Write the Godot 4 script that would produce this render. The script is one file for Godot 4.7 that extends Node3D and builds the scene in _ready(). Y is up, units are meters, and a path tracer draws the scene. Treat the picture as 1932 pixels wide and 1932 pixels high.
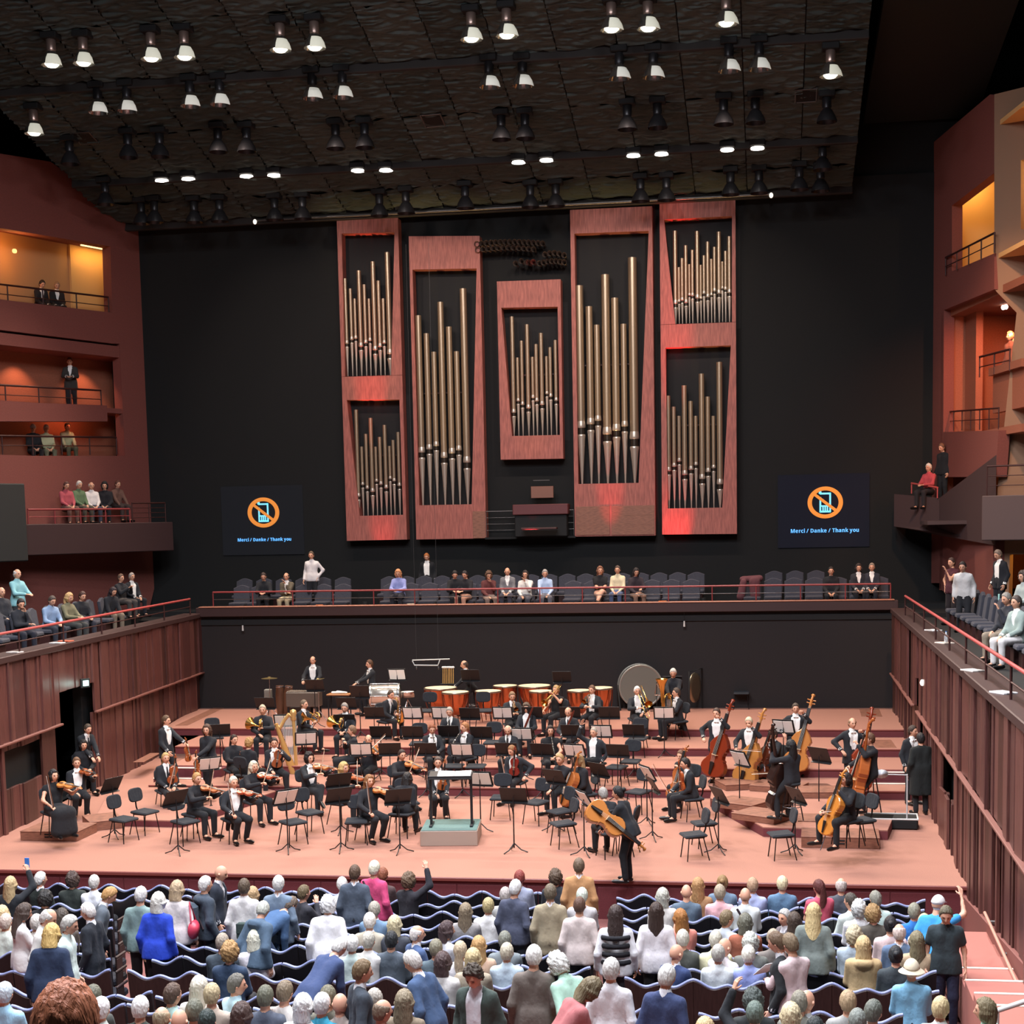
extends Node3D
# A concert hall just before the music: organ wall, stage with the orchestra, galleries and the audience in the stalls.
# Metres; the stage floor is y = 0, its front edge z = 0.4, the hall runs along z and the audience faces -z.
const FL := 2900.0          # focal length in pixels of the 1932 pixel frame
const PX := 991.8           # where the lens axis meets the frame
const PY := 1285.3
const CAM := Vector3(2.6, 6.25, 26.6)
var cam_b: Basis

func _ready() -> void:
	cam_b = Basis(Vector3.UP, 0.15960) * Basis(Vector3.RIGHT, -0.10359) * Basis(Vector3.BACK, -0.01969)
	var cam := Camera3D.new()
	cam.name = "camera"
	cam.projection = Camera3D.PROJECTION_FRUSTUM
	cam.near = 0.1; cam.far = 200.0
	cam.size = 0.1 * 1932.0 / FL
	cam.frustum_offset = Vector2((966.0 - PX) / FL, (PY - 966.0) / FL) * 0.1
	cam.transform = Transform3D(cam_b, CAM)
	add_child(cam)
	var we := WorldEnvironment.new()
	var env := Environment.new()
	env.background_mode = Environment.BG_COLOR
	env.background_color = Color.BLACK
	env.tonemap_mode = Environment.TONE_MAPPER_LINEAR
	env.tonemap_exposure = 1.0
	env.sdfgi_enabled = true; env.ssao_enabled = true; env.ssil_enabled = true
	we.environment = env
	we.name = "environment"
	add_child(we)
	people_init()
	room_mats()
	build_stage()
	build_galleries()
	build_towers()
	build_ceiling()
	build_organ()
	build_signs()
	build_band()
	build_stage_things()
	build_stalls()
	build_crowd()
	build_box_people()
const STAGE_E := 38.0
const FRONT_E := 32.0
const ADDED_HOUSE_E := 185.0
const ORGAN_E := 22.0
# ---------------------------------------------------------------- mesh building
class MB:
	var v := PackedVector3Array()
	var n := PackedVector3Array()
	var c := PackedColorArray()
	var ix := PackedInt32Array()
	var col := Color.WHITE
	var colored := false
	func vert(p: Vector3, nn: Vector3) -> int:
		v.append(p); n.append(nn)
		if colored: c.append(col)
		return v.size() - 1
	func tri(a: Vector3, b: Vector3, d: Vector3) -> void:
		var nn := (b - a).cross(d - a).normalized()
		var i := vert(a, nn); vert(b, nn); vert(d, nn)
		ix.append_array([i, i + 2, i + 1])
	func quad(a: Vector3, b: Vector3, d: Vector3, e: Vector3) -> void:
		var nn := (d - a).cross(e - b).normalized()
		var i := vert(a, nn); vert(b, nn); vert(d, nn); vert(e, nn)
		ix.append_array([i, i + 2, i + 1, i, i + 3, i + 2])
	func box(o: Vector3, s: Vector3, b := Basis(), bev := 0.0) -> void:
		var h := s * 0.5
		var e := minf(bev, minf(h.x, minf(h.y, h.z)) * 0.9)
		for ax in 3:
			var u := (ax + 1) % 3
			var w := (ax + 2) % 3
			for sg: float in [-1.0, 1.0]:
				var p := []
				for q: Vector2 in [Vector2(-1, -1), Vector2(1, -1), Vector2(1, 1), Vector2(-1, 1)]:
					var t := Vector3.ZERO
					t[ax] = h[ax] * sg; t[u] = q.x * sg * (h[u] - e); t[w] = q.y * (h[w] - e)
					p.append(o + b * t)
				quad(p[0], p[1], p[2], p[3])
		if e <= 0.0: return
		for ax in 3:
			var u := (ax + 1) % 3
			var w := (ax + 2) % 3
			for su: float in [-1.0, 1.0]:
				for sw: float in [-1.0, 1.0]:
					var p := []
					for q: Array in [[-1.0, 0], [1.0, 0], [1.0, 1], [-1.0, 1]]:
						var t := Vector3.ZERO
						t[ax] = q[0] * (h[ax] - e)
						t[u] = su * (h[u] - (e if q[1] else 0.0)); t[w] = sw * (h[w] - (0.0 if q[1] else e))
						p.append(o + b * t)
					if su * sw < 0: p.reverse()
					p.reverse()
					if ((p[2] - p[0]).cross(p[3] - p[1])).dot((p[0] + p[2]) * 0.5 - o) < 0: p.reverse()
					quad(p[0], p[1], p[2], p[3])
		for sx: float in [-1.0, 1.0]:
			for sy: float in [-1.0, 1.0]:
				for sz: float in [-1.0, 1.0]:
					var s3 := Vector3(sx, sy, sz)
					var a := o + b * (s3 * (h - Vector3(0, e, e)))
					var d := o + b * (s3 * (h - Vector3(e, 0, e)))
					var f := o + b * (s3 * (h - Vector3(e, e, 0)))
					if ((d - a).cross(f - a)).dot(a - o) < 0: tri(a, f, d)
					else: tri(a, d, f)
	func ring_join(a: int, b: int, k: int, closed := true) -> void:
		for i in (k if closed else k - 1):
			var j := (i + 1) % k
			ix.append_array([a + i, b + j, a + j, a + i, b + i, b + j])
	# a tube through points; r one radius or one per point; flat = thickness across the up direction
	func tube(pts: Array, r, k := 6, cap := true, flat := 1.0, up := Vector3.UP) -> void:
		var prev := -1
		var m := pts.size()
		var side := Vector3.ZERO
		for i in m:
			var d: Vector3 = (pts[mini(i + 1, m - 1)] - pts[maxi(i - 1, 0)]).normalized()
			if side == Vector3.ZERO:
				side = d.cross(up)
				if side.length() < 0.05: side = d.cross(Vector3(0.3, 0.1, 1))
			side = (side - d * side.dot(d)).normalized()
			var w := side.cross(d).normalized()
			var rr: float = r[i] if r is Array else r
			var first := v.size()
			for q in k:
				var an := TAU * q / k
				var nn := side * cos(an) + w * sin(an)
				vert(pts[i] + (side * cos(an) + w * sin(an) * flat) * rr, nn)
			if prev >= 0: ring_join(first, prev, k)
			if cap and (i == 0 or i == m - 1):
				var nn := -d if i == 0 else d
				var o := vert(pts[i] + nn * rr * 0.25, nn)
				var f2 := v.size()
				for q in k: vert(v[first + q], nn)
				for q in k:
					if i == 0: ix.append_array([o, f2 + (q + 1) % k, f2 + q])
					else: ix.append_array([o, f2 + q, f2 + (q + 1) % k])
			prev = first
	# profile of Vector2(radius, height) turned about y
	func lathe(pr: Array, k := 16, xf := Transform3D(), arc := TAU) -> void:
		var prev := -1
		var closed := arc > 6.28
		var kk := k if closed else k + 1
		for i in pr.size():
			var a: Vector2 = pr[maxi(i - 1, 0)]
			var b: Vector2 = pr[mini(i + 1, pr.size() - 1)]
			var t := (b - a).normalized()
			var first := v.size()
			for q in kk:
				var an := arc * q / k
				var p: Vector2 = pr[i]
				vert(xf * Vector3(p.x * cos(an), p.y, p.x * sin(an)), (xf.basis * Vector3(t.y * cos(an), -t.x, t.y * sin(an))).normalized())
			if prev >= 0: ring_join(first, prev, kk, closed)
			prev = first
	func ball(o: Vector3, r: Vector3, b := Basis(), k := 10) -> void:
		var pr := []
		for i in k + 1:
			var an := -PI / 2 + PI * i / k
			pr.append(Vector2(cos(an), sin(an)))
		lathe(pr, k * 2, Transform3D(b * Basis.from_scale(r), o))
	# polygon in xy, extruded along z from 0 to depth (both caps), optional bevel
	func prism(poly: PackedVector2Array, depth: float, xf := Transform3D(), bev := 0.0) -> void:
		var pl := poly
		if not Geometry2D.is_polygon_clockwise(pl): pl = pl.duplicate()
		else:
			pl = pl.duplicate(); pl.reverse()
		var m := pl.size()
		var ins := pl
		if bev > 0.0:
			ins = PackedVector2Array()
			for i in m:
				var a := (pl[i] - pl[(i + m - 1) % m]).normalized()
				var b := (pl[(i + 1) % m] - pl[i]).normalized()
				var nn := Vector2(-(a.y + b.y), a.x + b.x).normalized()
				ins.append(pl[i] + nn * bev)
		var t := Geometry2D.triangulate_polygon(ins)
		for i in range(0, t.size(), 3):
			var a := ins[t[i]]
			var b := ins[t[i + 1]]
			var d := ins[t[i + 2]]
			if (b - a).cross(d - a) < 0:
				var s := b
				b = d; d = s
			tri(xf * Vector3(a.x, a.y, depth), xf * Vector3(b.x, b.y, depth), xf * Vector3(d.x, d.y, depth))
			tri(xf * Vector3(a.x, a.y, 0), xf * Vector3(d.x, d.y, 0), xf * Vector3(b.x, b.y, 0))
		for i in m:
			var j := (i + 1) % m
			var e := bev
			quad(xf * Vector3(pl[i].x, pl[i].y, e), xf * Vector3(pl[j].x, pl[j].y, e), xf * Vector3(pl[j].x, pl[j].y, depth - e), xf * Vector3(pl[i].x, pl[i].y, depth - e))
			if e > 0.0:
				quad(xf * Vector3(pl[i].x, pl[i].y, depth - e), xf * Vector3(pl[j].x, pl[j].y, depth - e), xf * Vector3(ins[j].x, ins[j].y, depth), xf * Vector3(ins[i].x, ins[i].y, depth))
				quad(xf * Vector3(ins[i].x, ins[i].y, 0), xf * Vector3(ins[j].x, ins[j].y, 0), xf * Vector3(pl[j].x, pl[j].y, e), xf * Vector3(pl[i].x, pl[i].y, e))
	func join(a: Array, xf := Transform3D()) -> void:
		var at := v.size()
		var mir := xf.basis.determinant() < 0
		var nb := xf.basis.inverse().transposed()
		for i in a[0].size():
			v.append(xf * a[0][i]); n.append((nb * a[1][i]).normalized())
			if colored: c.append(a[3][i] if a.size() > 3 else col)
		var q: PackedInt32Array = a[2]
		for i in range(0, q.size(), 3):
			if mir: ix.append_array([at + q[i], at + q[i + 2], at + q[i + 1]])
			else: ix.append_array([at + q[i], at + q[i + 1], at + q[i + 2]])
	func arrays() -> Array:
		return [v, n, ix, c] if colored else [v, n, ix]
	func mesh() -> ArrayMesh:
		var a := []
		a.resize(Mesh.ARRAY_MAX)
		a[Mesh.ARRAY_VERTEX] = v; a[Mesh.ARRAY_NORMAL] = n; a[Mesh.ARRAY_INDEX] = ix
		if colored: a[Mesh.ARRAY_COLOR] = c
		var m := ArrayMesh.new()
		if v.size(): m.add_surface_from_arrays(Mesh.PRIMITIVE_TRIANGLES, a)
		return m

# surface nets over tapered capsules [from, to, r0, r1, (flatten direction, factor)], smooth minimum k
func nets(bones: Array, cell: float, k: float, carve = null) -> Array:
	var lo := Vector3(1e9, 1e9, 1e9)
	var hi := -lo
	for b in bones:
		var r: float = maxf(b[2], b[3]) + cell * 2.1
		lo = lo.min(b[0] - Vector3.ONE * r).min(b[1] - Vector3.ONE * r)
		hi = hi.max(b[0] + Vector3.ONE * r).max(b[1] + Vector3.ONE * r)
	var nx := int((hi.x - lo.x) / cell) + 2
	var ny := int((hi.y - lo.y) / cell) + 2
	var nz := int((hi.z - lo.z) / cell) + 2
	var f := PackedFloat32Array()
	f.resize(nx * ny * nz)
	f.fill(1.0)
	var sy := nx
	var sz := nx * ny
	for b in bones:
		var a: Vector3 = b[0]
		var e: Vector3 = b[1]
		var ra: float = b[2]
		var dr: float = b[3] - ra
		var ab := e - a
		var inv := 1.0 / maxf(ab.length_squared(), 1e-9)
		var flat: bool = b.size() > 4
		var fd: Vector3 = b[4] if flat else Vector3.ZERO
		var fs: float = b[5] - 1.0 if flat else 0.0
		var rm := maxf(ra, ra + dr) + k + cell * 1.2
		var bl := (a.min(e) - Vector3.ONE * rm - lo) / cell
		var bh := (a.max(e) + Vector3.ONE * rm - lo) / cell
		var x0 := maxi(int(bl.x), 0)
		var x1 := mini(int(bh.x) + 1, nx - 1)
		for z in range(maxi(int(bl.z), 0), mini(int(bh.z) + 1, nz - 1) + 1):
			for y in range(maxi(int(bl.y), 0), mini(int(bh.y) + 1, ny - 1) + 1):
				var i := z * sz + y * sy + x0
				var p := lo + Vector3(x0, y, z) * cell - a
				for x in range(x0, x1 + 1):
					var t := clampf(p.dot(ab) * inv, 0.0, 1.0)
					var q := p - ab * t
					if flat: q += fd * (q.dot(fd) * fs)
					var d := q.length() - ra - dr * t
					var o := f[i]
					var h := k - absf(d - o)
					if h > 0.0: f[i] = minf(d, o) - h * h / k * 0.25
					elif d < o: f[i] = d
					i += 1
					p.x += cell
	if carve != null:
		for z in nz:
			for y in ny:
				for x in nx:
					var i := z * sz + y * sy + x
					if f[i] < 0.08: f[i] = maxf(f[i], carve.call(lo + Vector3(x, y, z) * cell))
	var at := PackedInt32Array()
	at.resize(f.size())
	at.fill(-1)
	var v := PackedVector3Array()
	var co := PackedInt32Array([0, 1, sy, sy + 1, sz, sz + 1, sz + sy, sz + sy + 1])
	var ed := PackedInt32Array([0, 1, 2, 3, 4, 5, 6, 7, 0, 2, 1, 3, 4, 6, 5, 7, 0, 4, 1, 5, 2, 6, 3, 7])
	var cells := PackedInt32Array()
	for z in nz - 1:
		for y in ny - 1:
			var i := z * sz + y * sy
			var run := (f[i] < 0.0)
			for x in nx - 1:
				var m := 0
				if f[i] < 0.0: m = 1
				if f[i + 1] < 0.0: m += 1
				if f[i + sy] < 0.0: m += 1
				if f[i + sy + 1] < 0.0: m += 1
				if f[i + sz] < 0.0: m += 1
				if f[i + sz + 1] < 0.0: m += 1
				if f[i + sz + sy] < 0.0: m += 1
				if f[i + sz + sy + 1] < 0.0: m += 1
				if m > 0 and m < 8:
					var s := Vector3.ZERO
					var cn := 0
					for q in range(0, 24, 2):
						var c0 := ed[q]
						var c1 := ed[q + 1]
						var d0 := f[i + co[c0]]
						var d1 := f[i + co[c1]]
						if (d0 < 0.0) != (d1 < 0.0):
							var t := d0 / (d0 - d1)
							s += Vector3(c0 & 1, (c0 >> 1) & 1, c0 >> 2).lerp(Vector3(c1 & 1, (c1 >> 1) & 1, c1 >> 2), t)
							cn += 1
					at[i] = v.size()
					v.append(lo + (Vector3(x, y, z) + s / cn) * cell)
					cells.append(i)
				i += 1
	var ix := PackedInt32Array()
	var n := PackedVector3Array()
	n.resize(v.size())
	var st := [1, sy, sz]
	for i in cells:
		var s0 := f[i] < 0.0
		for ax in 3:
			if s0 == (f[i + st[ax]] < 0.0): continue
			var u: int = st[(ax + 1) % 3]
			var w: int = st[(ax + 2) % 3]
			if i - u - w < 0: continue
			var a := at[i]
			var b := at[i - u]
			var c := at[i - u - w]
			var d := at[i - w]
			if a < 0 or b < 0 or c < 0 or d < 0: continue
			if not s0:
				var t := b
				b = d; d = t
			# outward counter-clockwise is a,b,c,d here; front faces run clockwise
			var nn := (v[c] - v[a]).cross(v[d] - v[b])
			n[a] += nn; n[b] += nn; n[c] += nn; n[d] += nn
			ix.append_array([a, c, b, a, d, c])
	for i in n.size(): n[i] = n[i].normalized()
	return [v, n, ix]

# ---------------------------------------------------------------- objects
var mats := {}
func mat(c: Color, rough := 0.7, metal := 0.0, spec := 0.5) -> StandardMaterial3D:
	var key := "%s|%.2f|%.2f|%.2f" % [c.to_html(), rough, metal, spec]
	if not mats.has(key):
		var m := StandardMaterial3D.new()
		m.albedo_color = c; m.roughness = rough; m.metallic = metal; m.metallic_specular = spec
		mats[key] = m
	return mats[key]
func hx(s: String) -> Color:
	return Color.html(s)
func glow(c: Color, e: float) -> StandardMaterial3D:
	var m := StandardMaterial3D.new()
	m.albedo_color = c; m.emission_enabled = true; m.emission = c; m.emission_energy_multiplier = e
	return m
func meta(o: Node, label: String, cat := "", group := "", kind := "") -> void:
	if label: o.set_meta("label", label)
	if cat: o.set_meta("category", cat)
	if group: o.set_meta("group", group)
	if kind: o.set_meta("kind", kind)
func node(called: String, at := Transform3D(), label := "", cat := "", group := "") -> Node3D:
	var o := Node3D.new()
	o.name = called; o.transform = at
	meta(o, label, cat, group)
	add_child(o, true)
	return o
func put(called: String, m: Mesh, ma: Material, par: Node = null, xf := Transform3D()) -> MeshInstance3D:
	var o := MeshInstance3D.new()
	o.name = called; o.mesh = m; o.material_override = ma; o.transform = xf
	(par if par else self).add_child(o, true)
	return o
func struct_(called: String, m: Mesh, ma: Material, label := "") -> MeshInstance3D:
	var o := put(called, m, ma)
	meta(o, label, "", "", "structure")
	return o
func boxm(c: Vector3, s: Vector3, bev := 0.0, b := Basis()) -> ArrayMesh:
	var k := MB.new()
	k.box(c, s, b, bev)
	return k.mesh()
func noise_tex(freq: float, lo: Color, hi: Color, px := 256, nm := false, oct := 4, seed_ := 1) -> NoiseTexture2D:
	var t := NoiseTexture2D.new()
	t.width = px; t.height = px; t.seamless = true
	var fn := FastNoiseLite.new()
	fn.frequency = freq; fn.fractal_octaves = oct; fn.seed = seed_
	t.noise = fn
	if nm: t.as_normal_map = true
	else:
		var g := Gradient.new()
		g.set_color(0, lo); g.set_color(1, hi)
		t.color_ramp = g
	return t
func tri_mat(tex: Texture2D, scale: Vector3, rough := 0.8, world := true, tint := Color.WHITE) -> StandardMaterial3D:
	var m := StandardMaterial3D.new()
	m.albedo_color = tint; m.albedo_texture = tex; m.roughness = rough
	m.uv1_triplanar = true; m.uv1_world_triplanar = world; m.uv1_scale = scale
	return m
# ---------------------------------------------------------------- the lens: a pixel of the photograph and a height or depth give a point
func ray(u: float, v: float) -> Vector3:
	return cam_b * Vector3((u - PX) / FL, -(v - PY) / FL, -1.0)
func py(u: float, v: float, y: float) -> Vector3:
	var d := ray(u, v)
	return CAM + d * ((y - CAM.y) / d.y)
func pz(u: float, v: float, z: float) -> Vector3:
	var d := ray(u, v)
	return CAM + d * ((z - CAM.z) / d.z)
func pw(u: float, v: float, a: Vector3, b: Vector3) -> Vector3:   # on the upright plane through a and b
	var d := ray(u, v)
	var nn := Vector3(b.z - a.z, 0, -(b.x - a.x))
	return CAM + d * ((a - CAM).dot(nn) / d.dot(nn))
# ---------------------------------------------------------------- people
var head_a := []          # head arrays with colours
var hand_a := {}          # "relaxed" / "grip" / "flat": left-hand arrays (fingers towards +z, thumb towards +x, palm down)
var hair_m := {}
var sole := {}
var figs := {}            # pose key -> {meshes, frames}
var jobs := []

func head_shape() -> Array:
	var k := MB.new()
	k.colored = true
	var rows := 32
	var cols := 44
	for i in rows + 1:
		var th := PI * i / rows
		for j in cols:
			var ph := TAU * j / cols
			ph -= 0.55 * sin(ph)
			var d := Vector3(sin(th) * sin(ph), cos(th), sin(th) * cos(ph))
			var r := Vector3(0.078, 0.122, 0.098)
			if d.y < 0.0:
				r.x *= 1.0 - 0.30 * pow(-d.y, 1.2); r.z *= 1.0 - 0.14 * -d.y
			var p := d * r
			if d.z < 0 and d.y < -0.35: p.z *= 0.72
			var fx := absf(p.x)
			if d.z > 0.0:
				p.z += 0.024 * exp(-pow(p.x / 0.011, 2) - pow((p.y + 0.028) / 0.017, 2))
				p.z += 0.011 * exp(-pow(p.x / 0.009, 2) - pow((p.y + 0.006) / 0.018, 2))
				p.z += 0.006 * exp(-pow((fx - 0.026) / 0.02, 2) - pow((p.y - 0.026) / 0.008, 2))
				p.z -= 0.012 * exp(-pow((fx - 0.031) / 0.014, 2) - pow((p.y - 0.006) / 0.011, 2))
				p.z += 0.006 * exp(-pow(p.x / 0.022, 2) - pow((p.y + 0.066) / 0.009, 2))
				p.z += 0.007 * exp(-pow(p.x / 0.022, 2) - pow((p.y + 0.102) / 0.014, 2))
			var c := Color(1, 1, 1)
			if d.z > 0.3:
				var eye := exp(-pow((fx - 0.031) / 0.013, 4) - pow((p.y - 0.005) / 0.009, 4))
				c = c.lerp(Color(0.04, 0.03, 0.03), eye)
				c = c.lerp(Color(0.3, 0.2, 0.15), 0.8 * exp(-pow((fx - 0.031) / 0.017, 4) - pow((p.y - 0.025) / 0.006, 4)))
				c = c.lerp(Color(0.55, 0.2, 0.18), 0.85 * exp(-pow(p.x / 0.024, 4) - pow((p.y + 0.066) / 0.008, 4)))
				c = c.lerp(Color(1.0, 0.78, 0.72), 0.5 * exp(-pow((fx - 0.042) / 0.02, 2) - pow((p.y + 0.03) / 0.02, 2)))
			k.col = c
			k.vert(p, d)
	for i in rows: k.ring_join(i * cols, (i + 1) * cols, cols)
	k.col = Color(1, 0.93, 0.9)
	for s: float in [-1.0, 1.0]:
		k.ball(Vector3(s * 0.078, -0.004, -0.006), Vector3(0.011, 0.031, 0.019), Basis(Vector3.UP, s * 0.4), 5)
	smooth_normals(k, (rows + 1) * cols)
	return k.arrays()

func smooth_normals(k: MB, upto: int) -> void:
	var nn := PackedVector3Array()
	nn.resize(upto)
	for i in range(0, k.ix.size(), 3):
		if k.ix[i] >= upto: break
		var a := k.v[k.ix[i]]
		var g := (k.v[k.ix[i + 2]] - a).cross(k.v[k.ix[i + 1]] - a)
		for q in 3: nn[k.ix[i + q]] += g
	for i in upto:
		if nn[i].length() > 1e-12: k.n[i] = nn[i].normalized()

func hand_shape(kind: String) -> Array:
	var b := []
	var curl: float = {"relaxed": 0.42, "grip": 1.05, "flat": 0.12}[kind]
	for q: Array in [[0.024, 0.008], [0.008, 0.0085], [-0.009, 0.008], [-0.025, 0.007]]:
		b.append([Vector3(q[0] * 0.6, 0, 0.012), Vector3(q[0], 0, 0.084), 0.0145, 0.0125, Vector3.UP, 1.15])
	var i := 0
	for q: Array in [[0.026, 0.083, 0.072, 0.1], [0.0085, 0.088, 0.08, 0.02], [-0.0095, 0.085, 0.074, -0.06], [-0.026, 0.078, 0.058, -0.16]]:
		var p := Vector3(q[0], 0.002, q[1])
		var an := curl * (0.55 + 0.06 * i)
		var fr := [0.44, 0.31, 0.25]
		var r := 0.0085 if i < 3 else 0.0074
		for s in 3:
			var d := Vector3(sin(q[3]), -sin(an), cos(an)).normalized()
			var e: Vector3 = p + d * q[2] * fr[s]
			b.append([p, e, r * (1.0 - 0.08 * s), r * (0.92 - 0.08 * s)])
			p = e
			an += curl * 0.85
		i += 1
	var t0 := Vector3(0.022, -0.004, 0.022)
	var t1 := t0 + Vector3(0.024, -0.012 - 0.012 * curl, 0.026)
	var t2 := t1 + Vector3(0.012 - 0.016 * curl, -0.008 - 0.012 * curl, 0.026)
	b.append([t0, t1, 0.0125, 0.0105]); b.append([t1, t2, 0.0105, 0.0085])
	b.append([Vector3(0, 0, -0.02), Vector3(0, 0, 0.02), 0.022, 0.021, Vector3.UP, 1.25])
	return nets(b, 0.0062, 0.006)

func ik(a: Vector3, w: Vector3, l1: float, l2: float, pole: Vector3) -> Vector3:
	var d := w - a
	var l := clampf(d.length(), 0.05, l1 + l2 - 0.004)
	var dir := d.normalized()
	var x := (l1 * l1 - l2 * l2 + l * l) / (2.0 * l)
	var h := sqrt(maxf(l1 * l1 - x * x, 0.0))
	var pp := pole - dir * pole.dot(dir)
	return a + dir * x + pp.normalized() * h

# wrist (for the person's left, x outwards, from the middle of the shoulders) and where the elbow points
const ARM := {
	"down": [Vector3(0.25, -0.52, 0.06), Vector3(0.3, -0.1, -1)], "lap": [Vector3(0.09, -0.40, 0.30), Vector3(0.6, -0.4, -0.7)],
	"knee": [Vector3(0.15, -0.43, 0.40), Vector3(0.5, -0.6, -0.4)], "fold": [Vector3(-0.07, -0.27, 0.25), Vector3(0.7, -0.6, -0.3)],
	"chin": [Vector3(0.03, 0.0, 0.24), Vector3(0.3, -1, 0.1)], "read": [Vector3(0.08, -0.28, 0.36), Vector3(0.6, -0.8, -0.2)],
	"phone": [Vector3(0.06, -0.08, 0.36), Vector3(0.6, -0.9, -0.1)], "raise": [Vector3(0.22, 0.38, 0.22), Vector3(0.6, -0.3, 0.3)],
	"hip": [Vector3(0.20, -0.44, 0.03), Vector3(0.9, 0.1, -0.5)], "reach": [Vector3(0.10, -0.30, 0.46), Vector3(0.5, -0.7, -0.2)],
	"violin": [Vector3(0.30, -0.06, 0.44), Vector3(0.5, -0.9, 0.0)], "bow": [Vector3(0.08, -0.10, 0.40), Vector3(0.8, -0.5, 0.0)],
	"bowlow": [Vector3(0.22, -0.34, 0.36), Vector3(0.7, -0.4, -0.4)], "neck": [Vector3(0.14, 0.02, 0.26), Vector3(0.7, -0.7, 0.0)],
	"wind": [Vector3(0.05, -0.20, 0.33), Vector3(0.8, -0.6, 0.0)], "windlow": [Vector3(0.07, -0.34, 0.32), Vector3(0.8, -0.5, -0.2)],
	"flute": [Vector3(-0.20, -0.05, 0.22), Vector3(0.6, -0.7, 0.3)], "high": [Vector3(0.16, 0.12, 0.34), Vector3(0.6, -0.6, 0.2)],
	"back": [Vector3(0.05, -0.40, -0.18), Vector3(0.8, 0.1, -0.6)], "swing": [Vector3(0.24, -0.47, 0.22), Vector3(0.2, -0.3, -1)],
	"drum": [Vector3(0.20, -0.34, 0.40), Vector3(0.6, -0.4, -0.5)], "rest": [Vector3(0.30, -0.34, 0.10), Vector3(0.7, 0.0, -0.7)],
}

func frames(ps: String) -> Dictionary:
	var o := {"base": "sit", "lean": 0.0, "side": 0.0, "tw": 0.0, "hy": 0.0, "hp": 0.0, "hr": 0.0, "la": "lap", "ra": "lap", "legs": "", "lh": "relaxed", "rh": "relaxed", "w": 1.0}
	for t in ps.split(" ", false):
		if not "=" in t: o.base = t
		else:
			var q := t.split("=")
			o[q[0]] = q[1].to_float() if q[1].is_valid_float() else q[1]
	if o.base in ["stand", "walk"]:
		if not "la=" in ps: o.la = "down"
		if not "ra=" in ps: o.ra = "down"
	var hy: float = {"stand": 0.93, "walk": 0.92, "sit": 0.535, "perch": 0.80}[o.base]
	var pel := Vector3(0, hy, 0)
	if o.base == "stand": pel.z = -0.004 * float(o.lean)
	var tb := Basis(Vector3.UP, deg_to_rad(o.tw)) * Basis(Vector3.BACK, deg_to_rad(o.side)) * Basis(Vector3.RIGHT, deg_to_rad(o.lean))
	var sh := pel + tb * Vector3(0, 0.455, -0.005)
	var nk := pel + tb * Vector3(0, 0.50, 0)
	var hb := Basis(Vector3.UP, deg_to_rad(o.tw + o.hy)) * Basis(Vector3.BACK, deg_to_rad(o.side * 0.4 + o.hr)) * Basis(Vector3.RIGHT, deg_to_rad(o.lean * 0.45 + o.hp))
	var hc := nk + tb * Vector3(0, 0.055, 0.012) + hb * Vector3(0, 0.105, 0.014)
	var r := {"o": o, "pel": pel, "tb": tb, "nk": nk, "hb": hb, "hc": hc, "sh": sh}
	var wd: float = o.w
	for s in 2:
		var sg := 1.0 if s == 0 else -1.0
		var a: Array = ARM[o.la if s == 0 else o.ra]
		var m := Vector3(sg, 1, 1)
		var s0 := sh + tb * Vector3(sg * 0.165 * wd, -0.022, 0)
		var w0: Vector3 = sh + tb * (a[0] * m)
		if w0.distance_to(s0) > 0.535: w0 = s0 + (w0 - s0).normalized() * 0.535
		var el := ik(s0, w0, 0.285, 0.255, tb * (a[1] * m))
		var fd := (w0 - el).normalized()
		var up: Vector3 = tb * Vector3(sg * 0.3, 0.9, -0.25)
		if (o.la if s == 0 else o.ra) in ["down", "swing"]: up = tb * Vector3(sg, 0, 0)
		var xx := up.cross(fd).normalized()
		var hx_ := Basis(xx, fd.cross(xx).normalized(), fd)   # x, y up, z along the fingers
		r["S%d" % s] = s0; r["E%d" % s] = el; r["W%d" % s] = w0; r["H%d" % s] = Transform3D(hx_, w0 + fd * 0.012)
		var hip := pel + Vector3(sg * 0.088, -0.01, 0)
		var kn := Vector3(sg * 0.10, 0.49, 0.025)
		var an := Vector3(sg * 0.105, 0.085, -0.015)
		var toe := Vector3(sg * 0.135, 0.04, 0.125)
		if o.base == "walk":
			kn = Vector3(sg * 0.09, 0.50, 0.14 if s == 0 else 0.0); an = Vector3(sg * 0.09, 0.09, 0.2 if s == 0 else -0.24); toe = an + Vector3(sg * 0.02, -0.045, 0.14)
		elif o.base == "perch":
			kn = Vector3(sg * 0.16, 0.49, 0.27); an = Vector3(sg * 0.16, 0.085, 0.22); toe = an + Vector3(sg * 0.03, -0.045, 0.14)
		elif o.base == "sit":
			var sp := 0.12
			if o.legs == "wide": sp = 0.24
			elif o.legs == "close": sp = 0.085
			kn = Vector3(sg * sp, 0.50, 0.43); an = Vector3(sg * sp * 1.02, 0.09, 0.42)
			if o.legs == "tuck": an.z = 0.25
			if o.legs == "out": an.z = 0.62; kn.y = 0.46
			toe = an + Vector3(sg * 0.03, -0.045, 0.145)
			if o.legs == "cross" and s == 0:
				kn = Vector3(-0.01, 0.60, 0.43); an = Vector3(-0.17, 0.33, 0.58); toe = an + Vector3(-0.03, -0.07, 0.12)
		r["P%d" % s] = hip; r["K%d" % s] = kn; r["A%d" % s] = an; r["T%d" % s] = toe
	return r

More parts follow.
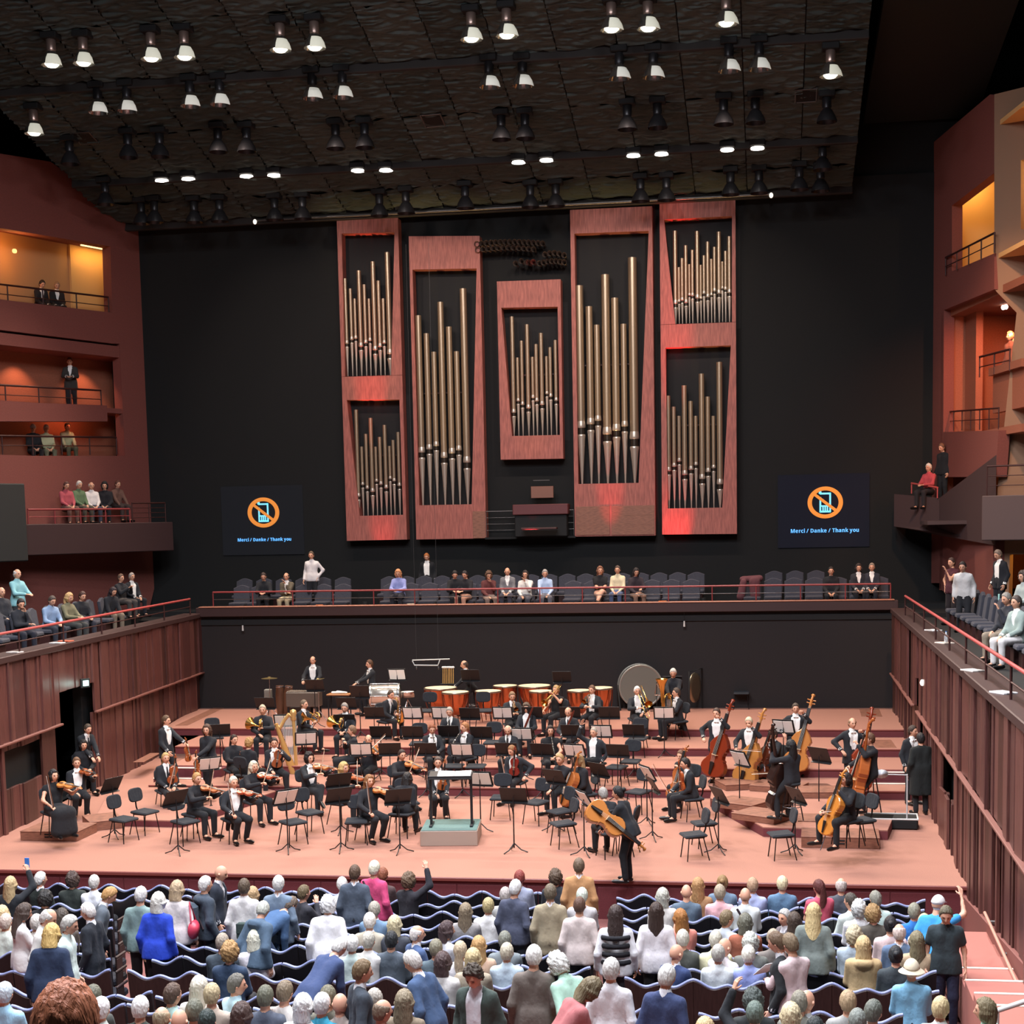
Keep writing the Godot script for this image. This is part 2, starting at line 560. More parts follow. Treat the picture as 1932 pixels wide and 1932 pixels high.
func torso_bones(r: Dictionary, g: float) -> Array:
	var b := []
	var pel: Vector3 = r.pel
	var tb: Basis = r.tb
	var wd: float = r.o.w
	var fd := tb.z
	for s: float in [-1.0, 1.0]:
		b.append([pel + tb * Vector3(s * 0.085 * wd, 0.36, 0.005), pel + tb * Vector3(s * 0.062 * wd, 0.18, 0.005), 0.1 + g, 0.088 + g, fd, 1.14])
		b.append([pel + tb * Vector3(s * 0.062 * wd, 0.18, 0.005), pel + tb * Vector3(s * 0.065, -0.01, -0.01), 0.088 + g, 0.11 + g, fd, 1.08])
		b.append([pel + tb * Vector3(s * 0.05, 0.462, -0.01), pel + tb * Vector3(s * 0.145 * wd, 0.428, -0.01), 0.05 + g * 0.8, 0.052 + g * 0.8])
	return b
func arm_bones(r: Dictionary, g: float, short := 1.0) -> Array:
	var b := []
	for s in 2:
		var S: Vector3 = r["S%d" % s]
		var E: Vector3 = r["E%d" % s]
		var W: Vector3 = r["W%d" % s]
		if short <= 0.5: b.append([S, S.lerp(E, short * 1.4), 0.056 + g, 0.052 + g])
		else:
			b.append([S, E, 0.05 + g, 0.041 + g]); b.append([E, E.lerp(W, (short - 0.5) * 2.0 * 0.97), 0.043 + g, 0.031 + g * 1.1])
	return b
func leg_bones(r: Dictionary, g: float, full := true) -> Array:
	var b := []
	for s in 2:
		b.append([r["P%d" % s], r["K%d" % s], 0.088 + g, 0.060 + g])
		var A: Vector3 = r["A%d" % s]
		if full: b.append([r["K%d" % s], A.lerp(r["K%d" % s], 0.03), 0.058 + g, 0.036 + g * 1.6])
	return b

func make_fig(r: Dictionary, top: String, bot: String, fine: float) -> Dictionary:
	var d := {}
	# the body: torso, limbs and neck in one field, head and hands on finer grids of their own
	var b := torso_bones(r, -0.006) + arm_bones(r, -0.004) + leg_bones(r, -0.004)
	b.append([r.pel + r.tb * Vector3(0, 0.44, -0.01), r.hc + r.hb * Vector3(0, -0.06, -0.015), 0.06, 0.052])
	for s in 2: b.append([r["A%d" % s], r["T%d" % s], 0.038, 0.03])
	var k := MB.new()
	k.colored = true
	k.join(nets(b, fine * 1.12, 0.035))
	k.join(head_a, Transform3D(r.hb, r.hc))
	for s in 2:
		var kind: String = r.o.lh if s == 0 else r.o.rh
		var t: Transform3D = r["H%d" % s]
		k.join(hand_a[kind], t * Transform3D(Basis.from_scale(Vector3(1.0 if s == 1 else -1.0, 1, 1)), Vector3.ZERO))
	d.body = k
	var tk := MB.new()
	var inv: Basis = r.tb.transposed()
	var pel: Vector3 = r.pel
	if top in ["jacket", "tails", "open"]:
		var g := 0.022
		var tbn := torso_bones(r, g) + arm_bones(r, 0.014)
		var sitting: bool = r.o.base in ["sit", "perch"]
		for s: float in [-1.0, 1.0]:
			if not sitting: tbn.append([pel + r.tb * Vector3(s * 0.07, 0.0, 0), pel + r.tb * Vector3(s * 0.085, -0.30, 0), 0.13, 0.14, r.tb.z, 1.12])
			elif top == "tails": tbn.append([pel + r.tb * Vector3(s * 0.06, -0.05, -0.11), pel + Vector3(s * 0.06, -0.30, -0.20), 0.06, 0.045])
			tbn.append([pel + r.tb * Vector3(s * 0.055, 0.50, -0.025), pel + r.tb * Vector3(s * 0.045, 0.45, 0.05), 0.03, 0.028])
		var wide := 0.10 if top == "tails" else (0.085 if top == "open" else 0.065)
		var low := 0.02 if top == "tails" else (-0.25 if top == "open" else 0.17)
		var cut := func(p: Vector3) -> float:
			var q: Vector3 = inv * (p - pel)
			var hem := -0.20 - q.y if not sitting else -1.0
			if q.z < 0.035: return hem
			var t := clampf((q.y - low) / (0.47 - low), -1.0, 1.0)
			var hw := wide * (t if top == "jacket" else clampf(t * 2.2, -1.0, 1.0) * (0.65 + 0.35 * t))
			return maxf(hem, minf(hw - absf(q.x), q.z - 0.035))
		tk.join(nets(tbn, fine, 0.03, cut))
		var sb := torso_bones(r, 0.008)
		sb.append([pel + r.tb * Vector3(0, 0.47, 0.0), pel + r.tb * Vector3(0, 0.535, 0.012), 0.064, 0.062])
		var skk := MB.new()
		skk.join(nets(sb, fine * 1.1, 0.03))
		for s in 2:
			var w: Vector3 = r["W%d" % s]
			var e: Vector3 = r["E%d" % s]
			var dd := (w - e).normalized()
			skk.tube([w - dd * 0.05, w - dd * 0.001], [0.046, 0.044], 8)
		d.shirt = skk
		var bt := MB.new()
		var at: Transform3D = Transform3D(r.tb, pel + r.tb * Vector3(0, 0.478, 0.072))
		if top == "tails":
			for s: float in [-1.0, 1.0]: bt.tube([at * Vector3(s * 0.004, 0, 0.012), at * Vector3(s * 0.052, 0, 0.004)], [0.008, 0.022], 6)
		elif top == "jacket": bt.tube([at * Vector3(0, 0.0, 0.02), at * Vector3(0, -0.08, 0.05), at * Vector3(0, -0.26, 0.058)], [0.016, 0.018, 0.024], 6)
		d.tie = bt
	elif top != "none":
		var g: float = {"shirt": 0.013, "sweater": 0.019, "blouse": 0.016, "tee": 0.012, "coat": 0.03, "hoodie": 0.026, "sleeveless": 0.01}.get(top, 0.015)
		var short: float = {"tee": 0.42, "sleeveless": 0.12}.get(top, 1.0)
		var tbn := torso_bones(r, g) + arm_bones(r, g * 0.75, short)
		if r.o.base in ["stand", "walk"]:
			for s: float in [-1.0, 1.0]: tbn.append([pel + r.tb * Vector3(s * 0.065, 0.05, -0.005), pel + r.tb * Vector3(s * 0.082, -0.22 if top != "coat" else -0.60, -0.01), 0.122 + g, 0.136 + g, r.tb.z, 1.1])
		tbn.append([pel + r.tb * Vector3(0, 0.46, -0.005), pel + r.tb * Vector3(0, 0.50 if top != "shirt" else 0.525, 0.008), 0.068, 0.064])
		if top == "hoodie": tbn.append([pel + r.tb * Vector3(-0.06, 0.46, -0.09), pel + r.tb * Vector3(0.06, 0.46, -0.09), 0.06, 0.06])
		var standing: bool = r.o.base in ["stand", "walk"]
		var hy := -0.13 if top != "coat" else -0.5
		var cut := func(p: Vector3) -> float:
			var q: Vector3 = inv * (p - pel)
			return hy - q.y
		if standing: tk.join(nets(tbn, fine, 0.032, cut))
		else: tk.join(nets(tbn, fine, 0.032))
	d.top = tk
	var bk := MB.new()
	if bot == "skirt":
		var kn: Vector3 = (r.K0 + r.K1) * 0.5
		var an: Vector3 = (r.A0 + r.A1) * 0.5
		var lb := []
		for s in 2:
			lb.append([r["P%d" % s], r["K%d" % s], 0.125, 0.12]); lb.append([r["K%d" % s], an.lerp(r["A%d" % s], 1.1) + Vector3(0, 0.06, 0), 0.115, 0.14])
		lb.append([pel, kn, 0.12, 0.13]); lb.append([kn, an + Vector3(0, 0.06, 0), 0.13, 0.15])
		bk.join(nets(lb, fine * 1.15, 0.06))
	elif bot == "short":
		var lb := leg_bones(r, 0.02, false)
		lb.append([pel + Vector3(-0.06, 0, 0), pel + Vector3(0.06, 0, 0), 0.125, 0.125])
		lb.append([pel, (r.K0 + r.K1) * 0.5, 0.1, 0.09])
		bk.join(nets(lb, fine * 1.1, 0.05))
	else:
		var lb := leg_bones(r, 0.012)
		lb.append([pel + r.tb * Vector3(-0.06, 0.06, 0), pel + r.tb * Vector3(0.06, 0.06, 0), 0.11, 0.11, r.tb.z, 1.1])
		lb.append([pel + Vector3(-0.06, -0.02, -0.01), pel + Vector3(0.06, -0.02, -0.01), 0.118, 0.118])
		bk.join(nets(lb, fine * 1.1, 0.03))
	d.bottom = bk
	var fk := MB.new()
	for s in 2:
		var A: Vector3 = r["A%d" % s]
		var T: Vector3 = r["T%d" % s]
		var fdn := (T - A); fdn.y = 0
		fdn = fdn.normalized()
		var heel := Vector3(A.x, T.y, A.z) - fdn * 0.025
		if A.y > 0.2: heel = A + (A - T).normalized() * 0.02
		var xf := A
		fk.tube([heel - (T - heel).normalized() * 0.035, heel, heel.lerp(T, 0.45), T, T + (T - heel).normalized() * 0.07, T + (T - heel).normalized() * 0.098], [0.022, 0.04, 0.041, 0.047, 0.036, 0.012], 8, true, 0.9)
		fk.tube([A + Vector3(0, 0.03, 0), heel.lerp(T, 0.12)], [0.041, 0.044], 8)
	d.shoes = fk
	return d

# hair: a shell over the skull that shows only where the style has hair
func hair_shape(style: String) -> ArrayMesh:
	var k := MB.new()
	var fn := FastNoiseLite.new()
	fn.seed = 7; fn.frequency = 1.0; fn.fractal_octaves = 3
	var rows := 24
	var cols := 40
	var thick: float = {"short": 0.016, "fringe": 0.012, "buzz": 0.007, "bob": 0.026, "long": 0.022, "bun": 0.014, "tail": 0.014, "curly": 0.036, "wild": 0.03, "cap": 0.02, "hat": 0.02}[style]
	for i in rows + 1:
		var th := PI * 0.80 * i / rows
		for j in cols:
			var ph := TAU * j / cols
			var d := Vector3(sin(th) * sin(ph), cos(th), sin(th) * cos(ph))
			var r := Vector3(0.079, 0.124, 0.100)
			if d.y < 0.0: r.x *= 1.0 - 0.16 * -d.y
			var p := d * r
			# the hairline: forehead in front, ears at the side, nape behind
			var back := -d.z
			var line := lerpf(0.60, -0.05, smoothstep(-0.78, -0.15, back))
			line = lerpf(line, -0.62, smoothstep(-0.05, 0.45, back))
			if style in ["bob", "long", "curly"]: line = lerpf(0.58, -0.75, smoothstep(-0.66, -0.32, back))
			if style in ["cap", "hat"]: line = 0.2 - 0.12 * back
			var cover := smoothstep(line - 0.08, line + 0.12, d.y)
			if style == "fringe": cover *= 1.0 - smoothstep(0.42, 0.72, d.y - 0.25 * back)
			var ns := fn.get_noise_3d(p.x * 60, p.y * (22 if style != "curly" else 60), p.z * 60)
			if style == "curly": ns *= 1.6
			if style == "wild": ns = fn.get_noise_3d(p.x * 40, p.y * 40, p.z * 40) * 2.0
			if style in ["cap", "hat"]: ns = 0.0
			var t := thick * (0.85 + 0.55 * ns)
			if style in ["short", "wild"]: t *= 0.75 + 0.45 * maxf(d.y, 0.0)
			p = d * r + d * (lerpf(-0.012, t, cover))
			if style in ["bob", "long"] and d.y < 0.1: p.x *= 1.0 + 0.12 * cover
			k.vert(p, d)
	for i in rows: k.ring_join(i * cols, (i + 1) * cols, cols)
	smooth_normals(k, (rows + 1) * cols)
	if style in ["bob", "long", "tail"]:
		var pts := []
		var drop: float = {"bob": 0.17, "long": 0.36, "tail": 0.30}[style]
		var q := 12
		var kk := 20
		var first := k.v.size()
		for i in q + 1:
			var t := float(i) / q
			var w := lerpf(0.086, 0.098 if style == "bob" else 0.118, sin(PI * 0.5 * t)) * (1.0 if style != "tail" else 0.32 + 0.25 * sin(PI * t))
			var dz := lerpf(0.07, 0.045, t) if style != "tail" else 0.03
			if i >= q - 1: w *= 0.93 if i == q - 1 else 0.8; dz *= 0.9 if i == q - 1 else 0.5
			for j in kk:
				var an := TAU * j / kk
				var bump := 1.0 + 0.09 * fn.get_noise_2d(an * 9.0, t * 2.0)
				var pz_ := -0.045 - 0.02 * sin(PI * t) - (0.05 if style == "tail" else 0.0)
				k.vert(Vector3(sin(an) * w * bump, 0.04 - t * (drop + 0.04), pz_ + cos(an) * dz * bump), Vector3(sin(an), 0, cos(an)))
		for i in q: k.ring_join(first + (i + 1) * kk, first + i * kk, kk)
		k.tri(k.v[first + q * kk], k.v[first + q * kk + 7], k.v[first + q * kk + 14])
	if style == "bun": k.ball(Vector3(0, 0.055, -0.115), Vector3(0.045, 0.045, 0.04), Basis(), 6)
	if style == "cap": k.tube([Vector3(0, 0.045, 0.07), Vector3(0, 0.035, 0.165)], [0.062, 0.055], 12, true, 0.1)
	if style == "hat":
		k.lathe([Vector2(0.095, 0.03), Vector2(0.15, -0.012), Vector2(0.146, -0.02), Vector2(0.09, 0.02)], 24)
	return k.mesh()

func fig_key(pose: String, top: String, bot: String) -> String:
	return pose + "|" + ("jacket" if top == "blazer" else top) + "|" + bot
func want(pose: String, top: String, bot: String) -> void:
	var key := fig_key(pose, top, bot)
	if figs.has(key): return
	figs[key] = {}
	jobs.append([key, pose, top, bot])
func run_jobs() -> void:
	var outs := []
	outs.resize(jobs.size())
	for i in jobs.size(): outs[i] = {"r": frames(jobs[i][1])}
	var work := func(i: int) -> void:
		var j: Array = jobs[i]
		outs[i]["d"] = make_fig(outs[i].r, j[2], j[3], 0.027 if not "far" in j[1] else 0.034)
	var id := WorkerThreadPool.add_group_task(work, jobs.size(), -1, true)
	WorkerThreadPool.wait_for_group_task_completion(id)
	for i in jobs.size():
		var e := {"r": outs[i].r}
		for part in outs[i].d:
			var k: MB = outs[i].d[part]
			if k.v.size(): e[part] = k.mesh()
		figs[jobs[i][0]] = e

func skin(c: Color) -> StandardMaterial3D:
	var key := "skin" + c.to_html()
	if not mats.has(key):
		var m := StandardMaterial3D.new()
		m.albedo_color = c; m.roughness = 0.55; m.vertex_color_use_as_albedo = true
		m.subsurf_scatter_enabled = true; m.subsurf_scatter_strength = 0.06
		mats[key] = m
	return mats[key]
var cloth_n: NoiseTexture2D
func cloth(c: Color, rough := 0.9) -> StandardMaterial3D:
	var key := "cloth" + c.to_html()
	if not mats.has(key):
		var m := StandardMaterial3D.new()
		m.albedo_color = c; m.roughness = rough; m.rim_enabled = true; m.rim = 0.25; m.rim_tint = 0.6
		m.uv1_triplanar = true; m.uv1_scale = Vector3(3.5, 2.2, 3.5)
		m.heightmap_enabled = true; m.heightmap_texture = cloth_n; m.heightmap_scale = 0.55
		mats[key] = m
	return mats[key]
func hair_mat(c: Color) -> StandardMaterial3D:
	var key := "hair" + c.to_html()
	if not mats.has(key):
		var m := StandardMaterial3D.new()
		m.albedo_color = c; m.roughness = 0.6
		m.uv1_triplanar = true; m.uv1_scale = Vector3(14, 2.5, 14)
		m.heightmap_enabled = true; m.heightmap_texture = cloth_n; m.heightmap_scale = 1.2
		mats[key] = m
	return mats[key]

# one person: feet (or the floor under the seat) at xf; returns the node
func person(xf: Transform3D, pose: String, hair: String, hair_c: String, top: String, top_c: String, bot: String, bot_c: String, skin_c: String, label: String, group := "", shirt_c := "f0ece4", tie_c := "") -> Node3D:
	var e: Dictionary = figs[fig_key(pose, top, bot)]
	var o := node("person", xf, label, "person", group)
	put("body", e.body, skin(hx(skin_c)), o)
	if e.has("top"): put({"jacket": "jacket", "open": "jacket", "tails": "tailcoat", "coat": "coat", "hoodie": "hooded_jacket", "sweater": "sweater", "blouse": "blouse", "tee": "shirt", "shirt": "shirt", "sleeveless": "dress_top"}.get(top, "top"), e.top, cloth(hx(top_c)), o)
	if e.has("shirt"): put("shirt", e.shirt, cloth(hx(shirt_c)), o)
	if e.has("tie"):
		if tie_c: put("tie", e.tie, cloth(hx(tie_c)), o)
		elif top == "tails": put("bow_tie", e.tie, cloth(hx("f4f2ec")), o)
	put({"skirt": "skirt", "short": "skirt"}.get(bot, "trousers"), e.bottom, cloth(hx(bot_c)), o)
	put("shoes", e.shoes, mat(hx("151313"), 0.35), o)
	if hair != "bald":
		var h := put("hat" if hair in ["cap", "hat"] else "hair", hair_m[hair], hair_mat(hx(hair_c)) if not hair in ["cap", "hat"] else cloth(hx(hair_c)), o, Transform3D(e.r.hb, e.r.hc))
		h.name = "hat" if hair in ["cap", "hat"] else "hair"
	return o
func people_init() -> void:
	cloth_n = noise_tex(0.012, Color.BLACK, Color.WHITE, 256, false, 4, 5)
	head_a = head_shape()
	for kind in ["relaxed", "grip", "flat"]: hand_a[kind] = hand_shape(kind)
	for s in ["short", "fringe", "buzz", "bob", "long", "bun", "tail", "curly", "wild", "cap", "hat"]: hair_m[s] = hair_shape(s)
# ---------------------------------------------------------------- the hall
const LA := Vector3(-13.08, 0, -2.4)      # foot of the left stage wall, two points
const LB := Vector3(-14.49, 0, -17.12)
const RA := Vector3(5.84, 0, 0.4)         # and of the right one
const RB := Vector3(5.975, 0, -16.53)
const ZB := -17.63                        # wall behind the stage
const ZW := -21.1                         # black wall that carries the organ
const STEP := [-7.6, -9.3, -11.15, -13.15]  # fronts of the four risers, each 0.2 m up
var M := {}
func room_mats() -> void:
	var carpet := noise_tex(0.18, Color(0.86, 0.86, 0.86), Color(1.0, 1.0, 1.0), 256, false, 5, 3)
	M.stage = tri_mat(carpet, Vector3.ONE * 0.9, 0.85, true, hx("ab7764"))
	M.riser = tri_mat(carpet, Vector3.ONE * 0.9, 0.8, true, hx("6e2f33"))
	M.stagefront = tri_mat(carpet, Vector3.ONE * 0.7, 0.8, true, hx("6c2b30"))
	M.step = mat(hx("e8dccb"), 0.5)
	var grain := noise_tex(0.02, Color(0.72, 0.72, 0.72), Color(1.0, 1.0, 1.0), 512, false, 5, 9)
	M.plank = []
	for q in ["5f3833", "6d4039", "523029", "744840"]:
		var m := tri_mat(grain, Vector3(3.0, 0.16, 3.0), 0.42, true, hx(q))
		m.heightmap_enabled = true; m.heightmap_texture = grain; m.heightmap_scale = 1.0
		M.plank.append(m)
	M.box = tri_mat(grain, Vector3(0.5, 4.0, 0.5), 0.55, false, hx("9a6650"))
	M.tower = tri_mat(carpet, Vector3.ONE * 0.45, 0.85, true, hx("86493f"))
	M.towerin = tri_mat(carpet, Vector3.ONE * 0.45, 0.85, true, hx("a05f45"))
	M.cream = mat(hx("e0b070"), 0.8)
	M.black = tri_mat(carpet, Vector3.ONE * 0.3, 0.9, true, hx("101110"))
	M.backw = tri_mat(carpet, Vector3.ONE * 0.3, 0.75, true, hx("1c1412"))
	M.ledge = mat(hx("3d2724"), 0.5)
	M.dark = mat(hx("0c0c0c"), 0.8)
	M.rail = mat(hx("8c3a3a"), 0.35)
	M.railr = mat(hx("b3504c"), 0.35)
	M.steel = mat(hx("6d6b68"), 0.35, 0.7)
	M.brown = mat(hx("3a1a16"), 0.5)
	M.organ = tri_mat(grain, Vector3(1.6, 0.18, 1.6), 0.6, true, hx("b5685a"))
	M.tin = mat(hx("cdbfae"), 0.34, 0.7)
	M.tin.vertex_color_use_as_albedo = true
	M.seat = cloth(hx("191b26"))
	M.seatg = cloth(hx("3a3a42"))
	M.pipe = mat(hx("8e97c0"), 0.45)
	M.shell = tri_mat(grain, Vector3(2, 0.3, 2), 0.5, true, hx("1c1a20"))
	M.shellb = tri_mat(grain, Vector3(2, 0.3, 2), 0.5, true, hx("41302e"))
	var wav := noise_tex(0.014, Color.BLACK, Color.WHITE, 512, false, 3, 12)
	M.tile = []
	for q in ["404b48", "384441", "475350"]:
		var m := mat(hx(q), 0.82).duplicate() as StandardMaterial3D
		m.uv1_triplanar = true; m.uv1_world_triplanar = true; m.uv1_scale = Vector3(0.2, 0.5, 1.0)
		m.heightmap_enabled = true; m.heightmap_texture = wav; m.heightmap_scale = 3.0
		M.tile.append(m)

func poly_on(t: Transform3D, pts: Array, depth: float, bev := 0.0) -> ArrayMesh:   # points (x, y) on the plane of t, extruded behind it
	var k := MB.new()
	var p := PackedVector2Array()
	for q in pts: p.append(q)
	k.prism(p, depth, t * Transform3D(Basis(), Vector3(0, 0, -depth)), bev)
	return k.mesh()
# a railing along points: posts, a top rail and lower rails
func railing(label: String, pts: Array, hgt: float, gap: float, mt: Material, low := 1, r := 0.022, group := "", lowm: Material = null) -> Node3D:
	var o := node("railing", Transform3D(Basis(), pts[0]), label, "railing", group)
	var base: Vector3 = pts[0]
	var k := MB.new()
	var top := []
	for p in pts: top.append(p - base + Vector3(0, hgt, 0))
	k.tube(top, r, 8)
	put("top_rail", k.mesh(), mt, o)
	for q in low:
		k = MB.new()
		var lo := []
		for p in pts: lo.append(p - base + Vector3(0, hgt * (q + 1) / (low + 1.0), 0))
		k.tube(lo, r * 0.5, 6)
		put("lower_rail", k.mesh(), lowm if lowm else mt, o)
	var pm := MB.new()
	pm.tube([Vector3.ZERO, Vector3(0, hgt, 0)], r * 0.7, 6)
	var m := pm.mesh()
	for i in pts.size() - 1:
		var n := maxi(1, int(pts[i].distance_to(pts[i + 1]) / gap))
		for j in n + (1 if i == pts.size() - 2 else 0):
			put("post", m, lowm if lowm and r > 0.028 else mt, o, Transform3D(Basis(), pts[i].lerp(pts[i + 1], float(j) / n) - base))
	return o

func build_stage() -> void:
	# floor slab of the stage, its front, the four risers
	var lf := func(z: float) -> float: return LA.x + (z - LA.z) * (LB.x - LA.x) / (LB.z - LA.z) - 0.15
	var rf := func(z: float) -> float: return RA.x + (z - RA.z) * (RB.x - RA.x) / (RB.z - RA.z) + 0.15
	var k := MB.new()
	var base := [Vector2(lf.call(0.4), -0.4), Vector2(rf.call(0.4), -0.4), Vector2(rf.call(ZB), -ZB), Vector2(lf.call(ZB), -ZB)]
	var flat := func(y: float) -> Transform3D: return Transform3D(Basis(Vector3.RIGHT, Vector3.FORWARD, Vector3.UP), Vector3(0, y, 0))
	k.prism(PackedVector2Array(base), 0.06, flat.call(-0.06))
	struct_("floor", k.mesh(), M.stage, "salmon pink stage floor with a fine carpet texture")
	k = MB.new()
	k.box(Vector3(-4, -0.56, 0.36), Vector3(30, 1.0, 0.06))
	var w := struct_("wall_stage_front", k.mesh(), M.stagefront, "dark red panelled front of the stage above the first row")
	put("nosing", boxm(Vector3(-4, -0.035, 0.41), Vector3(30, 0.07, 0.05), 0.012), mat(hx("7b3d36"), 0.5), w)
	for i in 22:
		put("panel", boxm(Vector3(-17.3 + i * 1.25, -0.56, 0.395), Vector3(1.235, 0.86, 0.02), 0.006), M.stagefront, w)
	var left := [-12.95, -13.0, -13.25, -14.2]
	for i in 4:
		var z0: float = STEP[i]
		var y := 0.2 * (i + 1)
		var l: float = lf.call(z0) + [1.7, 1.7, 1.3, 0.35][i]
		var pl := PackedVector2Array([Vector2(l, -z0), Vector2(rf.call(z0), -z0), Vector2(rf.call(ZB), -ZB), Vector2(lf.call(ZB) if i == 3 else l - 0.25, -ZB)])
		k = MB.new()
		k.prism(pl, 0.03, flat.call(y - 0.03))
		var f := struct_("floor", k.mesh(), M.stage, "salmon topped riser number %d up from the stage floor" % (i + 1))
		k = MB.new()
		k.prism(pl, 0.165, flat.call(y - 0.2))
		put("riser", k.mesh(), M.riser, f)
		put("edge", boxm(Vector3((l + rf.call(z0)) * 0.5, y - 0.016, z0 + 0.012), Vector3(rf.call(z0) - l, 0.034, 0.024), 0.006), mat(hx("8d5046"), 0.5), f)
	# dark wooden strips let into the risers
	for q: Array in [[342, 1369, 414, 1335, 0.8, 0.34], [1645, 1352, 1640, 1338, 0.8, 0.55], [1672, 1411, 1662, 1396, 0.6, 0.5], [261, 1438, 293, 1421, 0.4, 0.28]]:
		var a := py(q[0], q[1], q[4])
		var b := py(q[2], q[3], q[4])
		var mid := (a + b) * 0.5
		put("floor_strip", boxm(Vector3.ZERO, Vector3(q[5], 0.012, a.distance_to(b)), 0.003), M.box, w, Transform3D(Basis(Vector3.UP, atan2(b.x - a.x, b.z - a.z)), mid))
	# the small flight of steps with pale nosings at the left and right end of the risers
	for q in [[-11.5, 1.5, 0.13], [4.9, 1.5, 0.13]]:
		for j in 2:
			var z: float = -8.6 + j * -0.36
			var o := node("step", Transform3D(Basis(), Vector3(q[0] + (0.1 if j else 0.0), 0.0 if j == 0 else 0.0, z)), "%s pale edged step up to the risers beside the %s wall" % ["lower" if j == 0 else "upper", "left" if q[0] < 0 else "right"], "step")
			put("tread", boxm(Vector3(0, 0.1 + 0.1 * j, 0), Vector3(q[1], 0.2 + 0.2 * j, 0.36), 0.01), M.riser, o)
			put("nosing", boxm(Vector3(0, 0.215 + 0.2 * j, 0.165), Vector3(q[1], 0.03, 0.06), 0.008), M.step, o)
	# low curved platforms for the strings: left (violins) and right (basses)
	var plat := func(called: String, pts: Array, y: float, label: String) -> void:
		var kk := MB.new()
		kk.prism(PackedVector2Array(pts), y - 0.03, flat.call(0.0), 0.004)
		var o := put(called, kk.mesh(), M.riser)
		meta(o, label, "platform")
		kk = MB.new()
		kk.prism(PackedVector2Array(pts), 0.03, flat.call(y - 0.03), 0.006)
		put("top_board", kk.mesh(), M.stage, o)
	var gp := func(u: float, v: float, y: float) -> Vector2:
		var p := py(u, v, y)
		return Vector2(p.x, -p.z)
	plat.call("platform", [gp.call(178, 1545, 0.15), gp.call(345, 1548, 0.15), gp.call(420, 1525, 0.15), gp.call(520, 1492, 0.15), gp.call(470, 1480, 0.15), gp.call(215, 1478, 0.15)], 0.15, "low curved platform under the violins by the left steps")
	plat.call("platform", [gp.call(1340, 1505, 0.2), gp.call(1440, 1560, 0.2), gp.call(1560, 1563, 0.2), gp.call(1675, 1566, 0.2), gp.call(1690, 1530, 0.2), gp.call(1560, 1478, 0.2), gp.call(1345, 1476, 0.2)], 0.2, "low angular platform with dark red sides under the double basses")
	# wooden boxes that single players sit on
	var wb := func(at: Vector3, s: Vector3, turn: float, label: String, holes := true) -> void:
		var o := node("wooden_box", Transform3D(Basis(Vector3.UP, deg_to_rad(turn)), at), label, "podium", "")
		put("body", boxm(Vector3(0, s.y / 2 - 0.012, 0), Vector3(s.x, s.y - 0.024, s.z), 0.008), M.box, o)
		put("top_board", boxm(Vector3(0, s.y - 0.012, 0), Vector3(s.x + 0.01, 0.024, s.z + 0.01), 0.006), M.box, o)
		if holes:
			for j in 2: put("grip_hole", boxm(Vector3(0, s.y * (0.42 + 0.26 * j), s.z / 2 + 0.001), Vector3(0.17, 0.03, 0.012), 0.004), M.dark, o)
	wb.call(py(112, 1578, 0), Vector3(1.22, 0.2, 0.95), 0.0, "wooden box podium under the violinist in the long black dress")
	wb.call(py(175, 1563, 0) + Vector3(0.12, 0, -0.25), Vector3(0.7, 0.2, 0.9), 35.0, "wooden box podium angled behind the one at the left edge", false)
	wb.call(py(1585, 1592, 0), Vector3(1.45, 0.22, 0.85), -2.0, "wooden box podium under an empty chair at the front right")
	wb.call(py(1570, 1572, 0) + Vector3(0, 0, -0.5), Vector3(1.3, 0.22, 0.8), -2.0, "wooden box podium behind the front right one, under the cellist's feet")
	for q in [[1395, 1485, 0.9, 20.0], [1400, 1522, 1.0, -32.0], [1440, 1545, 1.0, -32.0], [1470, 1490, 1.1, -20.0], [1560, 1500, 1.2, 5.0]]:
		wb.call(py(q[0], q[1], 0.2), Vector3(q[2], 0.14, 0.8), q[3], ["box podium under the bass nearest the brass", "box podium under the second bass from the front", "box podium beside the stage edge of the bass platform", "box podium behind the dark bass in the bass group", "box podium under the rearmost basses"][[0.9, 1.0, 1.0, 1.1, 1.2].find(q[2]) if q[0] != 1440 else 2], false)
	# conductor's podium and the tall desk on it
	var cp := node("conductor_podium", Transform3D(Basis(Vector3.UP, 0.12), py(852, 1585, 0)), "grey wooden conductor's podium with a green top at the stage's centre", "podium")
	put("body", boxm(Vector3(0, 0.15, 0), Vector3(1.12, 0.3, 1.15), 0.01), mat(hx("9c8a7c"), 0.6), cp)
	put("top_mat", boxm(Vector3(0, 0.306, 0), Vector3(1.09, 0.014, 1.12), 0.004), cloth(hx("5a7671")), cp)
	var desk := node("conductor_desk", Transform3D(Basis(Vector3.UP, 0.12), py(852, 1585, 0) + Vector3(0.02, 0.313, 0.0)), "black two-legged conductor's desk with open white score", "desk")
	var dk := MB.new()
	dk.box(Vector3(0, 1.0, 0.08), Vector3(0.86, 0.03, 0.5), Basis(Vector3.RIGHT, 0.14), 0.008)
	dk.box(Vector3(0, 1.0, 0.32), Vector3(0.86, 0.05, 0.02), Basis(), 0.004)
	put("top_board", dk.mesh(), mat(hx("1d2022"), 0.4), desk)
	for s: float in [-1.0, 1.0]:
		dk = MB.new()
		dk.box(Vector3(s * 0.4, 0.5, 0.1), Vector3(0.05, 1.0, 0.05), Basis(), 0.006); dk.box(Vector3(s * 0.4, 0.02, 0.05), Vector3(0.06, 0.04, 0.5), Basis(), 0.006)
		put("leg", dk.mesh(), mat(hx("1d2022"), 0.4), desk)
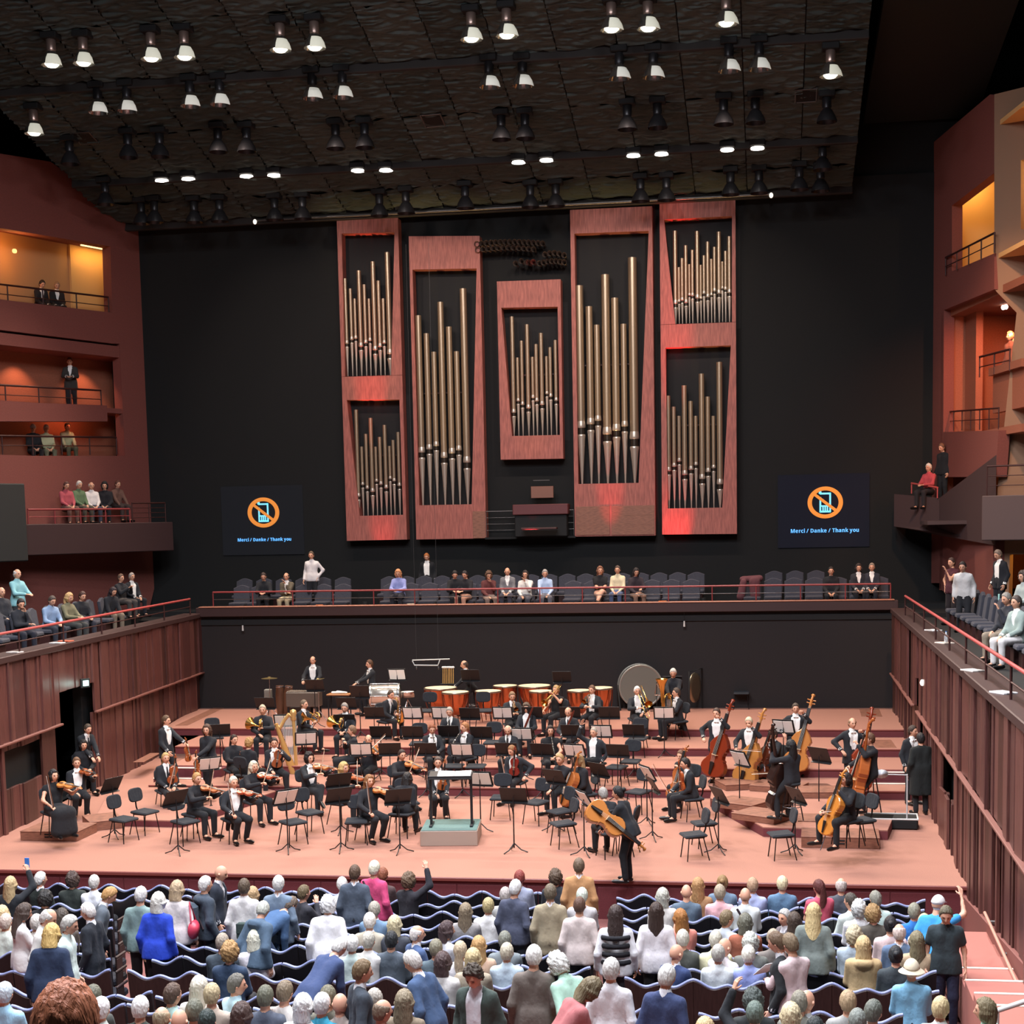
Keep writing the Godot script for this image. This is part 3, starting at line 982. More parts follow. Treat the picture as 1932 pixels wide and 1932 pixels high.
	var sc := node("score", Transform3D(Basis(Vector3.UP, 0.12) * Basis(Vector3.RIGHT, 0.14), py(852, 1585, 0) + Vector3(0.11, 1.347, 0.09)), "open white score lying on the conductor's desk", "sheet music")
	for s: float in [-1.0, 1.0]: put("page", boxm(Vector3(s * 0.165, 0, 0), Vector3(0.32, 0.012, 0.36), 0.003, Basis(Vector3.BACK, s * 0.05)), mat(hx("f5f3ee"), 0.8), sc)

func planked(called: String, a: Vector3, b: Vector3, inward: Vector3, s0: float, s1: float, door: Vector2, holes: Array, label: String, rs: int) -> void:
	# upright planks of uneven width in two tiers with a rail between, on a backing wall; distances run from a towards b
	var d := (b - a).normalized()
	var t := Transform3D(Basis(d, Vector3.UP, d.cross(Vector3.UP)), a)
	if t.basis.z.dot(inward) < 0: t = Transform3D(Basis(-d, Vector3.UP, (-d).cross(Vector3.UP)), a)
	var sg := t.basis.x.dot(d)
	var rng := RandomNumberGenerator.new()
	rng.seed = rs
	var k := MB.new()
	for q: Array in [[s0, door.x, -1.2, 3.55], [door.x, door.y, 2.6, 3.55], [door.y, s1, -1.2, 3.55]]:
		k.box(t * Vector3(sg * (q[0] + q[1]) / 2, (q[2] + q[3]) / 2, -0.32), Vector3(absf(q[1] - q[0]), q[3] - q[2], 0.2), t.basis)
	k.box(t * Vector3(sg * (door.x + door.y) / 2, 1.2, -1.5), Vector3(absf(door.y - door.x) + 2, 3.2, 0.1), t.basis)
	k.box(t * Vector3(sg * (door.x + door.y) / 2, 0.0, -0.9), Vector3(absf(door.y - door.x) + 2, 0.02, 1.3), t.basis)
	var w := struct_(called, k.mesh(), M.dark, label)
	for tier in 2:
		var s := s0
		while s < s1:
			var wd := rng.randf_range(0.1, 0.62)
			if rng.randf() < 0.35: wd = rng.randf_range(0.07, 0.16)
			var mid := s + wd / 2
			var y0 := 1.9 if tier else -1.2
			var y1 := 3.55 if tier else 1.86
			var lean := rng.randf_range(-0.07, 0.07)
			var out := rng.randf_range(-0.03, 0.05) + (0.06 if tier else -0.02)
			var skip := false
			if mid > door.x - 0.08 and mid < door.y + 0.08:
				if tier == 0: skip = true
				else: y0 = 2.6
			for h: Array in holes:
				if mid > h[0] and mid < h[1] and tier == 0: y1 = h[2] if h[2] < 1.8 else y1
				if mid > h[0] and mid < h[1] and tier == 0 and h[3] > h[2]:
					put("plank", boxm(Vector3.ZERO, Vector3(wd - 0.012, 1.86 - h[3], 0.06), 0.008), M.plank[rng.randi() % 4], w, t * Transform3D(Basis(Vector3.UP, lean), Vector3(sg * mid, (1.86 + h[3]) / 2, out)))
			if not skip: put("plank", boxm(Vector3.ZERO, Vector3(wd - 0.012, y1 - y0, 0.06), 0.008), M.plank[rng.randi() % 4], w, t * Transform3D(Basis(Vector3.UP, lean), Vector3(sg * mid, (y0 + y1) / 2, out)))
			s += wd
	for q: Array in [[s0, door.x], [door.y, s1]]:
		put("middle_rail", boxm(Vector3.ZERO, Vector3(absf(q[1] - q[0]), 0.05, 0.09), 0.012), mat(hx("7a4c42"), 0.5), w, t * Transform3D(Basis(), Vector3(sg * (q[0] + q[1]) / 2, 1.885, 0.13)))
	put("ledge", boxm(Vector3.ZERO, Vector3(absf(s1 - s0), 0.14, 0.55), 0.015), M.ledge, w, t * Transform3D(Basis(), Vector3(sg * (s0 + s1) / 2, 3.62, -0.12)))

func gseat(called: String) -> Node3D:                 # a gallery seat: faces +z
	var o := node(called)
	var k := MB.new()
	var p := PackedVector2Array()
	for i in 13:
		var x := -0.26 + 0.52 * i / 12.0
		p.append(Vector2(x, 0.92 + 0.05 * cos(x * 9.0) + 0.06 * x))
	p.append(Vector2(0.26, 0.3)); p.append(Vector2(-0.26, 0.3))
	k.prism(p, 0.09, Transform3D(Basis(Vector3.RIGHT, -0.14), Vector3(0, 0.02, -0.30)), 0.02)
	put("backrest", k.mesh(), M.seatg, o)
	put("cushion", boxm(Vector3(0, 0.42, 0.0), Vector3(0.5, 0.11, 0.46), 0.03), M.seatg, o)
	put("pedestal", boxm(Vector3(0, 0.18, -0.02), Vector3(0.42, 0.36, 0.3), 0.01), M.brown, o)
	return o

func build_galleries() -> void:
	var d := (LB - LA).normalized()
	planked("wall_left", LA, LB, Vector3(1, 0, 0), -9.5, 15.3, Vector2(3.45, 5.7), [[0.4, 2.4, 0.9, 1.7]], "left stage wall of dark reddish brown upright planks with a black doorway", 11)
	planked("wall_right", RA, RB, Vector3(-1, 0, 0), -8.0, 17.0, Vector2(8.6, 9.7), [[2.4, 4.0, 0.95, 1.75]], "right stage wall of dark reddish brown upright planks with a narrow doorway", 12)
	# wall behind the stage with the choir gallery on top of it
	var k := MB.new()
	k.box(Vector3(-4.2, 1.78, ZB - 0.12), Vector3(21.0, 3.6, 0.2))
	struct_("wall_stage_back", k.mesh(), M.backw, "plain black brown wall behind the orchestra")
	k = MB.new()
	k.box(Vector3(-4.2, 3.72, ZB + 0.02), Vector3(20.6, 0.27, 0.3), Basis(), 0.01)
	var le := struct_("trim_gallery_ledge", k.mesh(), M.ledge, "dark red brown ledge of the choir gallery")
	put("cap_strip", boxm(Vector3(-4.2, 3.868, ZB + 0.03), Vector3(20.4, 0.03, 0.34), 0.008), mat(hx("a8715a"), 0.4), le)
	k = MB.new()
	k.box(Vector3(-4.7, 3.4, -19.4), Vector3(26.0, 0.16, 3.6)); k.box(Vector3(-4.7, 3.56, -20.3), Vector3(26.0, 0.16, 1.7))
	struct_("floor_choir", k.mesh(), M.dark, "dark floor of the choir gallery in two levels")
	railing("red topped railing along the choir gallery above the orchestra", [Vector3(-14.0, 3.88, ZB), Vector3(5.9, 3.88, ZB)], 0.43, 1.2, M.rail, 1, 0.026, "", M.steel)
	# black wall with the organ
	k = MB.new()
	k.box(Vector3(-4.7, 9.7, ZW - 0.15), Vector3(27.4, 13.0, 0.3))
	struct_("wall_back", k.mesh(), M.black, "tall black wall behind the organ")
	# side gallery floors, ledges' railings
	k = MB.new()
	var lt := Transform3D(Basis(d, Vector3.UP, d.cross(Vector3.UP)), LA)
	k.box(lt * Vector3(3.0, 3.3, -2.1), Vector3(25.5, 0.2, 3.6), lt.basis); k.box(lt * Vector3(3.0, 3.5, -2.8), Vector3(25.5, 0.25, 1.9), lt.basis)
	struct_("floor_left_gallery", k.mesh(), M.dark, "dark stepped floor of the left side gallery")
	k = MB.new()
	k.box(Vector3(7.9, 3.3, -6.0), Vector3(3.7, 0.2, 22)); k.box(Vector3(8.7, 3.5, -6.0), Vector3(2.2, 0.25, 22))
	struct_("floor_right_gallery", k.mesh(), M.dark, "dark stepped floor of the right side gallery")
	railing("red railing along the left side gallery above the plank wall", [lt * Vector3(-9.0, 3.7, 0.06), lt * Vector3(14.4, 3.7, 0.06)], 0.46, 2.4, M.railr, 1, 0.03, "", M.brown)
	railing("red railing along the right side gallery above the plank wall", [Vector3(5.82, 3.68, 7.5), Vector3(5.95, 3.68, -13.4)], 0.5, 2.4, M.railr, 1, 0.03, "", M.brown)
	# gallery seats
	var s0 := gseat("gallery_seat")
	var first := true
	var seats := []
	for q in [[432, 500], [548, 660], [716, 1045], [1060, 1322], [1400, 1556], [1562, 1680]]:
		var x0: float = pz(q[0], 1090, -18.6).x
		var x1: float = pz(q[1], 1090, -18.6).x
		var n := int((x1 - x0) / 0.56)
		for i in n: seats.append([Transform3D(Basis(), Vector3(x0 + (i + 0.5) * (x1 - x0) / n, 3.48, -18.55)), "front", i, ["first", "second", "third", "fourth", "fifth", "sixth"][[432, 548, 716, 1060, 1400, 1562].find(int(q[0]))]])
	for q in [[436, 660], [712, 1330], [1440, 1560]]:
		var x0: float = pz(q[0], 1078, -19.9).x
		var x1: float = pz(q[1], 1078, -19.9).x
		var n := int((x1 - x0) / 0.56)
		for i in n: seats.append([Transform3D(Basis(), Vector3(x0 + (i + 0.5) * (x1 - x0) / n, 3.64, -19.85)), "rear", i, ["first", "second", "third"][[436, 712, 1440].find(int(q[0]))]])
	for i in 15: seats.append([Transform3D(Basis(Vector3.UP, PI / 2 + 0.1), lt * Vector3(-3.0 + i * 1.02, 3.4, -1.15)), "left side", i, ""])
	for i in 13: seats.append([Transform3D(Basis(Vector3.UP, -PI / 2), Vector3(7.15, 3.4, -13.0 + i * 1.0)), "right side", i, ""])
	for q in seats:
		var s := s0 if first else s0.duplicate()
		if not first:
			s.name = "gallery_seat"
			add_child(s, true)
		first = false
		s.transform = q[0]
		if "side" in q[1]: meta(s, "grey seat in the %s gallery, %s from the organ wall" % [q[1], ORD[14 - q[2]] if q[1] == "left side" else ORD[q[2]]], "seat", "seats of the side galleries")
		else: meta(s, "grey choir gallery seat, %s row, %s block from left, %s in it" % [q[1], q[3], ORD[q[2]]], "seat", "seats of the choir gallery")
const ORD := ["first", "second", "third", "fourth", "fifth", "sixth", "seventh", "eighth", "ninth", "tenth", "eleventh", "twelfth", "thirteenth", "fourteenth", "fifteenth", "sixteenth", "seventeenth", "eighteenth", "nineteenth", "twentieth", "twenty-first", "twenty-second", "twenty-third", "twenty-fourth", "twenty-fifth", "twenty-sixth", "twenty-seventh", "twenty-eighth", "twenty-ninth", "thirtieth", "thirty-first", "thirty-second", "thirty-third", "thirty-fourth", "thirty-fifth", "thirty-sixth", "thirty-seventh", "thirty-eighth", "thirty-ninth", "fortieth"]

# ---------------------------------------------------------------- the two towers of boxes
func spot(at: Vector3, to: Vector3, c: Color, e: float, ang: float, size := 0.05, blend := 0.6) -> void:
	var l := SpotLight3D.new()
	l.name = "spot"
	l.light_color = c; l.light_energy = e; l.spot_angle = ang; l.spot_range = 60.0; l.spot_attenuation = 2.0; l.light_size = size; l.spot_angle_attenuation = blend; l.shadow_enabled = true
	add_child(l, true)
	l.look_at_from_position(at, to, Vector3.UP if absf((to - at).normalized().y) < 0.98 else Vector3.RIGHT)
func omni(at: Vector3, c: Color, e: float, size := 0.05) -> void:
	var l := OmniLight3D.new()
	l.name = "bulb"
	l.light_color = c; l.light_energy = e; l.omni_range = 40.0; l.omni_attenuation = 2.0; l.light_size = size; l.shadow_enabled = true
	l.position = at
	add_child(l, true)
func area(at: Vector3, to: Vector3, s: Vector2, c: Color, e: float) -> void:
	var l := AreaLight3D.new()
	l.name = "panel"
	l.light_color = c; l.light_energy = e; l.area_size = s; l.area_range = 60.0; l.area_attenuation = 2.0; l.shadow_enabled = true
	add_child(l, true)
	l.look_at_from_position(at, to, Vector3.UP if absf((to - at).normalized().y) < 0.98 else Vector3.RIGHT)

func build_towers() -> void:
	# left: face plane from its far edge towards the viewer
	var e := Vector3(-17.3, 0, -21.1)
	var d := Vector3(0.373, 0, -0.928)          # along the face, away from the viewer
	var t := Transform3D(Basis(d, Vector3.UP, d.cross(Vector3.UP)), e)
	var q := func(u: float, v: float) -> Vector2:
		var p := t.affine_inverse() * pw(u, v, e, e + d)
		return Vector2(p.x, p.y)
	var k := MB.new()
	var far := 6.4
	var parts := [
		[q.call(-60, 280), q.call(95, 305), q.call(262, 418), q.call(264, 470), q.call(208, 465), q.call(-60, 420)],
		[q.call(208, 465), q.call(264, 470), q.call(271, 650), q.call(212, 648), q.call(212, 590)],
		[q.call(-60, 558), q.call(212, 590), q.call(212, 648), q.call(-60, 615)],
		[q.call(226, 648), q.call(271, 650), q.call(282, 860), q.call(236, 860)],
		[q.call(-60, 755), q.call(202, 765), q.call(203, 795), q.call(-60, 795)],
		[q.call(-60, 860), q.call(282, 860), q.call(291, 1110), q.call(270, 1200), q.call(-60, 1330)],
	]
	for p in parts:
		var pp := PackedVector2Array(p)
		k.prism(pp, 0.35, t * Transform3D(Basis(), Vector3(0, 0, -0.35)))
	k.box(t * Vector3(0.12, 8.5, -1.0), Vector3(0.2, 17.0, 2.0), t.basis)
	var w := struct_("wall_left_tower", k.mesh(), M.tower, "red brown tower of boxes on the left with three openings")
	k = MB.new()
	for yy: Array in [[12.75, 12.95], [15.15, 15.4], [9.9, 10.05], [11.65, 12.0], [8.3, 8.48]]:
		k.box(t * Vector3(-far / 2, (yy[0] + yy[1]) / 2, -0.65), Vector3(far, yy[1] - yy[0], 1.2), t.basis)
	put("box_floor", k.mesh(), M.tower, w)
	k = MB.new()
	k.box(t * Vector3(-far / 2 + 0.1, 10.2, -1.27), Vector3(far + 0.2, 3.6, 0.12), t.basis)
	put("inner_wall", k.mesh(), M.towerin, w)
	k = MB.new()
	k.box(t * Vector3(-far / 2 + 0.1, 14.0, -1.27), Vector3(far + 0.2, 2.4, 0.12), t.basis)
	put("inner_wall", k.mesh(), mat(hx("b98a5c"), 0.85), w)
	# cream panel lit from a slot lamp in the top box
	put("cream_panel", boxm(t * Vector3(-0.95, 14.05, -1.17), Vector3(1.8, 2.2, 0.08), 0.0, t.basis), M.cream, w)
	var sl := node("slot_lamp", t * Transform3D(Basis(), Vector3(-0.95, 15.1, -0.75)), "warm slot lamp under the ceiling of the left tower's top box", "lamp")
	put("diffuser", boxm(Vector3.ZERO, Vector3(1.6, 0.04, 0.06), 0.01), glow(hx("ffdf9a"), 2.0), sl)
	area(t * Vector3(-0.95, 15.06, -0.75), t * Vector3(-0.95, 13.6, -1.15), Vector2(1.6, 0.06), hx("ffc873"), 1.5)
	omni(t * Vector3(-4.6, 14.5, -0.5), hx("ffb060"), 0.8)
	put("bulb", boxm(t * Vector3(-4.6, 14.5, -0.5), Vector3(0.12, 0.12, 0.12), 0.03), glow(hx("ffc070"), 2.0), w)
	# downlights in the middle box
	var n := 0
	for u in [2, 16, 30, 103, 116, 129]:
		var at := pw(u, 640 + u * 0.075, e + t.basis * Vector3(0, 0, -0.5), e + d + t.basis * Vector3(0, 0, -0.5))
		var dl := node("downlight", Transform3D(Basis(), at), "small white downlight under the left tower's middle box, %s from the frame edge" % ORD[n], "lamp", "downlights in the left tower")
		var bk := MB.new()
		bk.lathe([Vector2(0.0, 0.03), Vector2(0.05, 0.03), Vector2(0.06, -0.02), Vector2(0.0, -0.03)], 10)
		put("bulb", bk.mesh(), glow(hx("ffe7d8"), 6.0), dl)
		n += 1
	spot(t * Vector3(-1.6, 11.6, -0.5), t * Vector3(-1.7, 9.0, -1.2), hx("ffb489"), 2.6, 48.0)
	spot(t * Vector3(-4.2, 11.6, -0.5), t * Vector3(-4.3, 9.0, -1.2), hx("ffb489"), 3.0, 48.0)
	omni(t * Vector3(-2.6, 9.75, -0.6), hx("ff9a66"), 0.5)
	put("bulb", boxm(t * Vector3(-2.6, 9.75, -0.6), Vector3(0.1, 0.1, 0.1), 0.02), glow(hx("ffb070"), 1.5), w)
	var lr := func(u0: float, v0: float, u1: float, v1: float, h: float, label: String) -> void:
		railing(label, [pw(u0, v0, e, e + d) + t.basis.z * -0.1, pw(u1, v1, e, e + d) + t.basis.z * -0.1], h, 1.1, M.brown, 1, 0.03)
	lr.call(-50, 566, 210, 594, 0.55, "dark railing of the left tower's top box")
	lr.call(-50, 760, 196, 770, 0.55, "dark railing of the left tower's box with a standing man")
	lr.call(-50, 858, 225, 858, 0.55, "dark railing of the left tower's box with three seated listeners")
	# the projecting box at the bottom, dark underside, with its red railing
	k = MB.new()
	var p0 := pz(40, 975, -15.0)
	var p1 := pz(325, 955, -19.9)
	var dd := (p1 - p0); dd.y = 0
	var bt := Transform3D(Basis(dd.normalized(), Vector3.UP, dd.normalized().cross(Vector3.UP)), Vector3(p0.x, 0, p0.z))
	k.box(bt * Vector3(dd.length() / 2, 6.0, -0.9), Vector3(dd.length(), 0.9, 1.8), bt.basis, 0.02)
	struct_("wall_left_box", k.mesh(), mat(hx("3a2322"), 0.7), "dark projecting box of the left tower")
	k = MB.new()
	k.box(bt * Vector3(-0.9, 6.5, -0.4), Vector3(1.6, 2.2, 1.6), bt.basis, 0.03)
	struct_("wall_left_pier", k.mesh(), mat(hx("2a2926"), 0.8), "grey green pier at the left edge below the boxes")
	railing("red railing of the left tower's lowest box", [bt * Vector3(0.3, 6.45, -0.1), bt * Vector3(dd.length() - 1.6, 6.45, -0.1)], 0.42, 0.9, M.rail, 1, 0.03)
	railing("dark railing frame at the far end of the left tower's lowest box", [bt * Vector3(dd.length() - 1.5, 6.45, -0.1), bt * Vector3(dd.length() - 0.2, 6.45, -0.1)], 0.6, 0.6, M.brown, 3, 0.025)
	# right tower
	var e2 := Vector3(7.35, 0, -21.1)
	var d2 := Vector3(0.174, 0, 0.985)
	var t2 := Transform3D(Basis(d2, Vector3.UP, d2.cross(Vector3.UP)), e2)   # z points at the hall (-x)
	if t2.basis.z.x > 0: print("right tower faces away")
	var q2 := func(u: float, v: float) -> Vector2:
		var p := t2.affine_inverse() * pw(u, v, e2, e2 + d2)
		return Vector2(p.x, p.y)
	k = MB.new()
	for p: Array in [
		[q2.call(1762, 268), q2.call(1868, 178), q2.call(1876, 180), q2.call(1876, 326), q2.call(1796, 388), q2.call(1790, 420), q2.call(1762, 430)],
		[q2.call(1762, 430), q2.call(1790, 420), q2.call(1796, 388), q2.call(1796, 512), q2.call(1876, 478), q2.call(1876, 546), q2.call(1781, 585), q2.call(1761, 590)],
		[q2.call(1761, 590), q2.call(1781, 585), q2.call(1778, 1100), q2.call(1757, 1100)],
		[q2.call(1780, 815), q2.call(1884, 812), q2.call(1878, 900), q2.call(1778, 900)],
		[q2.call(1775, 1003), q2.call(1874, 1003), q2.call(1872, 1180), q2.call(1772, 1110)]]:
		k.prism(PackedVector2Array(p), 0.3, t2 * Transform3D(Basis(), Vector3(0, 0, -0.3)))
	var w2 := struct_("wall_right_tower", k.mesh(), M.tower, "red brown tower of boxes on the right with a lit opening")
	k = MB.new()
	k.box(t2 * Vector3(0.95, 8.0, -2.5), Vector3(0.15, 8.0, 5.0), t2.basis)
	k.box(t2 * Vector3(1.55, 8.0, -0.75), Vector3(1.0, 8.0, 0.2), t2.basis)
	k.box(t2 * Vector3(5.0, 12.0, -2.0), Vector3(8.0, 0.2, 3.6), t2.basis)
	k.box(t2 * Vector3(4.2, 8.35, -2.0), Vector3(6.2, 0.2, 3.6), t2.basis)
	k.box(t2 * Vector3(5.6, 10.0, -1.6), Vector3(2.6, 0.2, 2.6), t2.basis); k.box(t2 * Vector3(5.6, 9.5, -0.5), Vector3(2.6, 1.2, 0.15), t2.basis)
	put("inner_wall", k.mesh(), M.towerin, w2)
	k = MB.new()
	k.box(t2 * Vector3(0.75, 14.2, -2.2), Vector3(0.12, 4.4, 4.2), t2.basis)
	k.box(t2 * Vector3(4.0, 16.2, -2.2), Vector3(8.0, 0.12, 4.2), t2.basis); k.box(t2 * Vector3(4.0, 12.85, -2.2), Vector3(8.0, 0.12, 4.2), t2.basis)
	put("cream_panel", k.mesh(), M.cream, w2)
	var s2 := node("slot_lamp", t2 * Transform3D(Basis(), Vector3(1.3, 15.95, -0.75)), "warm slot lamp above the right tower's lit opening", "lamp")
	put("diffuser", boxm(Vector3.ZERO, Vector3(0.08, 0.04, 1.3), 0.01), glow(hx("ffe6ae"), 2.0), s2)
	area(t2 * Vector3(1.3, 15.9, -0.8), t2 * Vector3(0.8, 14.2, -0.9), Vector2(0.1, 1.3), hx("ffcf80"), 3.2)
	spot(t2 * Vector3(4.6, 11.6, -0.8), t2 * Vector3(1.4, 8.2, -0.9), hx("ff9a70"), 12.0, 55.0)
	var lamps := [[1893, 580], [1898, 579], [1907, 632], [1902, 672], [1900, 690]]
	for i in lamps.size():
		var at := pw(lamps[i][0], lamps[i][1], e2 + t2.basis.z * -1.0, e2 + d2 + t2.basis.z * -1.0)
		var dl := node("downlight", Transform3D(Basis(), at), "small white lamp in the right tower's recess, %s from the top" % ORD[i], "lamp", "lamps in the right tower")
		var bk := MB.new()
		bk.ball(Vector3.ZERO, Vector3(0.06, 0.07, 0.06), Basis(), 5)
		put("bulb", bk.mesh(), glow(hx("ffeee0"), 5.0), dl)
	var on2 := func(u: float, v: float, off: float) -> Vector3: return pw(u, v, e2 + t2.basis.z * off, e2 + d2 + t2.basis.z * off)
	railing("dark railing in the right tower's lit opening", [on2.call(1784, 520, 0.05), on2.call(1876, 477, 0.05)], 0.5, 0.9, M.brown, 1, 0.03)
	railing("dark railing on the right tower's upper recess floor", [on2.call(1848, 712, -0.3), on2.call(1905, 700, -0.3)], 0.55, 0.9, M.brown, 1, 0.03)
	railing("row of dark chair-back frames on the right tower's middle floor", [on2.call(1784, 813, -0.2), on2.call(1884, 810, -0.2)], 0.55, 0.7, M.brown, 1, 0.025)
	# projecting box with a sloping parapet
	var zb := -20.2
	k = MB.new()
	var c0 := pz(1687, 932, zb)
	var c1 := pz(1772, 940, -18.9)
	var c2 := on2.call(1880, 858, 0.0) as Vector3
	var dep := 1.05
	k.quad(c0, c0 - Vector3(0, 0.95, 0), c1 - Vector3(0, dep, 0), c1)
	k.quad(c1, c1 - Vector3(0, dep, 0), c2 - Vector3(0, 2.35, 0), c2)
	var in0 := c0 + Vector3(0.1, 0, -0.8)
	k.quad(c0 - Vector3(0, 0.95, 0), in0 - Vector3(0, 0.75, 0), c2 + Vector3(0.6, -2.35, 0), c1 - Vector3(0, dep, 0))
	k.quad(c0, c1, c1 + Vector3(0.12, 0, -0.1), in0)
	k.quad(c1, c2, c2 + Vector3(0.14, 0, 0), c1 + Vector3(0.14, 0, -0.08))
	k.quad(in0, in0 - Vector3(0, 0.95, 0), c0 - Vector3(0, 0.95, 0), c0)
	k.box((in0 + c2) * 0.5 * Vector3(1, 0, 1) + Vector3(0.3, c0.y - 0.85, 0.0), Vector3(1.6, 0.1, 2.2))
	struct_("wall_right_box", k.mesh(), mat(hx("42302f"), 0.7), "dark projecting box with a sloping parapet on the right")
	railing("red railing of the right projecting box", [c0 + Vector3(0.5, 0, 0), c1 + Vector3(-0.05, 0, 0)], 0.3, 1.0, M.railr, 0, 0.03)
	# beige pier in front of the recess and what is beyond it
	var a := pw(1876, 400, e2, e2 + d2) * Vector3(1, 0, 1)
	var d3 := Vector3(0.9, 0, 0.43).normalized()
	var t3 := Transform3D(Basis(d3, Vector3.UP, d3.cross(Vector3.UP)), a)
	var q3 := func(u: float, v: float) -> Vector2:
		var p := t3.affine_inverse() * pw(u, v, a, a + d3)
		return Vector2(p.x, p.y)
	k = MB.new()
	for p: Array in [
		[q3.call(1876, 178), q3.call(1990, 150), q3.call(1990, 290), q3.call(1926, 302), q3.call(1926, 432), q3.call(1990, 440), q3.call(1990, 640), q3.call(1918, 590), q3.call(1876, 546)],
		[q3.call(1918, 590), q3.call(1990, 640), q3.call(1990, 1046), q3.call(1905, 1046), q3.call(1902, 1180), q3.call(1866, 1160), q3.call(1872, 1010)]]:
		k.prism(PackedVector2Array(p), 0.3, t3 * Transform3D(Basis(), Vector3(0, 0, -0.3)))
	struct_("wall_right_pier", k.mesh(), mat(hx("8a6a52"), 0.85), "beige brown pier at the right edge")
	k = MB.new()
	k.box(t3 * Vector3(3.6, 9.0, -1.6), Vector3(3.2, 16.0, 0.2), t3.basis)
	struct_("wall_right_pier_back", k.mesh(), M.cream, "cream wall glimpsed through openings at the right edge")
	omni(t3 * Vector3(1.6, 5.2, -0.9), hx("ffb347"), 1.6)
	omni(t3 * Vector3(1.8, 14.8, -0.9), hx("ffd08a"), 2.5)
	for yy: float in [5.2, 14.8]: tagged_bulb(t3 * Vector3(1.6 if yy < 6 else 1.8, yy, -0.9), "small warm bulb behind the %s opening at the right edge" % ("lower" if yy < 6 else "upper"))
	k = MB.new()
	k.box(t3 * Vector3(1.25, 6.1, 0.45), Vector3(2.4, 1.15, 0.9), t3.basis, 0.02)
	struct_("wall_right_balcony", k.mesh(), mat(hx("544543"), 0.75), "grey brown balcony front at the right edge")
	railing("metal railing on the grey balcony at the right edge", [t3 * Vector3(0.15, 6.68, 0.8), t3 * Vector3(2.4, 6.68, 0.8)], 0.75, 0.9, M.brown, 2, 0.025)
	spot(Vector3(6.0, 17.0, -6.0), t3 * Vector3(0.4, 8.5, 0), hx("ffc9a0"), 120.0, 22.0, 0.3)
func tagged_bulb(at: Vector3, label: String) -> void:
	var k := MB.new()
	k.ball(Vector3.ZERO, Vector3(0.07, 0.07, 0.07), Basis(), 5)
	var o := node("bulb_lamp", Transform3D(Basis(), at), label, "lamp")
	put("bulb", k.mesh(), glow(hx("ffd9a0"), 2.0), o)

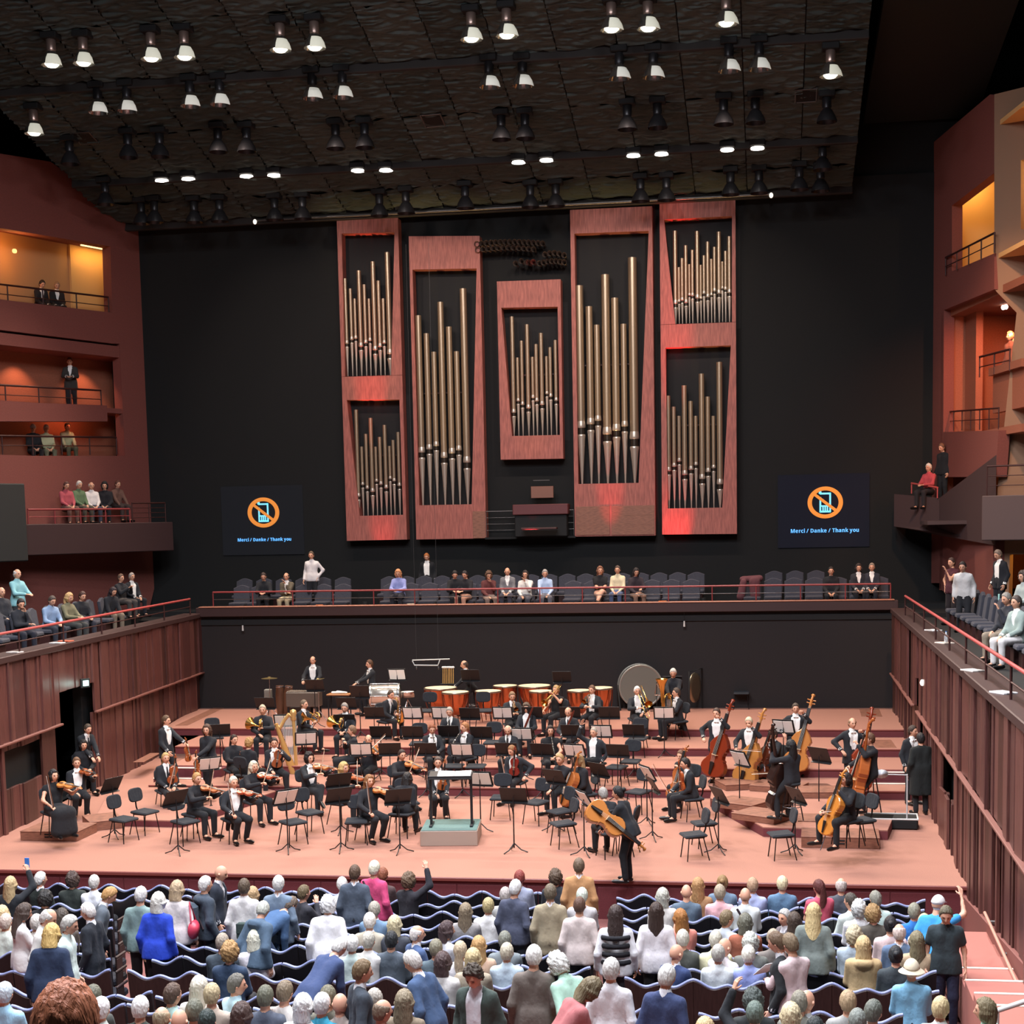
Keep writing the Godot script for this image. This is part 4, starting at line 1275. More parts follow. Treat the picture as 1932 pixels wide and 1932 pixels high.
# ---------------------------------------------------------------- ceiling
func cpt(u: float, v: float) -> Vector3:      # where a pixel meets the stage ceiling
	var r := ray(u, v)
	for s: Array in CEIL:
		var nn := Vector3(0, 1, -s[3])
		var p := CAM + r * ((Vector3(0, s[2], s[0]) - CAM).dot(nn) / r.dot(nn))
		if p.z >= s[0] - 0.3 and p.z <= s[1]: return p
	return CAM + r * ((15.85 - CAM.y) / r.y)
const CEIL := [[-20.6, -17.75, 15.85, 0.225], [-17.75, -12.9, 16.62, 0.235], [-12.9, -5.5, 17.95, 0.24]]   # each section: far z, near z, height at far, slope
func build_ceiling() -> void:
	var k := MB.new()
	k.box(Vector3(-6, 23.0, 4.0), Vector3(60, 0.3, 62))
	struct_("ceiling", k.mesh(), M.dark, "black upper ceiling")
	var rng := RandomNumberGenerator.new()
	rng.seed = 4
	var fn := FastNoiseLite.new()
	fn.seed = 21; fn.frequency = 1.0; fn.fractal_octaves = 2
	var tiles := {}
	for si in 3:
		var s: Array = CEIL[si]
		var an := atan(s[3] as float)
		var len_: float = (s[1] - s[0]) / cos(an)
		var t := Transform3D(Basis(Vector3.RIGHT, -an), Vector3(0, s[2], s[0]))
		k = MB.new()
		k.box(t * Vector3(-6.47, 0.22, len_ / 2), Vector3(22.9, 0.2, len_), t.basis)
		k.box(t * Vector3(-6.47, -0.02, -0.06), Vector3(22.9, 0.42, 0.12), t.basis, 0.02)
		var w := struct_("ceiling", k.mesh(), mat(hx("2b2623"), 0.8), "%s section of the dark rippled stage canopy" % ["rearmost", "middle", "front"][si])
		var cols := 15
		var rows := 2 if si < 2 else 3
		for i in cols:
			for j in rows:
				var tw := 22.9 / cols
				var tl := len_ / rows
				var key := "%d_%d" % [si, rng.randi() % 3]
				if not tiles.has(key): tiles[key] = ripple_tile(fn, tw - 0.03, tl - 0.025, float(tiles.size()) * 7.3)
				put("panel", tiles[key], M.tile[rng.randi() % 3], w, t * Transform3D(Basis(Vector3.BACK, rng.randf_range(-0.004, 0.004)), Vector3(-17.92 + (i + 0.5) * tw, 0.06, (j + 0.5) * tl)))
	# beam and dark catwalk right of the canopy
	k = MB.new()
	k.box(Vector3(6.9, 18.6, -13.0), Vector3(3.2, 0.3, 16.0), Basis(Vector3.RIGHT, -0.1))
	struct_("beam_right", k.mesh(), mat(hx("1c201e"), 0.9), "dark soffit right of the stage canopy")
	k = MB.new()
	k.box(Vector3(-4.7, 19.5, ZW - 0.2), Vector3(40, 8, 0.2)); k.box(Vector3(-20.5, 12, -4), Vector3(0.3, 24, 50)); k.box(Vector3(13.5, 12, -4), Vector3(0.3, 24, 50))
	k.box(Vector3(-4, 12, 30.5), Vector3(40, 24, 0.3)); k.box(Vector3(-4, -1.6, 10), Vector3(40, 0.3, 44)); k.box(Vector3(-4.7, 1.6, -21.5), Vector3(34, 6, 0.3))
	struct_("wall_outer", k.mesh(), M.black, "black outer shell of the hall")
	# lamps
	var cap := MB.new()
	cap.box(Vector3(0, -0.08, 0), Vector3(0.42, 0.16, 0.36), Basis(), 0.02)
	var tubem := MB.new()
	tubem.lathe([Vector2(0.0, -0.16), Vector2(0.12, -0.16), Vector2(0.12, -0.42), Vector2(0.1, -0.44)], 14)
	var bell := MB.new()
	bell.lathe([Vector2(0.1, -0.44), Vector2(0.15, -0.5), Vector2(0.23, -0.64), Vector2(0.27, -0.78), Vector2(0.262, -0.78), Vector2(0.22, -0.64), Vector2(0.14, -0.5), Vector2(0.1, -0.455)], 18)
	var disc := MB.new()
	disc.lathe([Vector2(0.17, -0.70), Vector2(0.17, -0.76), Vector2(0.12, -0.81), Vector2(0.0, -0.83)], 16)
	var glow_liner := MB.new()
	glow_liner.lathe([Vector2(0.18, -0.54), Vector2(0.255, -0.66), Vector2(0.30, -0.80), Vector2(0.285, -0.81), Vector2(0.25, -0.70)], 10, Transform3D(Basis(Vector3.UP, -0.2), Vector3.ZERO), 1.5)  # arc that glows in place of lamp light caught on the rim
	var lm := glow_liner.mesh()
	var bm := bell.mesh(); var tm := tubem.mesh(); var cm := cap.mesh(); var dm := disc.mesh()
	var chrome := mat(hx("d8d4cc"), 0.18, 0.95)
	var copper := mat(hx("c2a79a"), 0.3, 0.8)
	var dull := mat(hx("39383a"), 0.35, 0.6)
	var rows_ := [
		["lit", "bright bell lamp, front canopy lamp row", [62, 196, 95, 62, 155, 59, 283, 50, 346, 47, 527, 32, 592, 28, 888, 11, 955, 4, 1153, -8, 1222, -10, 1370, -20, 1567, 82]],
		["shade", "open reflector shade, second canopy lamp row", [183, 155, 238, 152, 357, 142, 413, 139, 588, 127, 645, 124, 922, 104, 985, 102, 1168, 87, 1232, 85, 1375, 72, 1432, 69]],
		["off", "dark unlit bell lamp, middle canopy lamp row", [130, 256, 240, 243, 300, 241, 410, 232, 464, 231, 632, 225, 687, 223, 945, 207, 990, 205, 1183, 187, 1240, 184, 1365, 177, 1425, 174, 1560, 172]],
		["glow", "glowing round lamp, rear bright canopy row", [305, 327, 355, 324, 465, 319, 517, 317, 675, 308, 728, 307, 978, 292, 1031, 288, 1195, 279, 1248, 276, 1372, 268, 1429, 265]],
		["off", "dark unlit bell lamp, rearmost canopy lamp row", [197, 335, 265, 373, 290, 370, 365, 370, 413, 368, 517, 365, 570, 363, 715, 357, 765, 352, 877, 342, 1000, 340, 1048, 338, 1208, 328, 1257, 326, 1378, 315, 1432, 312, 1508, 305, 1548, 308, 1552, 266]]]
	for rw in rows_:
		var n := 0
		for i in range(0, rw[2].size(), 2):
			var p := cpt(rw[2][i], rw[2][i + 1])
			var o := node("ceiling_lamp", Transform3D(Basis(), p), "%s, %s from the left" % [rw[1], ORD[n]], "lamp", rw[1] + "s")
			n += 1
			put("mount", cm, M.dark, o)
			if rw[0] == "glow":
				put("housing", tm, dull, o, Transform3D(Basis.from_scale(Vector3(1, 0.5, 1)), Vector3(0, 0.05, 0)))
				var gk := MB.new()
				gk.lathe([Vector2(0.0, -0.17), Vector2(0.19, -0.19), Vector2(0.2, -0.23), Vector2(0.0, -0.26)], 16)
				put("diffuser", gk.mesh(), glow(hx("fff6ea"), 4.0), o)
				spot(p + Vector3(0, -0.35, 0.05), Vector3(p.x, 0.5, -8.0), hx("ffe9d6"), STAGE_E, 52.0, 0.2)
			else:
				put("housing", tm, copper if rw[0] == "lit" else dull, o)
				put("shade", bm, chrome if rw[0] != "off" else dull, o)
				if rw[0] == "shade":
					put("glow_liner", lm, glow(hx("f4f2e4"), 0.3), o)
					if i in [4, 8, 12, 16, 20]: spot(p + Vector3(0, -0.95, 0), Vector3(p.x * 0.72 - 1.3, 10.0, -20.6), hx("ffe6d8"), ORGAN_E, 36.0, 0.2)  # spots added at some shades to brighten the organ cases
				if rw[0] == "lit":
					put("diffuser", dm, glow(hx("fffbe8"), 3.0), o)
					put("glow_liner", lm, glow(hx("f4f2dc"), 0.35), o)
					spot(p + Vector3(0, -0.95, 0), Vector3(p.x * 0.6 - 1.0, -0.5, 3.5 if i % 4 else -3.0), hx("fff3e6"), FRONT_E, 50.0, 0.2)
	for q in [[160, 258], [817, 225], [1521, 178]]:
		var p := cpt(q[0], q[1])
		var o := node("vent", Transform3D(Basis(Vector3.RIGHT, -0.23), p), "square black vent with a pale frame in the canopy, %s" % {160: "at the left", 817: "in the middle", 1521: "at the right"}[q[0]], "vent", "canopy vents")
		put("opening", boxm(Vector3(0, -0.01, 0), Vector3(0.5, 0.06, 0.62), 0.01), M.dark, o)
		for s: float in [-1.0, 1.0]:
			put("frame", boxm(Vector3(s * 0.27, -0.02, 0), Vector3(0.04, 0.08, 0.7), 0.008), M.steel, o)
			put("frame", boxm(Vector3(0, -0.02, s * 0.33), Vector3(0.5, 0.08, 0.04), 0.008), M.steel, o)
	k = MB.new()
	var b0 := pz(482, 416, -20.5)
	var b1 := pz(1455, 366, -20.5)
	k.tube([Vector3.ZERO, b1 - b0], 0.05, 8)
	var bar := node("lighting_bar", Transform3D(Basis(), b0), "long grey lighting bar along the rear edge of the canopy", "bar")
	put("tube", k.mesh(), M.steel, bar)
	for q: Vector3 in [Vector3.ZERO, b1 - b0]:
		k = MB.new()
		k.ball(q + Vector3(0, -0.05, 0.06), Vector3(0.06, 0.08, 0.06), Basis(), 6)
		put("lamp", k.mesh(), glow(hx("f4ead8"), 1.5), bar)
	# unseen house lights added over the stalls to brighten the audience, above the picture
	for q in [[-9.5, 4.0], [-3.5, 4.0], [2.5, 4.0], [-9.5, 10.5], [-3.5, 10.5], [2.5, 10.5], [-3.5, 19.0], [2.5, 19.0]]:
		var o := node("added_house_light", Transform3D(Basis(), Vector3(q[0], 20.0, q[1])), "added unseen white light panel over the stalls, %s row, %s" % ["nearest" if q[1] > 12 else ("near" if q[1] > 6 else "far"), {-9.5: "left", -3.5: "centre", 2.5: "right"}[q[0]]], "lamp", "added house lights")
		put("housing", boxm(Vector3(0, 0.12, 0), Vector3(2.2, 0.2, 1.4), 0.02), M.steel, o)
		put("diffuser", boxm(Vector3(0, 0.0, 0), Vector3(2.0, 0.05, 1.2), 0.01), glow(hx("f4f6ff"), 3.0), o)
		area(Vector3(q[0], 19.9, q[1]), Vector3(q[0], 0, q[1]), Vector2(2.0, 1.2), hx("f2f4ff"), ADDED_HOUSE_E)

# ---------------------------------------------------------------- organ
func build_organ() -> void:
	var o := node("pipe_organ", Transform3D(Basis(), pz(1013, 1012, ZW) * Vector3(1, 1, 1)), "large pipe organ of five salmon pink cases full of tin pipes on the black wall", "organ")
	var base := o.position
	var zc := ZW + 0.45          # front of the cases
	var g := func(x: float, y: float) -> Vector2:   # zoom pixel of the organ picture -> metres on the front plane
		var p := pz(600 + x / 2.356, 360 + y / 2.356, zc)
		return Vector2(p.x - base.x, p.y - base.y)
	var tz := Transform3D(Basis(), Vector3(0, 0, zc - base.z - 0.42))
	# each case: outline, openings, and for each opening its pipes [foot x, top y, mouth y, width], in zoom pixels
	var cases := [
		[[83, 128, 355, 120, 395, 1550, 128, 1556], [[105, 190, 340, 185, 325, 820, 120, 825], [128, 930, 362, 928, 378, 1440, 185, 1445]],
			["128 385 690 17,150 430 672 16,168 475 665 15,190 350 705 20,212 412 688 17,231 475 675 15,253 310 722 21,275 395 705 18,294 475 688 16,318 268 742 24", "178 970 1372 18,198 1135 1318 15,218 1078 1335 16,241 1007 1352 19,260 1135 1302 14,279 1092 1318 17,302 1038 1335 18,321 1132 1290 14,338 1105 1302 16,361 1070 1324 17"], "outer left"],
		[[403, 202, 718, 200, 748, 1545, 437, 1550], [[420, 350, 705, 345, 683, 1393, 450, 1398]],
			["463 550 1185 29,497 630 1168 26,528 712 1152 24,562 490 1208 29,597 600 1188 28,628 710 1172 25,663 430 1232 32"], "inner left"],
		[[795, 403, 1078, 393, 1090, 1190, 812, 1195], [[815, 520, 1065, 515, 1075, 1085, 862, 1090]],
			["869 555 1000 19,890 738 945 15,909 663 962 16,935 590 980 19,956 735 930 15,973 678 947 17,996 628 965 19,1018 732 912 14,1035 692 926 16,1059 660 945 17"], "centre"],
		[[1120, 85, 1485, 68, 1500, 1532, 1142, 1537], [[1140, 190, 1470, 178, 1425, 1298, 1157, 1303]],
			["1172 417 1082 36,1214 510 1062 32,1247 592 1042 27,1287 368 1112 38,1328 472 1092 34,1365 588 1068 28,1407 292 1135 40"], "inner right"],
		[[1518, 58, 1855, 40, 1862, 1525, 1530, 1528], [[1538, 128, 1840, 112, 1840, 583, 1588, 592], [1545, 697, 1835, 687, 1797, 1408, 1555, 1412]],
			["1589 173 515 19,1605 335 500 12,1619 295 495 14,1636 238 508 16,1651 322 470 11,1665 258 476 15,1687 175 490 19,1702 325 485 11,1716 283 466 14,1733 222 484 17,1749 298 470 12,1763 245 455 15,1783 177 470 19,1798 310 440 11,1812 263 447 14,1829 198 465 18", "1560 908 1260 20,1584 957 1240 19,1607 998 1215 17,1631 862 1280 23,1659 932 1255 20,1681 998 1232 17,1708 810 1300 25,1735 912 1266 21,1759 998 1245 17,1787 758 1325 27"], "outer right"]]
	for c in cases:
		var out: Array = c[0]
		var pc := []
		for i in range(0, 8, 2): pc.append(g.call(out[i], out[i + 1]))
		# the front board is pieced together around the openings, so that each opening is a real hole
		var k := MB.new()
		var y_prev := [pc[0], pc[1]]
		for oi in c[1].size():
			var h: Array = c[1][oi]
			var hp := []
			for i in range(0, 8, 2): hp.append(g.call(h[i], h[i + 1]))
			var edge := func(y: float, right: bool) -> Vector2:
				var a: Vector2 = pc[1] if right else pc[0]
				var b: Vector2 = pc[2] if right else pc[3]
				return a.lerp(b, (y - a.y) / (b.y - a.y))
			var tl: Vector2 = edge.call(hp[0].y, false)
			var tr: Vector2 = edge.call(hp[1].y, true)
			var bl: Vector2 = edge.call(hp[3].y, false)
			var br: Vector2 = edge.call(hp[2].y, true)
			k.prism(PackedVector2Array([y_prev[0], y_prev[1], tr, hp[1], hp[0], tl]), 0.42, tz)
			k.prism(PackedVector2Array([tl, hp[0], hp[3], bl]), 0.42, tz)
			k.prism(PackedVector2Array([hp[1], tr, br, hp[2]]), 0.42, tz)
			y_prev = [bl, br]
			if oi == c[1].size() - 1: k.prism(PackedVector2Array([bl, hp[3], hp[2], br, pc[2], pc[3]]), 0.42, tz)
			else: k.prism(PackedVector2Array([hp[3], hp[2], br, br + Vector2(0, -0.01), bl + Vector2(0, -0.01), bl]), 0.42, tz)
		var cs := put("organ_case", k.mesh(), M.organ, o)
		meta(cs, "%s salmon pink organ case with a tapering opening" % c[3])
		for oi in c[1].size():
			var h: Array = c[1][oi]
			var a: Vector2 = g.call(h[0], h[1])
			var b: Vector2 = g.call(h[4], h[5])
			var b3: Vector2 = g.call(h[6], h[7])
			var bk := MB.new()
			bk.box(Vector3((a.x + b.x) / 2, (a.y + b.y) / 2, zc - base.z - 0.47), Vector3(absf(b.x - a.x) + 0.5, a.y - b.y + 0.3, 0.06))
			put("dark_back", bk.mesh(), M.dark, cs)
			for ps: String in c[2][oi].split(","):
				var w := ps.split(" ")
				var fx := w[0].to_float()
				var top: Vector2 = g.call(fx, w[1].to_float())
				var foot: Vector2 = g.call(fx, lerpf(h[7], h[5], clampf((fx - h[6]) / (h[4] - h[6]), 0.0, 1.0)))
				var mouth: Vector2 = g.call(fx, w[2].to_float())
				var r := w[3].to_float() / 2.356 / 2900.0 * 47.3 * 0.5
				var pk := MB.new()
				var H := top.y - foot.y
				var m := mouth.y - foot.y
				pk.colored = true
				pk.lathe([Vector2(r * 0.2, 0.0), Vector2(r * 0.26, 0.03), Vector2(r * 0.92, m - r * 0.9), Vector2(r * 1.04, m - r * 0.5), Vector2(r * 1.04, m), Vector2(r * 0.9, m + r * 0.05)], 14)
				pk.col = Color(0.10, 0.09, 0.08)
				pk.lathe([Vector2(r * 0.9, m), Vector2(r * 0.9, m + r * 1.7)], 14)
				pk.col = Color.WHITE  # pale dome: polished metal plus a painted uplight glint
				pk.lathe([Vector2(r * 0.9, m + r * 1.6), Vector2(r * 1.08, m + r * 1.7), Vector2(r * 1.1, m + r * 2.2), Vector2(r * 1.02, m + r * 3.0), Vector2(r * 0.98, m + r * 3.3)], 14)
				pk.col = Color(0.66, 0.57, 0.47)  # browner body colour paints in the hall reflected by the tin
				pk.lathe([Vector2(r * 0.98, m + r * 3.2), Vector2(r * 0.98, H), Vector2(r * 0.88, H), Vector2(r * 0.86, H - 0.2)], 14)
				var pp := put("pipe", pk.mesh(), M.tin, cs, Transform3D(Basis(), Vector3(foot.x, foot.y - 0.01, zc - base.z - 0.14)))
			# wind rail across the pipes
			var wk := MB.new()
			var ym := lerpf(a.y, b.y, 0.52 if oi == 0 and c[1].size() == 1 else 0.48)
			wk.box(Vector3((b.x + b3.x) / 2, ym, zc - base.z - 0.3), Vector3((b.x - b3.x) * 0.8, 0.04, 0.04))
			put("pipe_rail", wk.mesh(), M.brown, cs)
	# horizontal trumpets
	var tk := MB.new()
	tk.lathe([Vector2(0.02, -0.9), Vector2(0.045, -0.2), Vector2(0.085, 0.0), Vector2(0.078, 0.0), Vector2(0.04, -0.2)], 12, Transform3D(Basis(Vector3.RIGHT, PI / 2), Vector3.ZERO))
	var tm := tk.mesh()
	var brass := mat(hx("8a7a70"), 0.35, 0.6)
	for q: Array in [[708, 238, 1000, 236, 15], [712, 264, 960, 262, 12], [1010, 285, 1095, 288, 5], [985, 325, 1095, 320, 7], [880, 325, 930, 320, 3]]:
		for i in q[4]:
			var f: float = float(i) / (q[4] - 1)
			var p: Vector2 = g.call(lerpf(q[0], q[2], f), lerpf(q[1], q[3], f) - 8.0 * sin(PI * f))
			put("trumpet_pipe", tm, brass, o, Transform3D(Basis(), Vector3(p.x, p.y, zc - base.z + 0.1)))
	for q: Array in [[938, 321], [958, 318]]:
		var p: Vector2 = g.call(q[0], q[1])
		put("trumpet_pipe", tm, mat(hx("c98a80"), 0.3, 0.8), o, Transform3D(Basis(), Vector3(p.x, p.y, zc - base.z + 0.1)))  # pinker tint stands for red light falling on these two
	# console on its own small gallery between the inner cases
	var cx: Vector2 = g.call(995, 1400)
	var co := node("organ_console", Transform3D(Basis(), Vector3(base.x + cx.x, base.y, ZW + 0.5)), "dark organ console with a red brown top and a wooden music desk", "organ console")
	put("body", boxm(Vector3(0, 0.33, 0), Vector3(1.62, 0.66, 0.5), 0.02), M.dark, co)
	put("top_board", boxm(Vector3(0, 0.83, 0.05), Vector3(1.72, 0.32, 0.55), 0.02), mat(hx("5a2a2a"), 0.5), co)
	put("music_desk", boxm(Vector3(0.02, 1.36, -0.05), Vector3(0.7, 0.36, 0.05), 0.01), mat(hx("7a5140"), 0.5), co)
	put("lamp_bar", boxm(Vector3(0.0, 1.72, -0.05), Vector3(0.52, 0.03, 0.05), 0.008), M.steel, co)
	put("bench", boxm(Vector3(0, 0.25, 0.55), Vector3(1.1, 0.06, 0.3), 0.012), M.brown, co)
	var r0: Vector2 = g.call(750, 1530)
	var r1: Vector2 = g.call(1138, 1524)
	railing("thin steel railing of four bars before the organ console", [Vector3(base.x + r0.x, base.y + 0.02, zc + 0.02), Vector3(base.x + r1.x, base.y + 0.02, zc + 0.02)], 0.78, 1.1, M.steel, 3, 0.014)
	var fl := MB.new()
	fl.box(Vector3(base.x + (r0.x + r1.x) / 2, base.y - 0.03, ZW + 0.25), Vector3(r1.x - r0.x + 0.1, 0.06, 0.5))
	struct_("floor_organ_gallery", fl.mesh(), M.dark, "narrow dark floor before the organ console")
	for q: Array in [[1145, 1403, 1298, 1530], [1304, 1400, 1497, 1528]]:
		for j in 3:
			var a: Vector2 = g.call(q[0], lerpf(q[1], q[3], j / 3.0))
			var b: Vector2 = g.call(q[2], lerpf(q[1], q[3], (j + 1) / 3.0))
			put("board", boxm(Vector3((a.x + b.x) / 2, (a.y + b.y) / 2, zc - base.z + 0.012), Vector3(b.x - a.x - 0.015, a.y - b.y - 0.015, 0.024), 0.004), M.box, o)
	var a4: Vector2 = g.call(687, 1425)
	var b4: Vector2 = g.call(746, 1544)
	put("board", boxm(Vector3((a4.x + b4.x) / 2, (a4.y + b4.y) / 2, zc - base.z + 0.012), Vector3(b4.x - a4.x, a4.y - b4.y, 0.024), 0.004), M.box, o)
	# lamps on the gallery floor that colour the cases
	var up := [[235, 880, 190.0, 5.5], [955, 1140, 50.0, 7.0], [1300, 1330, 26.0, 9.0], [1590, 1480, 34.0, 14.0], [1590, 640, 300.0, 5.0], [290, 1500, 10.0, 12.0]]
	for i in up.size():
		var p: Vector2 = g.call(up[i][0], up[i][1])
		var at := Vector3(base.x + p.x, 3.66, ZB - 1.75)
		var lo := node("floor_spot", Transform3D(Basis(), at - Vector3(0, 0.1, 0)), "small red floor spotlight on the choir gallery below the organ, %s of six" % ORD[i], "lamp", "red floor spots of the choir gallery")
		var lk := MB.new()
		lk.lathe([Vector2(0.0, 0.0), Vector2(0.07, 0.0), Vector2(0.08, 0.04), Vector2(0.07, 0.2), Vector2(0.055, 0.2), Vector2(0.05, 0.15), Vector2(0, 0.15)], 12)
		put("housing", lk.mesh(), M.dark, lo)
		lk = MB.new()
		lk.lathe([Vector2(0.05, 0.16), Vector2(0, 0.161)], 12)
		put("lens", lk.mesh(), glow(hx("ff3a48"), 1.0), lo)
		spot(at + Vector3(0, 0.15, 0), Vector3(base.x + p.x, base.y + p.y, zc), hx("ff3a48"), up[i][2], up[i][3], 0.03, 1.0)
	var gold := [[225, 470, 26.0], [560, 560, 30.0], [950, 600, 12.0], [1300, 480, 34.0], [1710, 380, 20.0]]
	for i in gold.size():
		var p: Vector2 = g.call(gold[i][0], gold[i][1])
		spot(Vector3(base.x + p.x, 3.95, ZB - 1.5), Vector3(base.x + p.x, base.y + p.y, zc - 0.1), hx("ffd890"), gold[i][2] * 1.6, 11.0, 0.1, 1.0)
		var lo := node("floor_spot", Transform3D(Basis(), Vector3(base.x + p.x, 3.62, ZB - 1.5)), "small black floor spotlight on the choir gallery, %s from the left" % ORD[i], "lamp", "floor spots of the choir gallery")
		var lk := MB.new()
		lk.lathe([Vector2(0.0, 0.0), Vector2(0.09, 0.0), Vector2(0.1, 0.05), Vector2(0.09, 0.28), Vector2(0.07, 0.28), Vector2(0.06, 0.2), Vector2(0, 0.2)], 12)
		put("housing", lk.mesh(), M.dark, lo)
		lk = MB.new()
		lk.lathe([Vector2(0.062, 0.22), Vector2(0, 0.221)], 12)
		put("lens", lk.mesh(), glow(hx("ffd890"), 2.0), lo)

func build_signs() -> void:
	for q: Array in [[497, 967, 499, 1018, "left"], [1557, 948, 1556, 1001, "right"]]:
		var c := pz(q[0], q[1], ZW + 0.06)
		var tx := pz(q[2], q[3], ZW + 0.06)
		var s := 47.0 / 2900.0
		var o := node("projected_sign", Transform3D(Basis(), c), "projected orange no-phones sign on the black wall %s of the organ" % q[4], "sign", "")
		put("projected_light", boxm(Vector3(-0.05, -0.25, -0.035), Vector3(168 * s, 136 * s, 0.03)), projected_light_mat(hx("20242e") if q[4] == "left" else hx("0c1836")), o)  # glowing panel stands for faint projector light on the bare wall
		var orange := glow(hx("e08a3a"), 0.55)  # ring, bar and lettering glow in place of projected light
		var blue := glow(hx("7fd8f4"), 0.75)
		var k := MB.new()
		k.lathe([Vector2(24.5 * s, -0.01), Vector2(24.5 * s, 0.012), Vector2(32.5 * s, 0.012), Vector2(32.5 * s, -0.01)], 48, Transform3D(Basis(Vector3.RIGHT, PI / 2) * Basis.from_scale(Vector3(1, 1, 0.91)), Vector3.ZERO))
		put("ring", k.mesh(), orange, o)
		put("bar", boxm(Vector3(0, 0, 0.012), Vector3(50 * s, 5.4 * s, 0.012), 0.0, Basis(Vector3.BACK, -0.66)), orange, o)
		k = MB.new()
		for b: Array in [[0, 16.5, 20, 3.2], [9, 0, 3.2, 36], [-9, -4, 3.2, 28], [0, -17, 20, 3.2], [-9.5, 18.5, 5, 4.5], [0, -6.5, 18, 2.6], [-4, -12, 2.6, 9], [0, -12, 2.6, 9], [4, -12, 2.6, 9]]:
			k.box(Vector3(b[0] * s, b[1] * s, 0), Vector3(b[2] * s, b[3] * s, 0.012))
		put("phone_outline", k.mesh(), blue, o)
		var tm := TextMesh.new()
		tm.text = "Merci / Danke / Thank you"
		var sf := SystemFont.new()
		sf.font_names = PackedStringArray(["Droid Sans"])
		sf.font_weight = 700
		tm.font = sf
		tm.font_size = 32; tm.pixel_size = 0.0056; tm.depth = 0.01
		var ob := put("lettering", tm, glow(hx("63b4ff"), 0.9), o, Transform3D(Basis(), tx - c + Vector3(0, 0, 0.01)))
		var wd := tm.get_aabb().size.x
		ob.scale = Vector3.ONE * ((110 if q[4] == "left" else 125) * s / maxf(wd, 0.1))

func projected_light_mat(c: Color) -> StandardMaterial3D:
	var m := glow(c, 0.22)  # weak emission imitates light thrown by a projector
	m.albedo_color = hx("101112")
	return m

func ripple_tile(fn: FastNoiseLite, w: float, l: float, off: float) -> ArrayMesh:   # a panel whose underside is crinkled across
	var k := MB.new()
	k.box(Vector3(0, 0.02, 0), Vector3(w, 0.06, l))
	var nx := 9
	var nz := int(l / 0.03)
	for j in nz + 1:
		for i in nx + 1:
			var x := w * (float(i) / nx - 0.5)
			var z := l * (float(j) / nz - 0.5)
			var ph := z / 0.24 + 1.1 * fn.get_noise_2d(x * 0.9 + off, z * 0.5) * 2.0 + 0.5 * fn.get_noise_2d(x * 3.0 - off, z * 2.0)
			var saw := ph - floorf(ph)
			var am := 0.35 + 0.65 * clampf(0.5 + fn.get_noise_2d(x * 1.3 + off * 2.0, z * 4.0) * 1.6, 0.0, 1.0)
			k.vert(Vector3(x, -0.015 - 0.13 * am * (1.0 - pow(absf(2.0 * saw - 1.0), 4.0)) * (0.7 + 0.3 * saw), z), Vector3.DOWN)
	var first := k.v.size() - (nx + 1) * (nz + 1)
	var nn := PackedVector3Array()
	nn.resize((nx + 1) * (nz + 1))
	for j in nz:
		for i in nx:
			var a := first + j * (nx + 1) + i
			var b := a + 1
			var c := a + nx + 1
			var d := c + 1
			k.ix.append_array([a, c, b, b, c, d])
			var g := (k.v[b] - k.v[a]).cross(k.v[c] - k.v[a])
			for q in [a, b, c, d]: nn[q - first] += g
	for i in nn.size():
		var g := nn[i].normalized()
		k.n[first + i] = g if g.y < 0 else -g
	return k.mesh()
